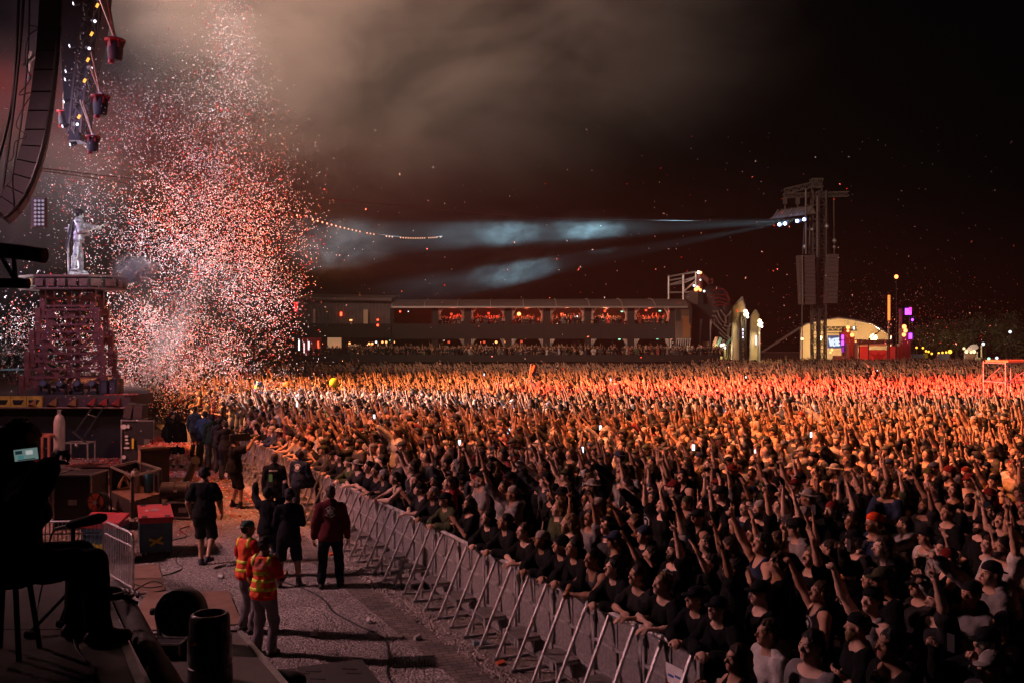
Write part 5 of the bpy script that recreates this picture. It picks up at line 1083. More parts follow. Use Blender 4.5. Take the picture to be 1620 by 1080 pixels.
obj('centre_panel', slab(G(), 1375, 1404, 553, 572, RY_+.4, .3), rb, t)
star = [(1376,558),(1386,561),(1389.5,556),(1393,561),(1403,558),(1396,565),(1398,572),(1381,572),(1383,565)]
obj('star_shape', G().prism([R2(*p, RY_+.38) for p in star][::-1], (0,-.03,0)), rd, t)
obj('roof_band', slab(G(), 1357, 1412, 537, 545, RY_+.5, 3), mat('roof_brown', (.08,.055,.045)), t); obj('roof_canopy', G().prism([R2(1357,545),R2(1365,547.3),R2(1400,547.3),R2(1414,543)][::-1], (0,.3,0)), tc_, t)
for u in (1359,1374,1404,1417): obj('frame_post', G().cyl(R2(u,543,RY_-.1), R2(u,572,RY_-.1), .08, n=5), black, t)
t = thing('stage_tower', 'dark red industrial tower with three orange lamps, right of the red backdrop', 'tower', (fx(1433,RY_),RY_,0))
for u0, u1, v0, v1 in ((1428,1437,519,572),(1424,1427.6,543,572),(1437.4,1441,527,572),(1417.5,1423,548,572)): obj('block', slab(G(), u0, u1, v0, v1, RY_, 1.2), rm_, t)
for u, v, r in ((1430.5,517,.34),(1432.5,523,.3),(1430,529.5,.3)): obj('lamp', G().ball(R2(u,v,RY_-1), r, 8, 5), orl, t)
obj('light_tube', slab(G(), 1439, 1443, 527, 536, RY_-.8, .3), pur, t)
t = thing('flame_column', 'tall thin glowing orange column right of the tent', 'light column', (fx(1407,RY_),RY_,0)); obj('glowing_tube', slab(G(), 1405.6, 1408.4, 467, 507, RY_, .3), glow('amber_tube', (1,.25,.04), 1.6), t); obj('post', slab(G(), 1405.8, 1408.2, 508, 572, RY_, .3), black, t)
t = thing('chimney_pole', 'dim rust-coloured column between flame column and purple lantern', 'column', (fx(1425,RY_),RY_,0)); obj('pole', slab(G(), 1423.5, 1427.5, 488, 542, RY_+2, .4), rm_, t)
t = thing('purple_lantern', 'purple and pink glowing lantern high above the right stage tower', 'lantern', tuple(R2(1438,493))); obj('lantern_body', slab(G(), 1434, 1442, 488, 498, RY_, .5), pur, t); obj('pink_side', slab(G(), 1438.5, 1442.3, 486.5, 493, RY_-.1, .09), glow('pink_glow', (1,.05,.5), 2), t); obj('pole', G().cyl(R2(1439,498), R2(1439,526), .06, n=5), black, t)
for u, v, r, m, lb, Y in ((1418,438,.3,orl,'lone orange light high above the flame column',140),(1443.5,506,.2,pur,'tiny purple light just below the purple lantern',140)):
    t = thing('beacon_light', lb, 'light', tuple(R2(u,v,Y))); obj('lamp', G().ball(R2(u,v,Y), r, 8, 5), m, t); obj('pole', G().cyl(R2(u,v+2,Y+.5), R2(u,570,Y+.5), .05, n=5), black, t)
lamp('red_stage_lamp', tuple(R2(1388,565,RY_-6)), None, 700, (1,.08,.05), kind='POINT', size=.4); lamp('red_stage_lamp', tuple(R2(1345,540,RY_-5)), None, 450, (1,.2,.08), kind='POINT', size=.4)
# scaffold platform at the right edge
PY = 47.0; sp_ = thing('scaffold_platform', 'steel scaffold platform with orange top board at the right edge', 'scaffold', (fx(1605,PY),PY,0)); S2 = lambda u, v, Y=PY: V(fx(u,Y), Y, fz(v,Y))
for u in (1591,1636,1680):
    for d in (0, 2.2): obj('upright', G().cyl(S2(u,572,PY)+V(0,d,0), V(fx(u,PY),PY+d,0), .028, n=8), alu, sp_)
for v in (574.5,605):
    for d in (0, 2.2): obj('rail', G().cyl(S2(1591,v)+V(0,d,0), S2(1680,v)+V(0,d,0), .028, n=8), alu, sp_)
    obj('rail', G().cyl(S2(1591,v), S2(1591,v)+V(0,2.2,0), .028, n=8), alu, sp_)
obj('diagonal_brace', G().cyl(S2(1593,605), S2(1636,578), .028, n=8), alu, sp_); obj('diagonal_brace', G().cyl(S2(1593,605)+V(0,2.2,0), S2(1625,578)+V(0,2.2,0), .028, n=8), alu, sp_)
obj('top_board', G().box((fx(1594,PY),PY-.05,fz(573,PY)), (fx(1680,PY),PY+2.2,fz(570,PY))), mat('orange_board', (.5,.2,.08), .6), sp_)
# far stalls and lights below the trees
st_ = thing('market_stall', 'small lit stall tent with pale rumpled roof below the dark trees', 'stall', (fx(1540,150),150,0)); T2 = lambda u, v, Y=150: V(fx(u,Y), Y, fz(v,Y))
obj('roof', G().add([T2(1527,554),T2(1536,545),T2(1546,544.5),T2(1549,550),T2(1540,556),T2(1530,552,154),T2(1548,549,154)], [(0,1,4),(1,2,4),(2,3,4),(0,5,1),(1,5,6,2),(2,6,3)]), mat('pale_roof', (.55,.5,.5), .7), st_)
obj('counter', slab(G(), 1527, 1545, 559, 568, 150, .3), ply, st_)
yl = glow('warm_counter_glow', (1,.65,.3), 2.5)
for u, v, r in ((1529,556,.28),(1541,556,.28),(1536,557,.2),(1525,551,.2)): obj('lamp', G().ball(T2(u,v,149.5), r, 8, 5), yl, st_)
for u in (1526,1546): obj('post', G().cyl(T2(u,556,150), T2(u,572,150), .1, n=5), steel, st_)
lamp('stall_lamp', tuple(T2(1540,548,147)), None, 300, (1,.75,.5), kind='POINT', size=.3)
t = thing('light_pole', 'white light on a short bright pole right of the lit stall', 'lamp post', (fx(1553,150),150,0)); obj('lamp', G().ball(T2(1555.5,544,149), .24, 8, 5), whw, t); obj('pole', slab(G(), 1552.2, 1553.6, 546, 572, 150, .15), mat('lit_pole2', (.5,.42,.25), emit=(1,.7,.3), es=.3), t)
t = thing('festoon_lights', 'row of yellow festoon bulbs under the trees right of the tower', 'string lights', tuple(T2(1475,555)))
fp = [(1450,549.5),(1460,550),(1465,555),(1469,556),(1474,559),(1485,558),(1491,557.5),(1497,557),(1503,556)]
obj('wire', G().tube([T2(*p) for p in fp], .03, 4), black, t)
for i, p in enumerate(fp): obj('bulb', G().ball(T2(*p, 149.8), .16 if i != 8 else .3, 8, 5), glow('yellow_bulb_glow', (1,.42,.03), 4), t)
for p in ((1450,551),(1503,558)): obj('post', G().cyl(T2(*p), T2(p[0],572), .08, n=5), black, t)
for u, v, m, lb in ((1564.5,567,grn,'small green light left of the scaffold platform'),(1577,566,whw,'white spark of light above the far crowd left of the scaffold'),(1598,525,whw,'lone faint white light in the dark trees at right')):
    t = thing('far_light', lb, 'light', tuple(T2(u,v,110))); obj('lamp', G().ball(T2(u,v,110), .17, 8, 5), m, t); obj('pole', G().cyl(T2(u,v+1,110.3), T2(u,572,110.3)*V(1,1,0), .04, n=5), black, t)
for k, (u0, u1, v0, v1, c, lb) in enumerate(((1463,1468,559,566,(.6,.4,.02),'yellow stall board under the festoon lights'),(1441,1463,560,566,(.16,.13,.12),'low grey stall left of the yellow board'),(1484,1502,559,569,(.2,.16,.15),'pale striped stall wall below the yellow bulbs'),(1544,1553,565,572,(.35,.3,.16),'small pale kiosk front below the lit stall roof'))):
    t = thing('stall_board', lb, 'stall', (fx((u0+u1)/2,148),148,0)); obj('board', slab(G(), u0, u1, v0, v1, 148, .3), mat(f'stall_colour_glow_{"abcd"[k]}', c, emit=c, es=.15), t)  # boards emit a little of their own colour to look lit
    for u in (u0+.5,u1-.5): obj('post', slab(G(), u-.3, u+.3, v1+.05, 573, 148.05, .15), black, t)
# trees
leaf = mat('night_foliage', (.06,.075,.035), .7, var=.4, scale=.5); bark = mat('bark', (.06,.045,.035), .9)
def tree(x, y, h, w, label):
    t = thing('tree', label, 'tree', (x,y,0), 'dark trees behind the stalls at the right')
    g = G().cyl((0,0,0), (0,0,h*.5), .28, .16, 8); tips = []
    for k in range(7):
        a = random.random()*6.28; r = w*(.25+.3*random.random()); p = V(r*math.cos(a), r*math.sin(a), h*(.55+.35*random.random())); g.cyl((0,0,h*(.25+.03*k)), p, .11, .04, 5); tips.append(p)
    obj('trunk', g, bark, t, local=True)
    vs = []; n = 2600; cl = [np.array([w*.42*random.gauss(0,1), w*.42*random.gauss(0,1), h*(.62+.16*random.gauss(0,1))]) for _ in range(16)]
    C = np.array(cl)[np.random.randint(0,16,n)]+np.random.randn(n,3)*w*.13
    C[:,2] = np.clip(C[:,2], h*.22, h*1.05); s = .20
    A = np.random.randn(n,3); A /= np.linalg.norm(A,axis=1)[:,None]; B = np.cross(A, np.random.randn(n,3)); B /= np.linalg.norm(B,axis=1)[:,None]
    vs = np.stack([C-A*s, C+B*s*.6, C+A*s, C-B*s*.6], 1).reshape(-1,3); fs = np.arange(n*4).reshape(-1,4)
    o = bpy.data.objects.new('crown', mesh_np('crown', vs, fs, [leaf], smooth=False)); COL.objects.link(o); o.parent = t
for i, (u, h, w, lb) in enumerate(((1462,6.5,3.2,'low dark tree just right of the red stage tower'),(1490,8,4,'faint dark tree above the yellow festoon bulbs'),(1513,7.5,3.5,'dark tree left of the lit stall roof'),(1568,9.5,5,'tallest dark tree right of the white light pole'),(1592,9,4.5,'dark tree behind the small green light'),(1618,8,4.5,'dark tree cut by the right edge of the photo'))):
    tree(fx(u,160), 160+2*(i%2), h, w, lb)
lamp('tree_uplight', (fx(1500,152),152,2), (fx(1500,160),160,6), 500, (1,.6,.25), 120, .6, .3); lamp('tree_uplight', (fx(1580,150),150,2), (fx(1585,160),160,7), 500, (.8,.8,.45), 120, .6, .3)
g = G(); N_ = 60
hp = [(-260+i*16, 330, 5+6*abs(math.sin(i*.7))+3*random.random()) for i in range(50)]
vs = [(x,y,-1) for x,y,z in hp]+[(x,y,z) for x,y,z in hp]; g.add(vs, [(i,i+1,51+i-1+0,50+i) for i in range(49)]); 
# floating things: balloon, flags, crowd surfer comes with the people
p = px(528.5,605,50); t = thing('balloon', 'big yellow balloon bouncing above the crowd', 'balloon', tuple(p)); obj('skin', G().ball((0,0,0), .255, 24, 16), mat('balloon_yellow', (.75,.62,.02), .35, var=0), t, local=True, smooth=True); obj('knot', G().cyl((0,0,-.30), (0,0,-.25), .03,.01), MATS['balloon_yellow'], t, local=True)
def flag(label, u, v0, v1, w, Y, cols, split=None, lean=0):
    t = thing('flag', label, 'flag', (fx(u,Y),Y,1.2)); obj('pole', G().cyl(V(fx(u,Y),Y,1.2), V(fx(u+lean,Y),Y,fz(v0,Y)), .018, n=6), steel, t)
    n = 8
    def cloth(a, b, c, d, m, nm):
        g = G(); vs = []
        for r in range(n+1):
            for k in range(n+1):
                s, q = a+(b-a)*k/n, c+(d-c)*r/n; ww = w*(1 if split else (.25+.75*q)*(1.2-q*.35))
                vs.append((fx(u+lean*(1-q)+s*ww,Y)+.02, Y+.10*math.sin(s*7+q*4), fz(v0+(v1-v0)*(q+.12*s),Y)))
        g.add(vs, [(r*(n+1)+k, r*(n+1)+k+1, (r+1)*(n+1)+k+1, (r+1)*(n+1)+k) for r in range(n) for k in range(n)]); obj(nm, g, m, t, smooth=True)
    if split == 'cross':
        for a, b in ((0,.3),(.45,1)):
            for c, d in ((0,.4),(.6,1)): cloth(a, b, c, d, cols[0], 'blue_field')
        cloth(.3,.45,0,1,cols[1],'yellow_cross'); cloth(0,.3,.4,.6,cols[1],'yellow_cross'); cloth(.45,1,.4,.6,cols[1],'yellow_cross')
    elif split == 'two': cloth(0,.8,0,1,cols[0],'cloth'); cloth(.8,1,0,1,cols[1],'edge')
    else: cloth(0,1,0,1,cols[0],'cloth')
flag('orange flag with blue edge held up in the crowd', 834, 575, 606, 9, 62, (mat('flag_orange', (.8,.13,.03), .7), mat('flag_blue', (.05,.08,.3), .7)), 'two', 6)
flag('small blue flag with yellow cross near the confetti', 401, 601, 622, 12, 45, (mat('flag_nordic_blue', (.02,.10,.30), .7), mat('flag_nordic_yellow', (.8,.6,.03), .7)), 'cross')
# ---------------------------------------------------------------- people
def om(name, rough, var, scale, bump=0, spec=.25): return mat(name, (.5,.5,.5), rough, var=var, scale=scale, bump=bump, objcol=True, spec=spec)
SKIN = om('skin', .55, .10, 9); CLOTH = om('cloth', .95, .25, 7, .4, .1); HAIRM = om('hair_fibres', .6, .35, 40, .3); LEGM = om('leg_cloth', .95, .2, 6, .3, .1); LEATH = om('shoe_leather', .5, .15, 9)
EYE = mat('eye', (.03,.02,.015), .2, var=0); LIP = mat('lip', (.35,.12,.10), .5, var=0); BROW = mat('brow', (.05,.03,.02), .8, var=0)
PMAT = dict(body=SKIN, trousers=LEGM, shorts=LEGM, shoe=LEATH, hair=HAIRM, beard=HAIRM)
PCOL = lambda n: n.rstrip('.')
MCACHE = {}
def fig_meshes(o, hb=.0125, hc=.018, hh=.0125, only=None):
    parts, J = figure_parts(o); res = {}
    for n, (pr, gr) in parts.items():
        if only and n not in only: continue
        h = hb if n == 'body' else hh if n in ('hair','cap','beanie','hat','beard','shoe','shoe.','headphones','bandana') else hc
        v, q = surface(pr, h, gr); nm = PCOL(n)
        if nm == 'body':
            fc = (v[q].mean(1)-J['hc'])@J['Rh']; mi = np.zeros(len(q), int)
            ax = np.abs(fc[:,0])
            mi[(np.hypot(ax-.031, (fc[:,2]-.003)*1.4) < .008) & (fc[:,1] > .06)] = 1
            mi[(ax < .024) & (np.abs(fc[:,2]+.058) < .009) & (fc[:,1] > .07)] = 2
            mi[(ax > .017) & (ax < .045) & (np.abs(fc[:,2]-.026) < .004) & (fc[:,1] > .06)] = 3
            me = mesh_np(nm, v, q, [SKIN, EYE, LIP, BROW], mi)
        else: me = mesh_np(nm, v, q, [PMAT.get(nm, CLOTH)])
        res[n] = me
    return res, J
def put_figure(root, meshes, cols):
    """hang the meshes of a figure on its root as parts"""
    out = {}
    for n, me in meshes.items():
        nm = PCOL(n); o = bpy.data.objects.new(nm, me); COL.objects.link(o); o.parent = root
        c = cols.get(nm, cols.get('top', (.02,.02,.022)) if nm in ('tshirt','hoodie','jacket','top') else (.02,.02,.022)); o.color = (*c, 1); out[n] = o
    return out
S1, S2_, S3, S4 = (.50,.30,.21), (.42,.24,.16), (.58,.37,.28), (.30,.16,.10)
HC = [(.008,.006,.005),(.014,.009,.006),(.028,.016,.009),(.06,.036,.018),(.20,.13,.06),(.012,.011,.011),(.20,.18,.17)]
DOWN = ((.16,.05,-1),(.05,.25,-1),'relaxed',(-1,0,0)); BACK = ((.2,-.12,-1),(-.05,.35,-1),'relaxed',(-1,0,0))
FOLD = ((.2,.25,-1),(-.85,.5,.25),'relaxed',(0,-1,.2))
# ---- decals: thin print laid onto a part's surface
from mathutils.bvhtree import BVHTree
def decal(parent, part, name, polys, m, org, right, up, fwd, scale=1.0, off=.004, kind='plane'):
    """polys: list of (verts2d, faces); projected along fwd (towards the figure) on the part mesh"""
    me = part.data; bvh = BVHTree.FromPolygons([v.co for v in me.vertices], [tuple(p.vertices) for p in me.polygons])
    g = G(); r, u, f = unit(right), unit(up), unit(fwd)
    for vs, fs in polys:
        out = []
        for x, y in vs:
            p = np.asarray(org, float)+r*x*scale+u*y*scale; hit = bvh.ray_cast(Vector(p-f*.5), Vector(f)); q = np.array(hit[0]) if hit[0] is not None else p
            out.append(q-f*off)
        g.add(out, fs)
    return obj(name, g, m, part, local=True)
def text_polys(s, size=1.0, align='CENTER'):
    c = bpy.data.curves.new('t', 'FONT'); c.body = s; c.size = size; c.align_x = align; c.resolution_u = 3
    o = bpy.data.objects.new('t', c); COL.objects.link(o); dg = bpy.context.evaluated_depsgraph_get(); me = bpy.data.meshes.new_from_object(o.evaluated_get(dg))
    r = ([(v.co.x, v.co.y) for v in me.vertices], [tuple(p.vertices) for p in me.polygons]); bpy.data.objects.remove(o); return [r]
def rect(x0, y0, x1, y1, n=6):
    vs = [(x0+(x1-x0)*i/n, y) for y in (y0, y1) for i in range(n+1)]; return [(vs, [(i, i+1, n+2+i, n+1+i) for i in range(n)])]
def ring(r0, r1, n=28, a0=0, a1=6.2832):
    vs = [(r*math.cos(a0+(a1-a0)*i/n), r*math.sin(a0+(a1-a0)*i/n)) for r in (r0, r1) for i in range(n+1)]; return [(vs, [(i, i+1, n+2+i, n+1+i) for i in range(n)])]
def emblem():
    P = []
    for k in range(3):
        a = k*math.pi/3; c, s = math.cos(a), math.sin(a); w, l = .18, .62
        P.append(([(x*c-y*s, x*s+y*c) for x, y in ((-w,-l),(w,-l),(w,-l/3),(w,l/3),(w,l),(-w,l),(-w,l/3),(-w,-l/3))], [(0,1,2,7),(7,2,3,6),(6,3,4,5)]))
    for a0, a1 in ((.5,2.64),(3.64,5.78)):
        n = 12
        for i in range(n):
            b = a0+(a1-a0)*(i+.15)/n; e = a0+(a1-a0)*(i+.75)/n; P += ring(.80, 1.02, 2, b, e)
    return P
white_print = mat('white_print', (.65,.62,.62), .7, var=.15, scale=30); yband = mat('reflective_yellow', (.75,.80,.03), .5, var=.05); orv = mat('hi_vis_orange', (.95,.10,.02), .7, var=.1); blackprint = mat('black_print', (.02,.02,.02), .8)
def person_at(u, vf, hpx, rz, label, o, cols, z=0.0, hb=.0115, group=None, Y=None, nomesh=False, base=1.80):
    p = gd(u, vf, z) if Y is None else V((u-810)/F*Y, Y, z)
    s = hpx*p[1]/F/base; t = thing('person', label, 'person', tuple(p), group, math.radians(rz)); t.scale = (s,s,s)
    ms, J = fig_meshes(o, hb); parts = put_figure(t, ms, cols); return t, parts, J
def wp(t, q):   # local point of a figure to world (before depsgraph update)
    a = t.rotation_euler.z; s = t.scale[0]; q = np.asarray(q, float)*s; return V(q[0]*math.cos(a)-q[1]*math.sin(a), q[0]*math.sin(a)+q[1]*math.cos(a), q[2])+np.array(t.location)
BLK = (.014,.013,.015); NAVY = (.02,.03,.055)
pitgrp = 'crew and guards in the pit'
# man in maroon jacket
t, P_, J = person_at(523, 930, 166, 8, 'broad man in maroon jacket with white round emblem, standing by the barrier', dict(armL=((.28,.0,-1),(.1,.2,-1),'relaxed',(-1,0,0)), armR=((.28,.0,-1),(.1,.2,-1),'relaxed',(-1,0,0)), shirt='jacket', hood=0, fat=1.1, loose=.016, thick=1.15, hair='short', footL=(.16,0,0), footR=(.16,.04,0), seed=2.), dict(jacket=(.10,.018,.025), trousers=(.012,.012,.015), body=S2_, hair=(.05,.035,.03), shoe=(.03,.02,.02)), group=pitgrp)
c = J['chest']+J['Rc']@V(0,-.16,.06); decal(t, P_['jacket'], 'emblem', emblem(), white_print, c, J['Rc']@V(1,0,0), J['Rc']@V(0,0,1), J['Rc']@V(0,1,0), .095)
# man in shorts with folded arms and headphones
t, P_, J = person_at(457, 928, 160, 12, 'man in black top and long black shorts with headset, arms folded, back turned', dict(armL=FOLD, armR=FOLD, shirt='hoodie', hood=0, legs='shorts', cap='backcap', phones=1, fat=1.05, loose=.012, footL=(.17,0,0), footR=(.17,.0,0), boot=.06, hpitch=.1), dict(body=S2_, shorts=(.012,.012,.014), hoodie=(.014,.014,.017), cap=(.03,.02,.03), shoe=(.04,.03,.03)), group=pitgrp)
t, P_, J = person_at(424, 912, 146, -12, 'man in black sleeves raising a phone overhead between the guards', dict(armL=((.5,.5,.35),(.1,.25,1),'grip',(0,1,0)), armR=((.2,.5,.3),(-.35,.4,1),'grip',(0,1,0)), shirt='hoodie', hood=0, phones=1, hair='short', hpitch=.25), dict(body=S2_, hoodie=(.014,.014,.017), trousers=(.03,.035,.05)), group=pitgrp)
def phone(t, loc, label, glowcol=(.5,.8,.9), es=1.2, R=None, back=False):
    q = thing('phone', label, 'phone', tuple(loc)); R = np.eye(3) if R is None else R
    g = G(); g.obox((0,0,0), (.038,.005,.075), R); obj('phone_body', g, black, q, local=True)
    obj('phone_screen', G().obox(R@V(0,-.0058,0), (.033,.0006,.068), R), mat('phone_screen_%d' % int(es*10), (.1,.1,.1), .2, var=0, emit=glowcol, es=es), q, local=True); return q
phone(t, (wp(t, J['palL'])+wp(t, J['palR']))/2+V(0,-.02,.06), 'phone with yellow-green screen held up by the man in black', (.35,.45,.12), .12)
# two jackets further back
t, P_, J = person_at(434, 833, 118, 5, 'guard in black jacket with white lettering on the back, near the steps', dict(armL=DOWN, armR=DOWN, shirt='jacket', hood=0, cap='beanie', fat=1.12, thick=1.2, loose=.024), dict(jacket=(.015,.015,.018), trousers=(.02,.02,.025), beanie=(.07,.045,.04), body=S2_), group=pitgrp)
c = J['chest']+J['Rc']@V(0,-.16,.10)
decal(t, P_['jacket'], 'lettering', sum([rect(x, -.5+.2*(i%2), x+w, .5-.25*((i+1)%3==0), 1) for i, (x, w) in enumerate(((-3.2,.9),(-2.1,.9),(-.9,.35),(-.35,.35),(.2,.35),(.75,.35),(1.3,.35),(1.85,.35),(2.4,.35)))], []), white_print, c, J['Rc']@V(1,0,0), J['Rc']@V(0,0,1), J['Rc']@V(0,1,0), .036)
t, P_, J = person_at(474, 822, 112, -20, 'guard in navy jacket with white emblem, one foot up on a barrier step', dict(armL=DOWN, armR=((.25,.2,-1),(.1,.7,-.6),'relaxed',(-1,0,0)), shirt='jacket', hood=0, hair='short', fat=1.1, thick=1.2, loose=.024, footR=(.34,.34,.38), kneeup=.6, kneeout=.4, lean=.1), dict(jacket=NAVY, trousers=(.035,.05,.075), hair=(.03,.02,.02), body=S2_), group=pitgrp)
c = J['chest']+J['Rc']@V(0,-.16,.06); decal(t, P_['jacket'], 'emblem', emblem(), white_print, c, J['Rc']@V(1,0,0), J['Rc']@V(0,0,1), J['Rc']@V(0,1,0), .10)
# the two lifeguards in orange vests
def vest(t, J, o, hid=''):
    pr = figure_parts(dict(o, shirt='tee'))[0]['tshirt'][0]; nb, Rc, p0, waist = J['nb'], J['Rc'], J['p0'], J['waist']
    tor = [p for p in pr if p[0] == 'e' or p[0] == 'c' or p[0] == 'fold']
    sl = [p for p in tor if not (p[0] == 'c' and abs((p[2]-p[1])@(Rc@V(1,0,0))) < .25 and np.linalg.norm(p[2]-p[1]) > .16)]
    gv = o.get('loose', .016)+.012
    def clipx(k): return ('pl', nb+Rc@V(k,0,0), Rc@V(1 if k > 0 else -1,0,0))
    hem = ('pl', p0-V(0,0,.06), V(0,0,-1)); top = ('pl', nb+V(0,0,.02), V(0,0,1))
    v, q = surface(sl+[clipx(.19), clipx(-.19), hem, top], .015, gv); o1 = bpy.data.objects.new('vest', mesh_np('vest', v, q, [orv])); COL.objects.link(o1); o1.parent = t
    for z0, z1 in ((.03,.085),(.155,.205)):
        v, q = surface(sl+[clipx(.195), clipx(-.195), ('pl', p0+V(0,0,z0), V(0,0,-1)), ('pl', p0+V(0,0,z1), V(0,0,1))], .0125, gv+.006)
        b = bpy.data.objects.new('reflective_band', mesh_np('reflective_band', v, q, [yband])); COL.objects.link(b); b.parent = o1
    for s in (-1,1):
        v, q = surface(sl+[('pl', nb+Rc@V(s*.10,0,0), Rc@V(-s,0,0)), ('pl', nb+Rc@V(s*.155,0,0), Rc@V(s,0,0)), ('pl', nb-V(0,0,.10), V(0,0,-1))], .0125, gv+.006)
        b = bpy.data.objects.new('shoulder_band', mesh_np('shoulder_band', v, q, [yband])); COL.objects.link(b); b.parent = o1
    return o1
red_t = (.55,.02,.02); grey_tr = (.16,.14,.15)
oA = dict(armL=((.2,.15,-1),(-.1,.6,-.7),'relaxed',(-1,0,0)), armR=((.25,.2,-1),(-.2,1,.1),'relaxed',(-1,0,0)), shirt='tee', hair='short', cap='backcap', fat=1.0, seed=4., lean=.04, loose=.010)
t, P_, J = person_at(417, 1036, 192, -14, 'lifeguard nearest the camera in orange vest with yellow bands and white lettering', oA, dict(tshirt=red_t, trousers=grey_tr, hair=(.02,.014,.01), cap=(.03,.02,.02), body=S2_, shoe=(.04,.035,.03)), group='two lifeguards in orange vests')
ve = vest(t, J, oA); c = J['chest']+J['Rc']@V(0,-.2,.0); X_, Z_, Fd = J['Rc']@V(1,0,0), J['Rc']@V(0,0,1), J['Rc']@V(0,1,0)
for s, z, sz in (('LES', .125, .052), ('SAUVETEURS', .075, .052), ('EN MER', .025, .052)): decal(t, ve, 'lettering', text_polys(s, sz), mat('pink_white_print', (.90,.86,.86), .7), c+Z_*z, X_, Z_, Fd, 1, .004)
decal(t, ve, 'name_strip', rect(-.15,-.012,.15,.045), yband, c-Z_*.055, X_, Z_, Fd, 1, .004); decal(t, ve, 'strip_lettering', text_polys('SECOURISTE', .047), blackprint, c-Z_*.055, X_, Z_, Fd, 1, .007)
decal(t, ve, 'vertical_band', rect(-.03,-.17,.03,-.02,2), yband, c-Z_*.10, X_, Z_, Fd, 1, .010)
oB = dict(armL=((.2,.1,-1),(0,.5,-.8),'relaxed',(-1,0,0)), armR=((.25,.2,-1),(-.2,1,.1),'relaxed',(-1,0,0)), shirt='tee', hair='short', cap='backcap', seed=5., hyaw=-.5, loose=.010, hpitch=.05)
t, P_, J = person_at(391, 1000, 182, -38, 'lifeguard in orange vest and white-green cap, standing behind his colleague', oB, dict(tshirt=red_t, trousers=grey_tr, hair=(.02,.014,.01), cap=(.62,.58,.58), body=S2_, shoe=(.04,.035,.03)), group='two lifeguards in orange vests')
ve = vest(t, J, oB)
v, q = surface([('e', J['hc']+J['Rh']@V(0,-.010,.050), J['Rh'], V(.0885,.1065,.0875), .01), ('pl', J['hc']+J['Rh']@V(0,0,.03), J['Rh']@V(0,0,-1)), ('pl', J['hc']+J['Rh']@V(.02,0,0), J['Rh']@V(-1,0,0))], .0115, .002)
b = bpy.data.objects.new('cap_panel', mesh_np('cap_panel', v, q, [mat('cap_green', (.01,.09,.07), .8)])); COL.objects.link(b); b.parent = P_['cap']
# walking man
t, P_, J = person_at(323, 892, 158, 2, 'man in black t-shirt, shorts and headphones walking away over the gravel', dict(armL=((.35,-.1,-1),(.0,.5,-.8),'relaxed',(-1,0,0)), armR=((.35,.05,-1),(.0,.5,-.8),'relaxed',(-1,0,0)), shirt='tee', loose=.014, legs='shorts', phones=1, hair='short', fat=1.1, thick=1.15, footL=(.05,-.02,.0), footR=(.15,-.30,.10), boot=.0, seed=7.), dict(tshirt=BLK, shorts=(.02,.018,.018), body=S2_, shoe=(.02,.025,.04)), group=pitgrp)
# cameraman
t, P_, J = person_at(371, 803, 119, -62, 'cameraman in black t-shirt and shorts shouldering a video camera', dict(armL=((.4,.3,.35),(.1,.3,1),'grip',(0,1,0)), armR=((.4,.6,.1),(-.2,.5,.8),'grip',(0,1,0)), shirt='tee', legs='shorts', hair='short', fat=1.15, thick=1.1, boot=.07, footL=(.2,.0,0), footR=(.2,.1,0)), dict(tshirt=BLK, shorts=(.018,.016,.016), body=S2_, shoe=(.015,.013,.012)), group=pitgrp)
cp = wp(t, J['hc'])+V(.18,-.10,.08); q = thing('video_camera', 'black shoulder video camera carried by the cameraman in the pit', 'camera', tuple(cp))
Rk = RZ(math.radians(-62)); L = lambda g, n, m=black: obj(n, g, m, q, local=True)
L(G().obox((0,0,0), (.07,.20,.09), Rk), 'camera_body'); L(G().cyl(Rk@V(0,.2,0), Rk@V(0,.42,0), .055, .07, 14), 'lens'); L(G().bar(Rk@V(0,-.1,.13), Rk@V(0,.14,.13), .03).bar(Rk@V(0,-.1,.08), Rk@V(0,-.1,.13), .03).bar(Rk@V(0,.14,.08), Rk@V(0,.14,.13), .03), 'top_handle'); L(G().cyl(Rk@V(-.08,.1,.05), Rk@V(-.16,.05,.07), .03), 'viewfinder'); L(G().obox(Rk@V(0,-.25,0), (.06,.05,.08), Rk), 'battery')
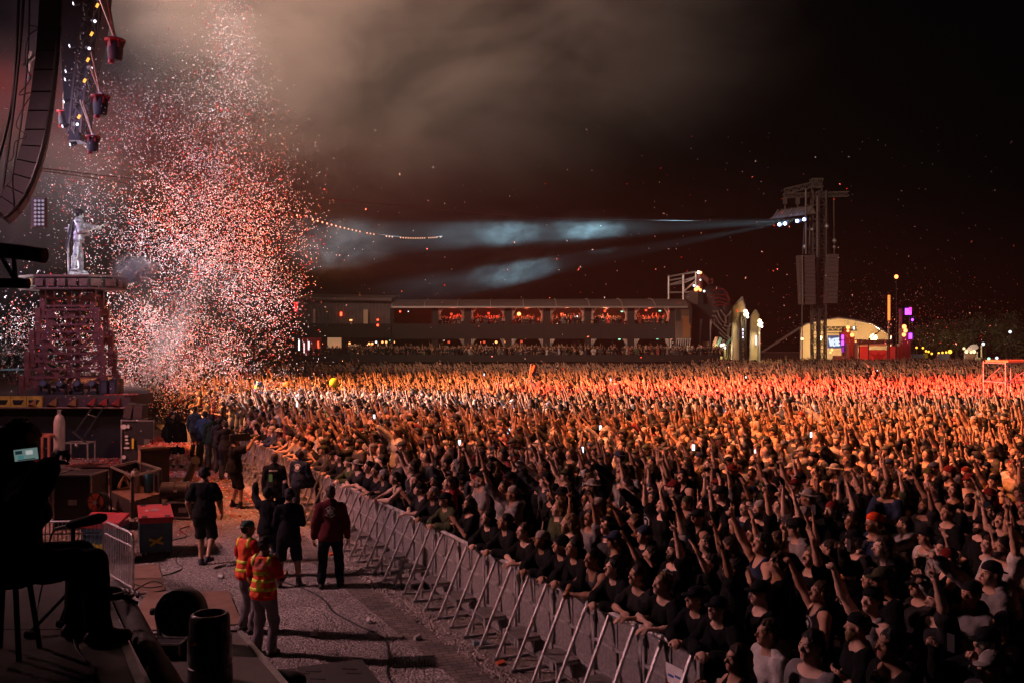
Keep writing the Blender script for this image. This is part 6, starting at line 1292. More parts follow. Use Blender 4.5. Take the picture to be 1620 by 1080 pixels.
# others at the far end of the pit
for (u, v, h, rz, lb, o, c) in (
 (281,740,87,6,'man in black hooded top and shorts walking away beyond the crate', dict(armL=DOWN,armR=DOWN,shirt='hoodie',legs='shorts',hair='long',fat=1.05), dict(hoodie=(.016,.012,.013),shorts=BLK,hair=HC[1])),
 (263,728,80,-60,'dark clothed person bending at the far left end of the pit', dict(armL=DOWN,armR=((.2,.5,-1),(-.1,.7,-.6),'relaxed',(-1,0,0)),shirt='jacket',hair='short',lean=.35), dict(jacket=(.025,.025,.03),trousers=(.02,.02,.025))),
 (308,722,82,-20,'man in pale blue denim jacket with back turned, far in the pit', dict(armL=BACK,armR=DOWN,shirt='jacket',hair='short',hood=0), dict(jacket=(.06,.085,.14),trousers=(.10,.09,.08))),
 (322,737,90,-5,'photographer in denim jacket and pale trousers stooping over gear', dict(armL=FOLD,armR=FOLD,shirt='jacket',hair='short',lean=.3,hood=0), dict(jacket=(.05,.07,.12),trousers=(.20,.16,.12))),
 (336,744,92,10,'man in dark green jacket watching the stage beside the barrier end', dict(armL=DOWN,armR=FOLD,shirt='jacket',cap='cap',hair='short'), dict(jacket=(.02,.04,.03),trousers=(.09,.08,.06),cap=(.03,.04,.03))),
 (347,748,90,-8,'person in charcoal jacket with a beanie among the pit photographers', dict(armL=FOLD,armR=FOLD,shirt='jacket',cap='beanie',hair='short'), dict(jacket=(.03,.03,.035),trousers=(.05,.045,.04),beanie=(.06,.05,.05))),
 (357,758,95,20,'man in dark hoodie and jeans just left of the cameraman', dict(armL=FOLD,armR=DOWN,shirt='hoodie',hair='short',beard=1), dict(hoodie=(.02,.02,.025),trousers=(.05,.06,.09)))):
    person_at(u, v, h, rz, lb, o, c | dict(body=S1), hb=.016, group=pitgrp)
# performer in silver on the tower
sil = (.50,.50,.54)
t = thing('person', 'performer in silver armour costume playing guitar on the tower platform', 'person', (xt(116),31.3,pz), rz=math.radians(-58)); t.scale = (1.18,)*3
GCL = V(.10,.22,1.24); NKL = unit(V(-.25,.86,.44))
oP = dict(armL=((.3,.2,-1),(.0,1,.35),'grip',(1,0,.4)), armR=((.3,-.1,-1),(-.35,.9,.1),'fist',(-1,0,0)), reachL=(tuple(GCL+NKL*.42+V(0,-.03,-.05)),(-1,-.2,-1)), reachR=(tuple(GCL+V(.05,.0,.02)),(1,-.7,-.6)), shirt='jacket', hood=0, hair='curly', hpitch=-.30, fat=1.06, thick=1.2, pelvis=1.05, footL=(.24,.12,.10), footR=(.26,-.14,.10), boot=.33, fold=.0035, loose=.016)
ms, J = fig_meshes(oP, .0125); silm = mat('silver_costume', (.42,.42,.46), .38, .55, var=.5, scale=18, bump=.5, bscale=40)
P_ = put_figure(t, ms, dict(body=(.62,.60,.60), hair=(.012,.011,.012)))
for n, o in P_.items():
    if n in ('jacket','trousers','shoe','shoe.'): o.data.materials.clear(); o.data.materials.append(silm)
for s, nm in ((-1,'shoe'),(1,'shoe.')):
    an = J['anL' if s < 0 else 'anR']; obj('platform_sole', G().obox(V(an[0],an[1]+.05,.05), (.055,.15,.05)), silm, P_[nm], local=True)
for nm in 'LR':
    v, q = surface([('e', J['nb']+J['Rc']@V((-1 if nm=='L' else 1)*.23,0,-.03), J['Rc'], V(.11,.12,.07), .02), ('fold', .012, 40., 1.)], .014); b = bpy.data.objects.new('shoulder_armour', mesh_np('shoulder_armour', v, q, [silm])); COL.objects.link(b); b.parent = P_['jacket']
g = G(); nb = J['nb']; rows = 9; cw = 8; vs = []
for r in range(rows):
    for k in range(cw+1):
        s = k/cw-.5; z = nb[2]+.0-r*.10; w = .34+.035*r; vs.append((s*w*.55, nb[1]-.13-.006*r-.03*math.cos(s*9)+.02*math.sin(k*2.4+r*.2)-.05*r*.25, z))
n0 = len(vs); vs += [(a, b-.008, c) for a, b, c in vs]; fs = [(r*(cw+1)+k, r*(cw+1)+k+1, (r+1)*(cw+1)+k+1, (r+1)*(cw+1)+k) for r in range(rows-1) for k in range(cw)]
g.add(vs, fs+[tuple(i+n0 for i in f[::-1]) for f in fs]); obj('cape', g, mat('cape_dark', (.012,.008,.01), .6), t, local=True, smooth=True)
gc = wp(t, GCL); q = thing('electric_guitar', 'dark electric bass guitar with pale neck held by the silver performer', 'guitar', tuple(gc)); Rg = RZ(math.radians(-58))
nk = unit(Rg@NKL); fr = unit(np.cross(nk, np.cross(Rg@V(.75,.6,0), nk))); upg = unit(np.cross(nk, fr)); Rm = np.stack([nk, fr, upg], 1)
sh_ = [(-.25,-.13),(-.30,0),(-.24,.15),(-.08,.11),(.02,.16),(.10,.10),(.04,.03),(.04,-.04),(.12,-.10),(.03,-.17),(-.10,-.12)]
obj('guitar_body', G().prism([Rm@V(a,-.02,b) for a, b in sh_], Rm@V(0,.04,0)), mat('guitar_lit_brown', (.20,.15,.13), .3), q, local=True); obj('neck', G().bar(Rm@V(.04,-.0,0), Rm@V(.62,.0,0), .05,.03), mat('guitar_neck', (.5,.4,.3), .4), q, local=True); obj('headstock', G().obox(Rm@V(.69,0,.01), (.08,.015,.045), Rm), MATS['guitar_lit_brown'], q, local=True)  # brown tone makes the black guitar body look lit
# seated photographer in the foreground
t = thing('person', 'silhouetted seated photographer in the near left foreground raising a phone', 'person', (-2.98,5.62,DZ), rz=math.radians(-48)); 
ph_ = px(52, 726, 5.45)
def tolocal(p, t): a = t.rotation_euler.z; d = (np.asarray(p)-np.array(t.location))/t.scale[0]; return (d[0]*math.cos(a)+d[1]*math.sin(a), -d[0]*math.sin(a)+d[1]*math.cos(a), d[2])
rR = tolocal(px(78,738,5.35), t); rL = tolocal(px(45,760,5.6), t)
oS = dict(armL=DOWN[:2]+('grip',(0,1,0)), armR=DOWN[:2]+('grip',(0,1,0)), reachR=(rR, (1,-.6,-.9)), reachL=(rL, (-1,.2,-1)), shirt='jacket', hood=1, hair='curly', pelvis=.56, footL=(.10,.40,0), footR=(.16,.46,0), kneeup=1.4, lean=.10, hyaw=.65, fat=1.12, thick=1.2, loose=.03)
ms, J = fig_meshes(oS, .0095, .013, .0095); P_ = put_figure(t, ms, dict(jacket=(.03,.027,.028), trousers=(.03,.027,.027), body=S2_, hair=(.03,.018,.012), shoe=(.10,.05,.025)))
q = phone(t, px(42,718,5.42), 'glowing phone held sideways by the seated photographer at left', (.3,.45,.42), .35, RY(math.pi/2-.12))
Rq = RY(math.pi/2-.12)
for dx, dz, w, h, c in ((-.01,.02,.012,.02,(.9,.9,.9)),(.012,-.03,.01,.016,(.1,.35,.35)),(-.015,-.04,.01,.02,(.02,.05,.06)),(.028,.0,.003,.05,(.02,.02,.03))):
    obj('screen_patch', G().obox(Rq@V(dx,-.0068,dz), (w,.0004,h), Rq), mat('screen_patch_%d' % int(c[0]*100+c[2]*10), (.02,.02,.02), var=0, emit=c, es=.4), q, local=True)
# ---------------------------------------------------------------- the audience
OPEN = 'open'
POSES = [
 dict(k='with one hand raised in a horned sign', armL=((.30,.40,.95),(.0,.25,1),'horns',(0,1,0)), armR=((.2,.25,-1),(-.1,.8,-.3),'relaxed',(-1,0,0)), hpitch=.2, shirt='tee', beard=1, w=4, up=1),
 dict(k='with both arms flung up', armL=((.35,.45,.9),(-.05,.25,1),OPEN,(0,1,0)), armR=((.40,.5,.8),(-.15,.1,1),'horns',(0,1,0)), hpitch=.2, shirt='tee', w=4, up=1, mouth=1),
 dict(k='standing with arms down', armL=DOWN, armR=DOWN, hpitch=.12, shirt='tee', w=2, up=0),
 dict(k='holding both hands up before the face', armL=((.25,.75,-.1),(-.3,.4,1),'grip',(0,1,0)), armR=((.25,.75,-.1),(-.3,.4,1),'grip',(0,1,0)), hpitch=.12, shirt='hoodie', w=2, up=0, phone=1),
 dict(k='clapping at chin height', fem=1, hair='long', armL=((.3,.6,-.55),(-.65,.55,.8),OPEN,(-1,0,0)), armR=((.3,.6,-.55),(-.65,.55,.8),OPEN,(-1,0,0)), hpitch=.15, shirt='tank', w=2, up=0),
 dict(k='pointing one arm at the stage', armL=DOWN, armR=((.15,.75,.60),(.0,.75,.70),'point',(0,0,-1)), hpitch=.15, shirt='hoodie', w=2, up=1),
 dict(k='with folded arms', armL=FOLD, armR=FOLD, hpitch=.08, shirt='tee', beard=2, fat=1.12, w=2, up=0),
 dict(k='with a hand at the chin', fem=1, hair='long', armL=((.1,.25,-1),(-.6,.7,.1),'relaxed',(-1,0,0)), armR=((.15,.45,-.9),(-.25,.3,1),'fist',(-1,0,0)), hpitch=.1, shirt='tee', w=1, up=0),
 dict(k='punching a fist into the air', armL=((.2,.2,-1),(-.1,.9,-.2),'relaxed',(-1,0,0)), armR=((.22,.45,.95),(-.05,.45,1),'fist',(0,1,0)), hpitch=.22, shirt='tank', thick=1.15, w=2, up=1, mouth=1),
 dict(k='carrying a rucksack', armL=DOWN, armR=((.2,.3,-1),(-.2,1,.1),'grip',(-1,0,0)), hpitch=.1, shirt='hoodie', pack=1, w=1, up=0),
 dict(k='waving a long outstretched arm', fem=1, hair='tail', armL=((.25,.55,.85),(.05,.5,.95),OPEN,(0,1,0)), armR=DOWN, hpitch=.18, shirt='tee', w=2, up=1),
 dict(k='with hands at the mouth', armL=((.3,.6,-.5),(-.55,.4,.9),OPEN,(-.5,-1,0)), armR=((.3,.6,-.5),(-.55,.4,.9),OPEN,(-.5,-1,0)), hpitch=.2, hair='curly', shirt='tee', w=1, up=0)]
LEAN = [
 dict(k='leaning on the barrier rail, hands clasped over it', armL=((.25,.60,-.70),(-.42,.9,-.18),'fist',(-.3,0,-1)), armR=((.25,.60,-.70),(-.42,.9,-.12),'fist',(-.3,0,-1)), shirt='tank', thick=1.1),
 dict(k='resting both forearms on the barrier rail', armL=((.3,.62,-.70),(-.15,.95,-.22),'relaxed',(0,0,-1)), armR=((.3,.55,-.75),(-.5,.85,-.1),'relaxed',(0,0,-1)), shirt='hoodie'),
 dict(k='propped on the rail with one hand hanging over', armL=((.2,.62,-.72),(.0,.9,-.4),'relaxed',(0,0,-1)), armR=((.3,.6,-.7),(-.55,.82,.0),'relaxed',(0,0,-1)), fem=1, hair='bun', shirt='tee'),
 dict(k='clapping above the barrier rail', armL=((.25,.55,-.72),(-.55,.45,.85),OPEN,(-1,0,0)), armR=((.25,.55,-.72),(-.55,.45,.85),OPEN,(-1,0,0)), shirt='tee', beard=2, hpitch=.2)]
for i_, p in enumerate(LEAN):
    if i_ == 0: p.update(reachL=((-.05,.43,1.19),(-1,.1,-.5)), reachR=((.04,.47,1.20),(1,.1,-.5)))
    if i_ == 1: p.update(reachL=((-.16,.35,1.19),(-1,.1,-.6)), reachR=((-.03,.40,1.20),(1,.1,-.5)))
    if i_ == 2: p.update(reachL=((-.22,.42,1.19),(-1,.1,-.6)), reachR=((-.02,.33,1.20),(1,.1,-.3)))
for p in LEAN: p.update(lean=.32 if p['k'][0] != 'c' else .1, ppitch=.12 if p['k'][0] != 'c' else .02, poff=-.1, hpitch=p.get('hpitch', .12)+(.25 if p['k'][0] != 'c' else 0), w=1, up=0)
HEADS = {'short': dict(hair='short', cap=None), 'cap': dict(hair='short', cap='cap'), 'backcap': dict(hair='short', cap='backcap'), 'long': dict(hair='long', cap=None), 'curly': dict(hair='curly', cap=None), 'beanie': dict(hair='short', cap='beanie'), 'bandana': dict(hair='short', cap='bandana'), 'tail': dict(hair='tail', cap=None), 'bun': dict(hair='bun', cap=None), 'bald': dict(hair='bald', cap=None), 'hat': dict(hair='short', cap='hat')}
def variant(p, i, hb=.013, hc=.019):
    o = dict(p, seed=float(i+1), legs=p.get('legs', 'long' if i % 3 else 'shorts'), hyaw=p.get('hyaw', .12*((i%3)-1)))
    base = 'long' if p.get('fem') else 'short'
    ms, J = fig_meshes(dict(o, hair='bald', cap=None), hb, hc)
    opts = [p.get('hair', 'short')]+(['cap','short','backcap','long'] if not p.get('fem') else ['short','cap'] if i % 2 else ['bun','bandana'])
    if i % 4 == 1: opts.append('beanie')
    if i % 4 == 2: opts.append('hat')
    opts = list(dict.fromkeys(opts)); heads = {}
    for h in opts:
        hm, _ = fig_meshes(dict(o, **HEADS[h]), hb, hc, .011, only=('hair','cap','beanie','bandana','hat')); heads[h] = hm
    for m in ('beard',):
        pass
    return dict(p=p, ms=ms, J=J, heads=heads)
VARS = [variant(p, i) for i, p in enumerate(POSES)]; LVARS = [variant(p, i+20) for i, p in enumerate(LEAN)]
COLS_T = [((.008,.008,.009),'black',26),((.022,.02,.022),'faded black',12),((.05,.05,.055),'charcoal',6),((.20,.19,.19),'grey',4),((.50,.47,.45),'white',3),((.025,.035,.07),'navy',3),((.20,.02,.025),'red',2),((.05,.06,.03),'olive',2),((.30,.22,.14),'tan',1)]
COLS_L = [((.02,.02,.022),8),((.03,.035,.055),5),((.16,.12,.08),3),((.06,.06,.05),3),((.10,.10,.11),2)]
CAPC = [((.012,.012,.014),'black'),((.30,.27,.25),'pale'),((.16,.02,.02),'red'),((.05,.055,.03),'olive'),((.03,.04,.08),'navy')]
HN = {0:'black',1:'dark',2:'brown',3:'light brown',4:'blond',5:'dark',6:'grey'}
rng = random.Random(11)
def wchoice(a, w): return rng.choices(a, weights=w)[0]
TOPN = {'tshirt':'t-shirt','hoodie':'hoodie','top':'tank top','jacket':'jacket'}
PEOPLE = []
def spectator(x, y, rz, vi=None, lean=None, top=None, head=None, capc=None, label=None, hairc=None, leg=None, scale=None, sk=None):
    src = LVARS[lean] if lean is not None else VARS[vi if vi is not None else wchoice(range(len(VARS)), [v['p']['w'] for v in VARS])]
    fem = src['p'].get('fem'); s = scale or (rng.gauss(1.05,.035)*(.94 if fem else 1))
    if lean is not None: s = scale or rng.uniform(.99, 1.03)
    t = thing('person', '', 'person', (x,y,0), 'audience members near the barrier', math.radians(rz)); t.scale = (s,s,s)
    tc, tn = next(((c, n) for c, n, w in COLS_T if n == top), (None, None)) if top else wchoice([(c,n) for c,n,w in COLS_T], [w for c,n,w in COLS_T])
    lc = leg or wchoice([c for c,w in COLS_L], [w for c,w in COLS_L]); hi = hairc if hairc is not None else rng.choices(range(7), weights=[4,5,5,3,2,2,1])[0]; sc_ = sk or rng.choice([S1,S1,S2_,S3,S3,S4] if rng.random() > .1 else [S4])
    hd = head if head in src['heads'] else rng.choice(list(src['heads'])); cc, cn = next(((c,n) for c,n in CAPC if n == capc), None) or (((.75,.08,.02),'orange') if capc == 'orange' else CAPC[rng.choices(range(5), weights=[8,2,2,1,1])[0]])
    cols = dict(body=sc_, trousers=lc, shorts=lc, tshirt=tc, hoodie=tc, top=tc, jacket=tc, hair=HC[hi], beard=HC[hi], cap=cc, beanie=cc, bandana=cc, hat=cc, shoe=(.03,.03,.03), backpack=(.02,.02,.022))
    tops = put_figure(t, src['ms'], cols); put_figure(t, src['heads'][hd], cols)
    if tn in ('black','faded black','charcoal') and rng.random() < .30 and y < 17 and lean is None: add_print(src, tops, rng.randrange(8))
    topn = next(n for n in src['ms'] if PCOL(n) in TOPN)
    hw = {'cap':f'{cn} cap','backcap':f'{cn} backward cap','beanie':f'{cn} beanie','bandana':f'{cn} bandana','hat':f'{cn} hat','bald':'shaved head'}.get(hd) or {'short':f'short {HN[hi]} hair','long':f'long {HN[hi]} hair','curly':f'{HN[hi]} curls','tail':f'{HN[hi]} ponytail','bun':f'{HN[hi]} bun'}[hd]
    desc = f"{'woman' if fem else 'bearded man' if src['p'].get('beard') else 'man'} in {tn} {TOPN[topn]}, {hw}"
    PEOPLE.append([t, x, y, desc, src['p']['k'], label, src, s]); return t
PRINTS = {}; dim_print = mat('dim_print', (.28,.26,.25), .8, var=.4, scale=25)
def motif(seed, kind):
    r = random.Random(seed); P = []
    if kind == 0: P += ring(.75, .9, 20)+ring(.15, .42, 10, .4, 5.6); P += rect(-.35,-.1,.35,.12,3)
    x = -1.0
    while x < 1.0:
        w = r.uniform(.06,.2); y0, y1 = r.uniform(-.22,-.1), r.uniform(.08,.24); sk_ = r.uniform(-.06,.06); yo = 1.25 if kind == 0 else .5
        P.append(([(x,yo+y0),(x+w*.45,yo+y0),(x+w*.45+sk_,yo+y1),(x+sk_,yo+y1)],[(0,1,2,3)])); x += w
    if kind == 1:
        for k in range(4): P += rect(-.5+r.uniform(-.2,.2), -.15*k-.06, .5+r.uniform(-.2,.2), -.15*k+.01, 3)
    return P
def add_print(src, tops, seed):
    nm = next(n for n in src['ms'] if PCOL(n) in TOPN); key = (id(src), seed % 8)
    o = tops[nm]; J = src['J']
    if key not in PRINTS:
        f = 1 if seed % 2 == 0 else -1; c = J['chest']+J['Rc']@V(0,0,.02)
        q = decal(None, o, 'shirt_print', motif(seed*7+len(PRINTS), (seed//2+len(PRINTS))%2), dim_print, c, J['Rc']@V(-f,0,0), J['Rc']@V(0,0,1), J['Rc']@V(0,-f,0), .10, .005); PRINTS[key] = q.data
    else:
        q = bpy.data.objects.new('shirt_print', PRINTS[key]); COL.objects.link(q); q.parent = o
# who leans on the rail (distance along the barrier from its near end)
rail = [(.35,1,'black','cap',None,'man in black hoodie and black cap, arms over the rail beside the white paper sign'),(.95,2,'black','bun',4,'woman in black top with fair hair bun leaning over the nearest barrier rail'),(1.95,1,'black','short',1,'dark-haired man in open black hoodie hanging an arm over the rail'),(2.45,0,'charcoal','short',1,'young man in dark tank top leaning far over the rail with bare arms'),(3.25,1,'black','hat',1,'man in wide black hat bowed behind the rail'),(3.8,1,'black','backcap',2,'man in pale backward cap resting his head on his hands at the rail'),(4.35,2,'black','bun',2,'woman with brown bun smiling just left of the pale backward cap'),(4.95,1,'black','short',1,'man in black hoodie slumped on the rail between brown bun and bearded man'),(.0,1,'black','cap',1,'man in black with cap at the very end of the barrier'),(1.45,2,'faded black','bun',2,'woman in faded black leaning between the fair bun and the open hoodie'),(2.9,1,'black','short',1,'man in dark hoodie close beside the wide black hat'),(5.6,1,'black','short',1,'bearded man in black stretching both arms across the rail'),(7.9,1,'black','short',6,'grey-haired man in black hoodie with red print at the rail'),(9.1,3,'black','short',2,'bearded man in black t-shirt clapping above the rail')]
taken = []
for s_, li, top, hd, hc_, lb in rail:
    p = bp_(s_, -.29); spectator(p[0], p[1], 116+rng.uniform(-8,8), lean=li, top=top, head=hd, hairc=hc_, capc='pale' if 'pale' in lb else 'black', label=lb, leg=(.02,.02,.022)); taken.append((p[0],p[1]))
s_ = 6.6
while s_ < 26:
    if not any(abs(s_-r[0]) < .5 for r in rail):
        p = bp_(s_, -.26-.08*rng.random()); spectator(p[0], p[1], 116+rng.uniform(-12,12), lean=rng.choices([0,1,2,3],weights=[2,3,2,2])[0]); taken.append((p[0],p[1]))
    s_ += rng.uniform(.5,.85)
# people picked out of the photograph (head position and distance)
def head_at(u, vh, h=1.68): Y = (CAMZ-h)*F/(vh-HV); return ((u-810)/F*Y, Y)
picks = [(1384,845,95,2,'navy','backcap','orange',None,'man in navy jumper wearing a bright orange backward cap'),
 (1432,825,88,3,'grey','short',None,2,'person in grey hoodie raising a camera right of the orange cap'),
 (1262,850,98,9,'grey','cap','black',None,'bearded man in pale grey hoodie with rucksack and dark cap'),
 (1312,875,70,1,'charcoal','short',None,1,'man in dark long shirt flinging both hands up, centre right'),
 (1350,830,100,2,'black','bandana','pale',None,'man in black with white patterned bandana left of the orange cap'),
 (1500,815,104,2,'black','beanie','olive',None,'man in black t-shirt with khaki shorts and patterned headwear'),
 (1566,905,92,7,'black','long',None,3,'young woman in black with long brown hair, hand at chin'),
 (1398,930,100,6,'black','cap','olive',None,'bearded man in olive cap with folded arms, lower right'),
 (1218,1000,104,9,'white','short',None,2,'young man in pale t-shirt with rucksack just right of the barrier end'),
 (1205,940,96,2,'black','cap','black',None,'man in black with black cap looking up near the barrier end'),
 (1286,1040,112,2,'grey','short',None,0,'dark-haired young man in grey t-shirt at the bottom edge'),
 (1360,985,84,6,'black','backcap','black',None,'man in black shirt and black-white cap seen from behind, lower right'),
 (1412,1050,96,2,'black','short',None,0,'bearded man with dark quiff near the bottom edge'),
 (1570,1060,110,2,'charcoal','bald',None,None,'bald man at the lower right corner'),
 (1168,1030,110,4,'black','long',None,2,'long-haired woman in the dark right behind the barrier end'),
 (1232,895,76,11,'black','curly',None,3,'curly-haired person holding hands to the mouth above the barrier end'),
 (975,850,85,2,'black','cap','navy',None,'man in black printed shirt and dark cap seen from behind'),
 (1005,815,70,10,'black','tail',None,3,'woman with bare arms raised behind the man in the navy cap'),
 (1120,850,95,3,'black','short',None,1,'man in black raising both hands before his face, right of centre')]
for u, v, rz, vi, top, hd, cc, hc_, lb in picks:
    x, y = head_at(u, v)
    if x < bl(y)+.7 and y > 9.6: x = bl(y)+.8
    spectator(x, y, rz, vi=vi, top=top, head=hd, capc=cc, hairc=hc_, label=lb); taken.append((x, y))
# everyone else: scattered with a minimum distance that follows the density of the photograph
cells = {}; CS = .8
def near(x, y, r):
    i, j = int(x//CS), int(y//CS)
    for a in range(i-1, i+2):
        for b in range(j-1, j+2):
            for q in cells.get((a,b), ()):
                if (q[0]-x)**2+(q[1]-y)**2 < r*r: return True
    return False
def addc(x, y): cells.setdefault((int(x//CS), int(y//CS)), []).append((x,y))
for x, y in taken: addc(x, y)
pts = []
rs_ = np.random.RandomState(5)
def minr(x, y):
    d = x-bl(y)
    r = .50
    if y < 17: r = .52+.30*min(1, max(0, (d-3)/4))*(1-max(0,(y-12))/5 if y > 12 else 1)
    r *= 1+.22*math.sin(x*.9+2*math.sin(y*.55))*math.sin(y*.8+1.3*math.sin(x*.4))
    if y > 60: r = max(r, .5)
    return r
for y0 in np.arange(7.4, 128, 1.0):
    xl = max(bl(y0)+.75, -24.5 if y0 < 60 else -32) if y0 > 9.2 else 2.2+(9.4-y0)*.75
    xr = .56*y0+1.5
    if y0 > 98: xl = max(xl, fx(1100, y0))
    if xr <= xl: continue
    n = int((xr-xl)*(16 if y0 < 60 else 9))
    X = xl+(xr-xl)*rs_.rand(n); Yv = y0+rs_.rand(n)
    for x, y in zip(X, Yv):
        if x < bl(y)+.75 and y > 9.6: continue
        if not near(x, y, minr(x, y)): addc(x, y); pts.append((x, y))
pts.sort(key=lambda p: p[1])
NEAR_N = 296-len(PEOPLE)-19
facing = lambda x, y: (103 if y < 14 else 112)
for x, y in pts[:NEAR_N]: spectator(x, y, facing(x, y)+rng.gauss(0, 13))
far = pts[NEAR_N:]
print('people near', len(PEOPLE), 'far', len(far), 'nearest far', far[0][1])
# labels: look first, then the row, then how many of the kind lie nearer the camera
def where(x, y):
    d = x-bl(y); row = int((d-.35)/.62)
    u = 810+x/y*F; v = HV+(CAMZ-1.7)/y*F
    if d < .7 and y > 9.4: return 'at the barrier rail'
    if row < 4 and y > 9.4: return f'{ordinal(row+1)} row behind the barrier'
    if v > 900: return 'in the dark lower right corner' if u > 1420 else 'at the bottom right of the photo'
    return ('in the dark crowd at far right' if u > 1380 else 'in the crowd right of centre' if u > 1080 else 'in the middle of the near crowd' if u > 820 else 'in the crowd left of centre')
used = {}
short = {'holding both hands up before the face':'hands before face','with one hand raised in a horned sign':'one horned hand raised','standing with arms down':'arms down','with both arms flung up':'both arms up','pointing one arm at the stage':'one arm pointing','punching a fist into the air':'fist up','waving a long outstretched arm':'one arm waving','carrying a rucksack':'with rucksack','with folded arms':'arms folded','clapping at chin height':'clapping','with a hand at the chin':'hand at chin','with hands at the mouth':'hands at mouth','leaning on the barrier rail, hands clasped over it':'hands clasped over rail','resting both forearms on the barrier rail':'forearms on rail','propped on the rail with one hand hanging over':'hand over rail','clapping above the barrier rail':'clapping'}
cnt = {}
lab = []
for e in sorted(PEOPLE, key=lambda e: e[2]):
    if e[5]: e[0]['label'] = e[5]; continue
    base = f"{e[3]}, {short[e[4]]}, {where(e[1], e[2])}"
    lab.append((e, base)); cnt[base] = cnt.get(base, 0)+1
seen = {}
for e, base in lab:
    if cnt[base] == 1: e[0]['label'] = base
    else:
        seen[base] = seen.get(base, 0)+1
        e[0]['label'] = f"{base}, {'nearest' if seen[base]==1 else ordinal(seen[base])+' nearest'} of {'the two' if cnt[base]==2 else 'several'}"
    w_ = e[0]['label'].split()
    if len(w_) > 16: e[0]['label'] = e[0]['label'].replace(' of several','').replace(' of the two','').replace(', in the',', the').replace('the dark crowd at far right','far right').replace('the middle of the near crowd','mid crowd').replace('the dark lower right corner','lower right corner').replace('faded black','washed-black').replace('in the middle of the near crowd','mid crowd').replace('of the photo','').replace('in the dark lower right corner','lower right corner').replace('crowd right of centre','right of centre').replace('crowd left of centre','left of centre').replace('backward cap','back-turned-cap').replace('row behind the barrier','row back').replace('light brown','tawny').replace('bearded man','bearded man').replace('hands clasped over rail','hands over rail').replace('one horned hand raised','horned sign').replace('tank top','vest')
    if False: e[0]['label'] = e[0]['label'].replace(' of the photo','').replace('in the dark ','dark ').replace('in the crowd ','').replace(' in the middle of the near crowd',' mid crowd').replace(' of several','').replace(' of the two','')
# phones held up by some of the near people
k = 0
for e in PEOPLE:
    if e[6]['p'].get('phone') and rng.random() < .8:
        t, J = e[0], e[6]['J']; p = (wp(t, J['palL'])+wp(t, J['palR']))/2+V(0,0,.05)
        a = t.rotation_euler.z; k += 1; u = 810+p[0]/p[1]*F; v = HV+(CAMZ-p[2])/p[1]*F
        phone(t, p, f"bright phone raised by {'a' if not e[5] else 'the'} {e[3].split(',')[0]}, {ordinal(k)} nearest such phone", (.55,.8,.95) if k % 3 else (.9,.9,1), 1.0, RZ(a)@RX(0))
for i, (u, v, Y, c) in enumerate(((470,640,34,(.8,.9,1)),(592,664,31,(.7,.85,1)),(727,748,23,(.6,.9,1)),(766,583,62,(.5,.4,1)),(805,712,26,(.4,.8,1)),(921,752,21.5,(.1,.7,.9)),(950,690,27,(.8,1,1)),(966,600,54,(1,1,1)),(1097,743,22,(.5,.9,.8)),(1180,596,60,(.9,.9,1)),(1196,765,21,(.2,.6,.9)),(1283,700,25,(.6,.8,1)),(1388,583,70,(.9,.8,1)),(1495,640,36,(1,.8,.8)))):
    p = px(u, v, Y); p[2] = min(p[2], 2.15); p[2] = max(p[2], 1.85)
    phone(None, p, f'tiny glowing phone above the distant crowd, {ordinal(i+1)} from the left', c, 2.2, RZ(.3*math.sin(i*3)))
# far audience: one mass, instanced on points
PC = bpy.data.collections.new('audience_figures')
def far_mats():
    out = []
    for nm, off, stops in (('far_skin', 0, [(0,(.46,.25,.15)),(.4,(.52,.31,.20)),(.75,(.38,.20,.12)),(.93,(.22,.11,.07))]),
                           ('far_top', 3.3, [(0,(.013,.013,.015)),(.55,(.03,.028,.03)),(.72,(.14,.13,.13)),(.78,(.40,.37,.36)),(.82,(.03,.04,.08)),(.87,(.24,.03,.03)),(.91,(.05,.07,.03)),(.94,(.3,.2,.1)),(.97,(.10,.10,.11))]),
                           ('far_leg', 7.1, [(0,(.02,.02,.022)),(.5,(.03,.04,.06)),(.8,(.15,.11,.08))]),
                           ('far_hair', 9.7, [(0,(.010,.007,.005)),(.45,(.03,.018,.01)),(.7,(.10,.06,.03)),(.85,(.012,.012,.014)),(.95,(.35,.32,.30))])):
        m = bpy.data.materials.new(nm); m.use_nodes = True; t = m.node_tree; b = t.nodes['Principled BSDF']; b.inputs['Roughness'].default_value = .7
        oi = t.nodes.new('ShaderNodeObjectInfo'); wn_ = t.nodes.new('ShaderNodeTexWhiteNoise'); wn_.noise_dimensions = '1D'; ad = t.nodes.new('ShaderNodeMath'); ad.operation = 'MULTIPLY_ADD'; ad.inputs[1].default_value = 137.3; ad.inputs[2].default_value = off
        t.links.new(oi.outputs['Random'], ad.inputs[0]); t.links.new(ad.outputs[0], wn_.inputs['W']); cr = t.nodes.new('ShaderNodeValToRGB'); cr.color_ramp.interpolation = 'CONSTANT'
        el = cr.color_ramp.elements; el[0].position = stops[0][0]; el[0].color = (*stops[0][1],1); el[1].position = stops[1][0]; el[1].color = (*stops[1][1],1)
        for p_, c_ in stops[2:]: e_ = el.new(p_); e_.color = (*c_,1)
        t.links.new(wn_.outputs[0], cr.inputs[0]); t.links.new(cr.outputs[0], b.inputs['Base Color']); out.append(m)
    return out
FM = far_mats()
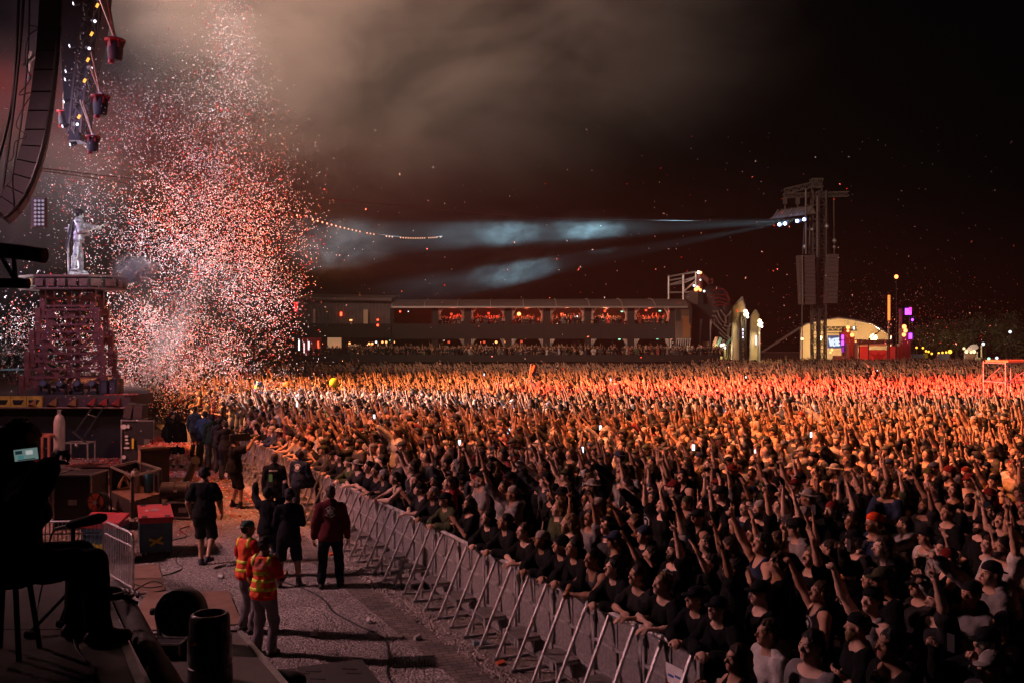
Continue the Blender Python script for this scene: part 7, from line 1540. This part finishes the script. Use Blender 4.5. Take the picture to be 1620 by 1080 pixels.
def far_variant(p, i, h=.026):
    o = dict(p); 
    for nm in ('armL','armR'): a = o[nm]; o[nm] = (a[0], a[1], 'lod', a[3])
    parts, J = figure_parts(dict(o, seed=float(i), fold=.004)); vs, qs, mi = [], [], []; n = 0
    for nm, (pr, gr) in parts.items():
        if nm in ('shoe','shoe.'): continue
        k = 0 if nm == 'body' else 3 if nm in ('hair','beard') else 2 if nm in ('trousers','shorts') else 1
        v, q = surface(pr, h, gr+.003)
        if nm in ('body','trousers','shorts'): keep = v[q].mean(1)[:,2] > .75; q = q[keep]
        vs.append(v); qs.append(q+n); mi.append(np.full(len(q), k)); n += len(v)
    me = mesh_np('audience_figure', np.concatenate(vs), np.concatenate(qs), FM, np.concatenate(mi)); o = bpy.data.objects.new(f'audience_figure_{i:02d}', me); PC.objects.link(o)
rv = random.Random(3); NV = 24; ups = [p for p in POSES if p['up']]; dn = [p for p in POSES if not p['up']]
for i in range(NV):
    p = dict((ups if i % 3 != 2 else dn)[(i//2) % (len(ups) if i % 3 != 2 else len(dn))])
    for a in ('armL','armR'):
        q = p[a]
        if p['up'] and q[0][2] > 0: p[a] = ((q[0][0]+rv.uniform(-.15,.2), q[0][1]+rv.uniform(-.25,.35), q[0][2]), (q[1][0]+rv.uniform(-.2,.2), q[1][1]+rv.uniform(-.2,.3), q[1][2]), q[2], q[3])
    if not p.get('fem'): p['hair'] = rv.choice(['short','short','long','curly','bald']); p['cap'] = rv.choice([None,None,'cap','backcap'])
    far_variant(p, i)
fp_ = np.array([(x, y, 0.) for x, y in far]); me = bpy.data.meshes.new('audience'); me.vertices.add(len(fp_)); me.vertices.foreach_set('co', fp_.astype(np.float32).ravel())
n = len(fp_); rs_ = np.random.RandomState(8)
# the closest of them are mostly calmer; arms rise further back
up_i = [i for i in range(NV) if i % 3 != 2]; dn_i = [i for i in range(NV) if i % 3 == 2]
pr_up = np.clip((fp_[:,1]-16)/14, .38, .70); idx = np.where(rs_.rand(n) < pr_up, rs_.choice(up_i, n), rs_.choice(dn_i, n))
rot = np.radians(np.where(fp_[:,1] < 55, 112, 102)+rs_.randn(n)*15); scl = 1.03+rs_.randn(n)*.065; fp_[(rs_.rand(n) < .004) & (fp_[:,1] > 42), 2] = .6; me.vertices.foreach_set('co', fp_.astype(np.float32).ravel())
for nm, ty, d in (('fig', 'INT', idx.astype(np.int32)), ('rotz', 'FLOAT', rot.astype(np.float32)), ('scl', 'FLOAT', scl.astype(np.float32))):
    a = me.attributes.new(nm, ty, 'POINT'); a.data.foreach_set('value', d)
me.update(); aud = bpy.data.objects.new('audience', me); COL.objects.link(aud); tag(aud, 'dense festival crowd with raised arms filling the field behind the near rows', 'crowd', kind='stuff')
ng = bpy.data.node_groups.new('audience_nodes', 'GeometryNodeTree'); ng.interface.new_socket('Geometry', in_out='INPUT', socket_type='NodeSocketGeometry'); ng.interface.new_socket('Geometry', in_out='OUTPUT', socket_type='NodeSocketGeometry')
N_ = ng.nodes.new; gi, go = N_('NodeGroupInput'), N_('NodeGroupOutput'); iop = N_('GeometryNodeInstanceOnPoints'); ci = N_('GeometryNodeCollectionInfo'); ci.inputs['Collection'].default_value = PC; ci.inputs['Separate Children'].default_value = True; ci.inputs['Reset Children'].default_value = True
def na(nm, ty): x = N_('GeometryNodeInputNamedAttribute'); x.data_type = ty; x.inputs[0].default_value = nm; return x.outputs[0]
cx = N_('ShaderNodeCombineXYZ'); ng.links.new(na('rotz','FLOAT'), cx.inputs[2]); e2r = N_('FunctionNodeEulerToRotation'); ng.links.new(cx.outputs[0], e2r.inputs[0])
ng.links.new(gi.outputs[0], iop.inputs['Points']); ng.links.new(ci.outputs[0], iop.inputs['Instance']); iop.inputs['Pick Instance'].default_value = True
ng.links.new(na('fig','INT'), iop.inputs['Instance Index']); ng.links.new(e2r.outputs[0], iop.inputs['Rotation']); ng.links.new(na('scl','FLOAT'), iop.inputs['Scale']); ng.links.new(iop.outputs[0], go.inputs[0])
md = aud.modifiers.new('figures', 'NODES'); md.node_group = ng
# people in the grandstand and on its terrace, same way
gp = []
for i in range(7):
    u0, u1 = BAYS[i+1 if i < 6 else 6]+8, (BAYS[i+2] if i < 6 else 1062)-6
    if i == 6: continue
    for _ in range(34): gp.append((fx(rs_.uniform(u0,u1),GY), GY+.9+rs_.rand()*2.2, fz(524,GY)))
for _ in range(600): u = rs_.uniform(560,1130)if rs_.rand() < .9 else rs_.uniform(480,1130); gp.append((fx(u,GY), GY-3.9+rs_.rand()*2.8, fz(572,GY)))
for _ in range(60): u = rs_.uniform(1110,1160); gp.append((fx(u,100), 98+rs_.rand()*3, .6))
gp = np.array(gp); me = bpy.data.meshes.new('grandstand_audience'); me.vertices.add(len(gp)); me.vertices.foreach_set('co', gp.astype(np.float32).ravel()); n = len(gp)
for nm, ty, d in (('fig','INT',rs_.choice(dn_i+dn_i+up_i[:3], n).astype(np.int32)), ('rotz','FLOAT',np.radians(rs_.choice([150,110,180],n)+rs_.randn(n)*25).astype(np.float32)), ('scl','FLOAT',(.98+rs_.randn(n)*.04).astype(np.float32))):
    a = me.attributes.new(nm, ty, 'POINT'); a.data.foreach_set('value', d)
me.update(); ga = bpy.data.objects.new('grandstand_audience', me); COL.objects.link(ga); tag(ga, 'rows of small figures in the lit bays and on the grandstand terrace', 'crowd', kind='stuff'); md = ga.modifiers.new('figures','NODES'); md.node_group = ng
# crowd surfer
Yc = 64; t = thing('person', 'crowd surfer in black lying across the raised hands at right', 'person', (fx(1448,Yc),Yc,fz(589,Yc)), rz=math.radians(80))
ms, J = fig_meshes(dict(armL=((.7,.2,-.3),(.4,.6,-.3),'open',(-1,0,0)), armR=((.9,.1,.3),(.5,.3,.5),'open',(-1,0,0)), shirt='tee', legs='shorts', hair='short', footL=(.2,.25,.15), footR=(.25,.35,.3), kneeup=.3), .02, .02, .02)
t.rotation_euler = (math.radians(8), math.radians(-84), math.radians(8)); put_figure(t, ms, dict(body=S3, tshirt=BLK, shorts=BLK, hair=HC[0]))
t.location = (fx(1404,Yc)+.0, Yc, fz(594,Yc))
# white cloth sheet over the front rows at left centre (people in pale shirts)
# ground under the audience
g = G(); g.add([V(bl(9.6)+.1,9.6,.003)+V(0,0,0), V(2.2,7,.003), V(2,3,.003), V(60,3,.003), V(260,140,.003), V(-10,180,.003), V(-60,140,.003), V(bl(60),60,.003)], [(0,1,2,3,4,5,6,7)])
structure('field', g, mat('trodden_earth', (.045,.035,.026), .95, var=.5, scale=1.5, bump=.5, bscale=25))
# paper sign on the last barrier module
sg = bp_(.42, .045, .80); Rb = np.stack([-bdir, bnrm*-1, V(0,0,1)], 1)
t = thing('paper_sign', 'white paper notice with blue and red lines on the nearest barrier', 'sign', tuple(sg)); obj('paper', G().obox((0,0,-.14), (.15,.002,.24), Rb), mat('paper_white', (.72,.70,.70), .8), t, local=True)
nf = bnrm*.0035
for dx, dz, w, h, c in ((-.07,.0,.05,.012,'b'),(.05,-.02,.05,.012,'b'),(-.06,-.09,.05,.010,'r'),(.04,-.11,.07,.012,'r'),(.06,-.20,.05,.006,'b'),(-.03,-.24,.08,.006,'b'),(.0,-.30,.07,.006,'b')):
    obj('printed_line', G().obox(V(0,0,dz)+(-bdir)*-dx+nf, (w,.0008,h), Rb), mat('print_blue', (.02,.10,.35), .7) if c == 'b' else mat('print_red', (.6,.04,.04), .7), t, local=True)
# ---------------------------------------------------------------- confetti, smoke and haze
def confetti(name, P, size, mats, share, label, flat=False, seed=1):
    r = np.random.RandomState(seed); n = len(P); A = r.randn(n,3)
    if flat: A[:,2] *= .12
    A /= np.linalg.norm(A,axis=1)[:,None]; B = r.randn(n,3)
    if flat: B[:,2] *= .12
    B -= (B*A).sum(1)[:,None]*A; B /= np.linalg.norm(B,axis=1)[:,None]; N3 = np.cross(A,B)
    s = size*(.75+.5*r.rand(n))[:,None]; w = s*.45; bend = N3*s*.35
    vs = np.stack([P-A*s-B*w+bend, P-A*s+B*w+bend, P-B*w, P+B*w, P+A*s-B*w+bend, P+A*s+B*w+bend], 1).reshape(-1,3)
    i = np.arange(n)[:,None]*6; fs = np.concatenate([i+np.array([[0,1,3,2]]), i+np.array([[2,3,5,4]])], 1).reshape(-1,4); mi = np.repeat(r.choice(len(mats), n, p=share), 2)
    o = bpy.data.objects.new(name, mesh_np(name, vs, fs, mats, mi, False)); COL.objects.link(o); return tag(o, label, 'confetti', kind='stuff')
def paper(name, c):
    m = bpy.data.materials.new(name); m.use_nodes = True; t = m.node_tree; b = t.nodes['Principled BSDF']; b.inputs['Base Color'].default_value = (*c,1); b.inputs['Roughness'].default_value = .35; out = t.nodes['Material Output']
    tr = t.nodes.new('ShaderNodeBsdfTranslucent'); tr.inputs[0].default_value = (*c,1); mx = t.nodes.new('ShaderNodeMixShader'); mx.inputs[0].default_value = .4
    t.links.new(b.outputs[0], mx.inputs[1]); t.links.new(tr.outputs[0], mx.inputs[2]); t.links.new(mx.outputs[0], out.inputs[0]); return m
cw, cr_, co = paper('paper_white_confetti', (.85,.82,.82)), paper('paper_red_confetti', (.80,.04,.03)), paper('paper_pink_confetti', (.85,.30,.22))
r = np.random.RandomState(21)
def blob(u, v, su, sv, Y, n, sy=3.5, clip=None):
    s = Y/F; X = (u-810)*s+r.randn(n)*su*s; Z = CAMZ-(v-HV)*s+r.randn(n)*sv*s; Yy = Y+r.randn(n)*sy; return np.stack([X,Yy,Z],1)
def blobu(u, v, ru, rv, Y, n, sy=3.0):   # evenly filled disc
    s = Y/F; a = r.rand(n)*6.283; q = np.sqrt(r.rand(n)); return np.stack([(u-810)*s+q*np.cos(a)*ru*s, Y+r.randn(n)*sy, CAMZ-(v-HV)*s+q*np.sin(a)*rv*s],1)
Q = [blobu(270,400,120,180,35,2600,4), blobu(280,320,110,110,36,2600), blob(290,230,75,55,36,1300), blob(300,330,70,60,36,3200), blobu(330,440,140,165,36,4600), blob(395,330,38,50,36,1600), blobu(350,500,105,115,36,2600), blob(310,400,90,90,36,2000), blobu(250,560,120,75,37,4200), blob(120,560,95,50,40,3200), blob(200,500,60,60,38,1600), blobu(60,560,140,70,40,3200),
     blob(365,110,20,50,36,620,1.5), blob(370,30,12,45,36,300,1.5), blob(345,170,36,30,36,420,2), blob(240,190,45,35,36,420), blob(300,200,90,60,36,300), blobu(405,400,60,110,36,900), blob(430,560,30,50,40,300), blob(340,620,70,35,38,1500), blobu(300,610,110,45,39,2200)]
C = np.concatenate(Q+[q_+r.randn(*q_.shape)*.35 for q_ in Q]); keep = (C[:,2] > .05); C = C[keep]
wv = lambda f, a: np.sin(C[:,0]*f+a+1.6*np.sin(C[:,2]*f*.7+a*2))*np.sin(C[:,2]*f*1.1-a+1.4*np.sin(C[:,0]*f*.6+C[:,1]*.8)); C = C[r.rand(len(C)) < np.clip(.50+.45*wv(.75,1.)+.35*wv(1.9,2.5)+.5*(C[:,2] > 12.5), .05, 1)]
confetti('confetti', C, .0225, [cw, cr_, co], [.66,.16,.18], 'dense cloud of falling white and red confetti in front of the stage', seed=2)
n = 420; Yv = 30+60*r.rand(n); uu = 480+1140*r.rand(n)**.9; vv = 620-r.rand(n)**1.1*420; Pn = np.stack([(uu-810)/F*Yv, Yv, CAMZ-(vv-HV)/F*Yv],1); Pn = Pn[Pn[:,2] > 2]
n = 1400; Yv = 60+50*r.rand(n); uu = np.clip(1420+r.randn(n)*90,1200,1640); vv = 545-np.abs(r.randn(n))*55; Pm = np.stack([(uu-810)/F*Yv, Yv, CAMZ-(vv-HV)/F*Yv],1)
confetti('drifting_confetti', np.concatenate([Pn,Pm]), .032, [cw, cr_, co], [.7,.15,.15], 'sparse single confetti pieces drifting over the crowd against the dark sky', seed=3)
n = 15000; y = 20+24*r.rand(n)**.8; xl = np.where(y > 30, -16., -.50*y-1); xr = 6.65+BS*y-.8; keepn = r.rand(n) < np.clip((y-19)/9,0,1); x = xl+(xr-xl)*r.rand(n); x, y = x[keepn], y[keepn]
confetti('fallen_confetti', np.stack([x,y,.02+.01*r.rand(len(x))],1), .032, [cr_, co, cw], [.5,.3,.2], 'red and white confetti lying thick on the far pit floor', True, 4)
tops = []
for (x0,x1,y0,y1,z,n) in ((-16,-10.6,28.05,29.6,lpz,900),(-10.2,-8.9,25.9,27,1.42,350),(xt(190)-.1,xt(230),30.0,30.5,deckz,250)):
    tops.append(np.stack([x0+(x1-x0)*r.rand(n), y0+(y1-y0)*r.rand(n), np.full(n,z+.015)],1))
confetti('settled_confetti', np.concatenate(tops), .03, [cr_, co, cw], [.45,.3,.25], 'confetti settled on the low platform and black crate tops', True, 5)
def volume(name, col, dens, noise=None, an=.2, fall=True):
    m = bpy.data.materials.new(name); m.use_nodes = True; t = m.node_tree; t.nodes.clear(); o = t.nodes.new('ShaderNodeOutputMaterial'); p = t.nodes.new('ShaderNodeVolumePrincipled')
    p.inputs['Color'].default_value = (*col,1); p.inputs['Density'].default_value = dens; p.inputs['Anisotropy'].default_value = an; t.links.new(p.outputs[0], o.inputs['Volume'])
    if noise:
        tc = t.nodes.new('ShaderNodeTexCoord'); n = t.nodes.new('ShaderNodeTexNoise'); n.inputs['Scale'].default_value = noise; n.inputs['Detail'].default_value = 4; n.inputs['Roughness'].default_value = .68; n.inputs['Distortion'].default_value = .6; t.links.new(tc.outputs['Object'], n.inputs['Vector'])
        ln = t.nodes.new('ShaderNodeVectorMath'); ln.operation = 'LENGTH'; t.links.new(tc.outputs['Object'], ln.inputs[0])
        mr = t.nodes.new('ShaderNodeMapRange'); mr.interpolation_type = 'SMOOTHSTEP'; mr.inputs[1].default_value = .25; mr.inputs[2].default_value = .98; mr.inputs[3].default_value = 1; mr.inputs[4].default_value = 0; t.links.new(ln.outputs['Value'], mr.inputs[0])
        m2 = t.nodes.new('ShaderNodeMapRange'); m2.inputs[1].default_value = .42; m2.inputs[2].default_value = .66; t.links.new(n.outputs[0], m2.inputs[0])
        mu = t.nodes.new('ShaderNodeMath'); mu.operation = 'MULTIPLY'; t.links.new(mr.outputs[0], mu.inputs[0]); t.links.new(m2.outputs[0], mu.inputs[1]); m3 = t.nodes.new('ShaderNodeMath'); m3.operation = 'MULTIPLY'; m3.inputs[1].default_value = dens; t.links.new(mu.outputs[0], m3.inputs[0]); t.links.new(m3.outputs[0], p.inputs['Density'])
    return m
def puff(label, c, rad, dens, noise, col=(.9,.9,.9), rot=(0,0,0)):
    g = G().ball((0,0,0), 1, 20, 12); o = obj('smoke', g, volume('smoke_volume', col, dens, noise), None); o.location = tuple(c); o.scale = rad; o.rotation_euler = rot; tag(o, label, 'smoke', kind='stuff'); return o
puff('large bank of brown stage smoke drifting high over the crowd', (-14,76,34), (44,26,24), .055, 2.4, (.92,.88,.84))
puff('bright white puff of smoke right of the performer platform', px(213,427,30.6), (.95,.8,.62), 4.0, 2.0)
puff('warm smoke plume rising from the stage edge below the puff', px(262,550,33), (.75,1.0,2.5), .55, 1.8, (.95,.85,.8), (0,.42,0))
puff('soft pink smoke around the base of the confetti cloud', px(290,480,36), (3.6,3,3.2), .025, 1.8, (.95,.88,.86))
puff('cyan lit smoke cloud low in the beam above the grandstand roof', px(815,430,84), (6.5,4,2.6), .028, 3.2, (.9,.95,1), (0,-.25,0))
puff('small cyan lit smoke wisp in the upper beam', px(930,366,90), (6,4,2.6), .022, 3.2, (.9,.95,1))
puff('faint teal smoke patch left of the beams', px(530,384,60), (5,4,3), .035, 2.8, (.9,.95,1))
puff('faint teal smoke patch between the two larger clouds', px(800,368,84), (5,4,2.8), .02, 3.0, (.9,.95,1))
puff('violet tinted smoke hanging round the flown rig at the top left', px(44,180,28), (5,4.5,7.5), .035, 1.3)
puff('long thin bank of smoke drifting through the blue beams', px(700,395,82), (24,9,6.5), .007, 3.4, (.9,.95,1), (0,-.08,0))
puff('wide mauve smoke cloud behind the confetti and the flown rig', px(190,120,36), (9,4,7.5), .022, 1.5, (.9,.86,.88))
hz = obj('haze', G().box((-110,-6,-1), (150,175,62)), volume('haze_air', (.93,.91,.90), .00015), None); tag(hz, 'thin stage haze hanging over the whole festival field', 'haze', kind='stuff')
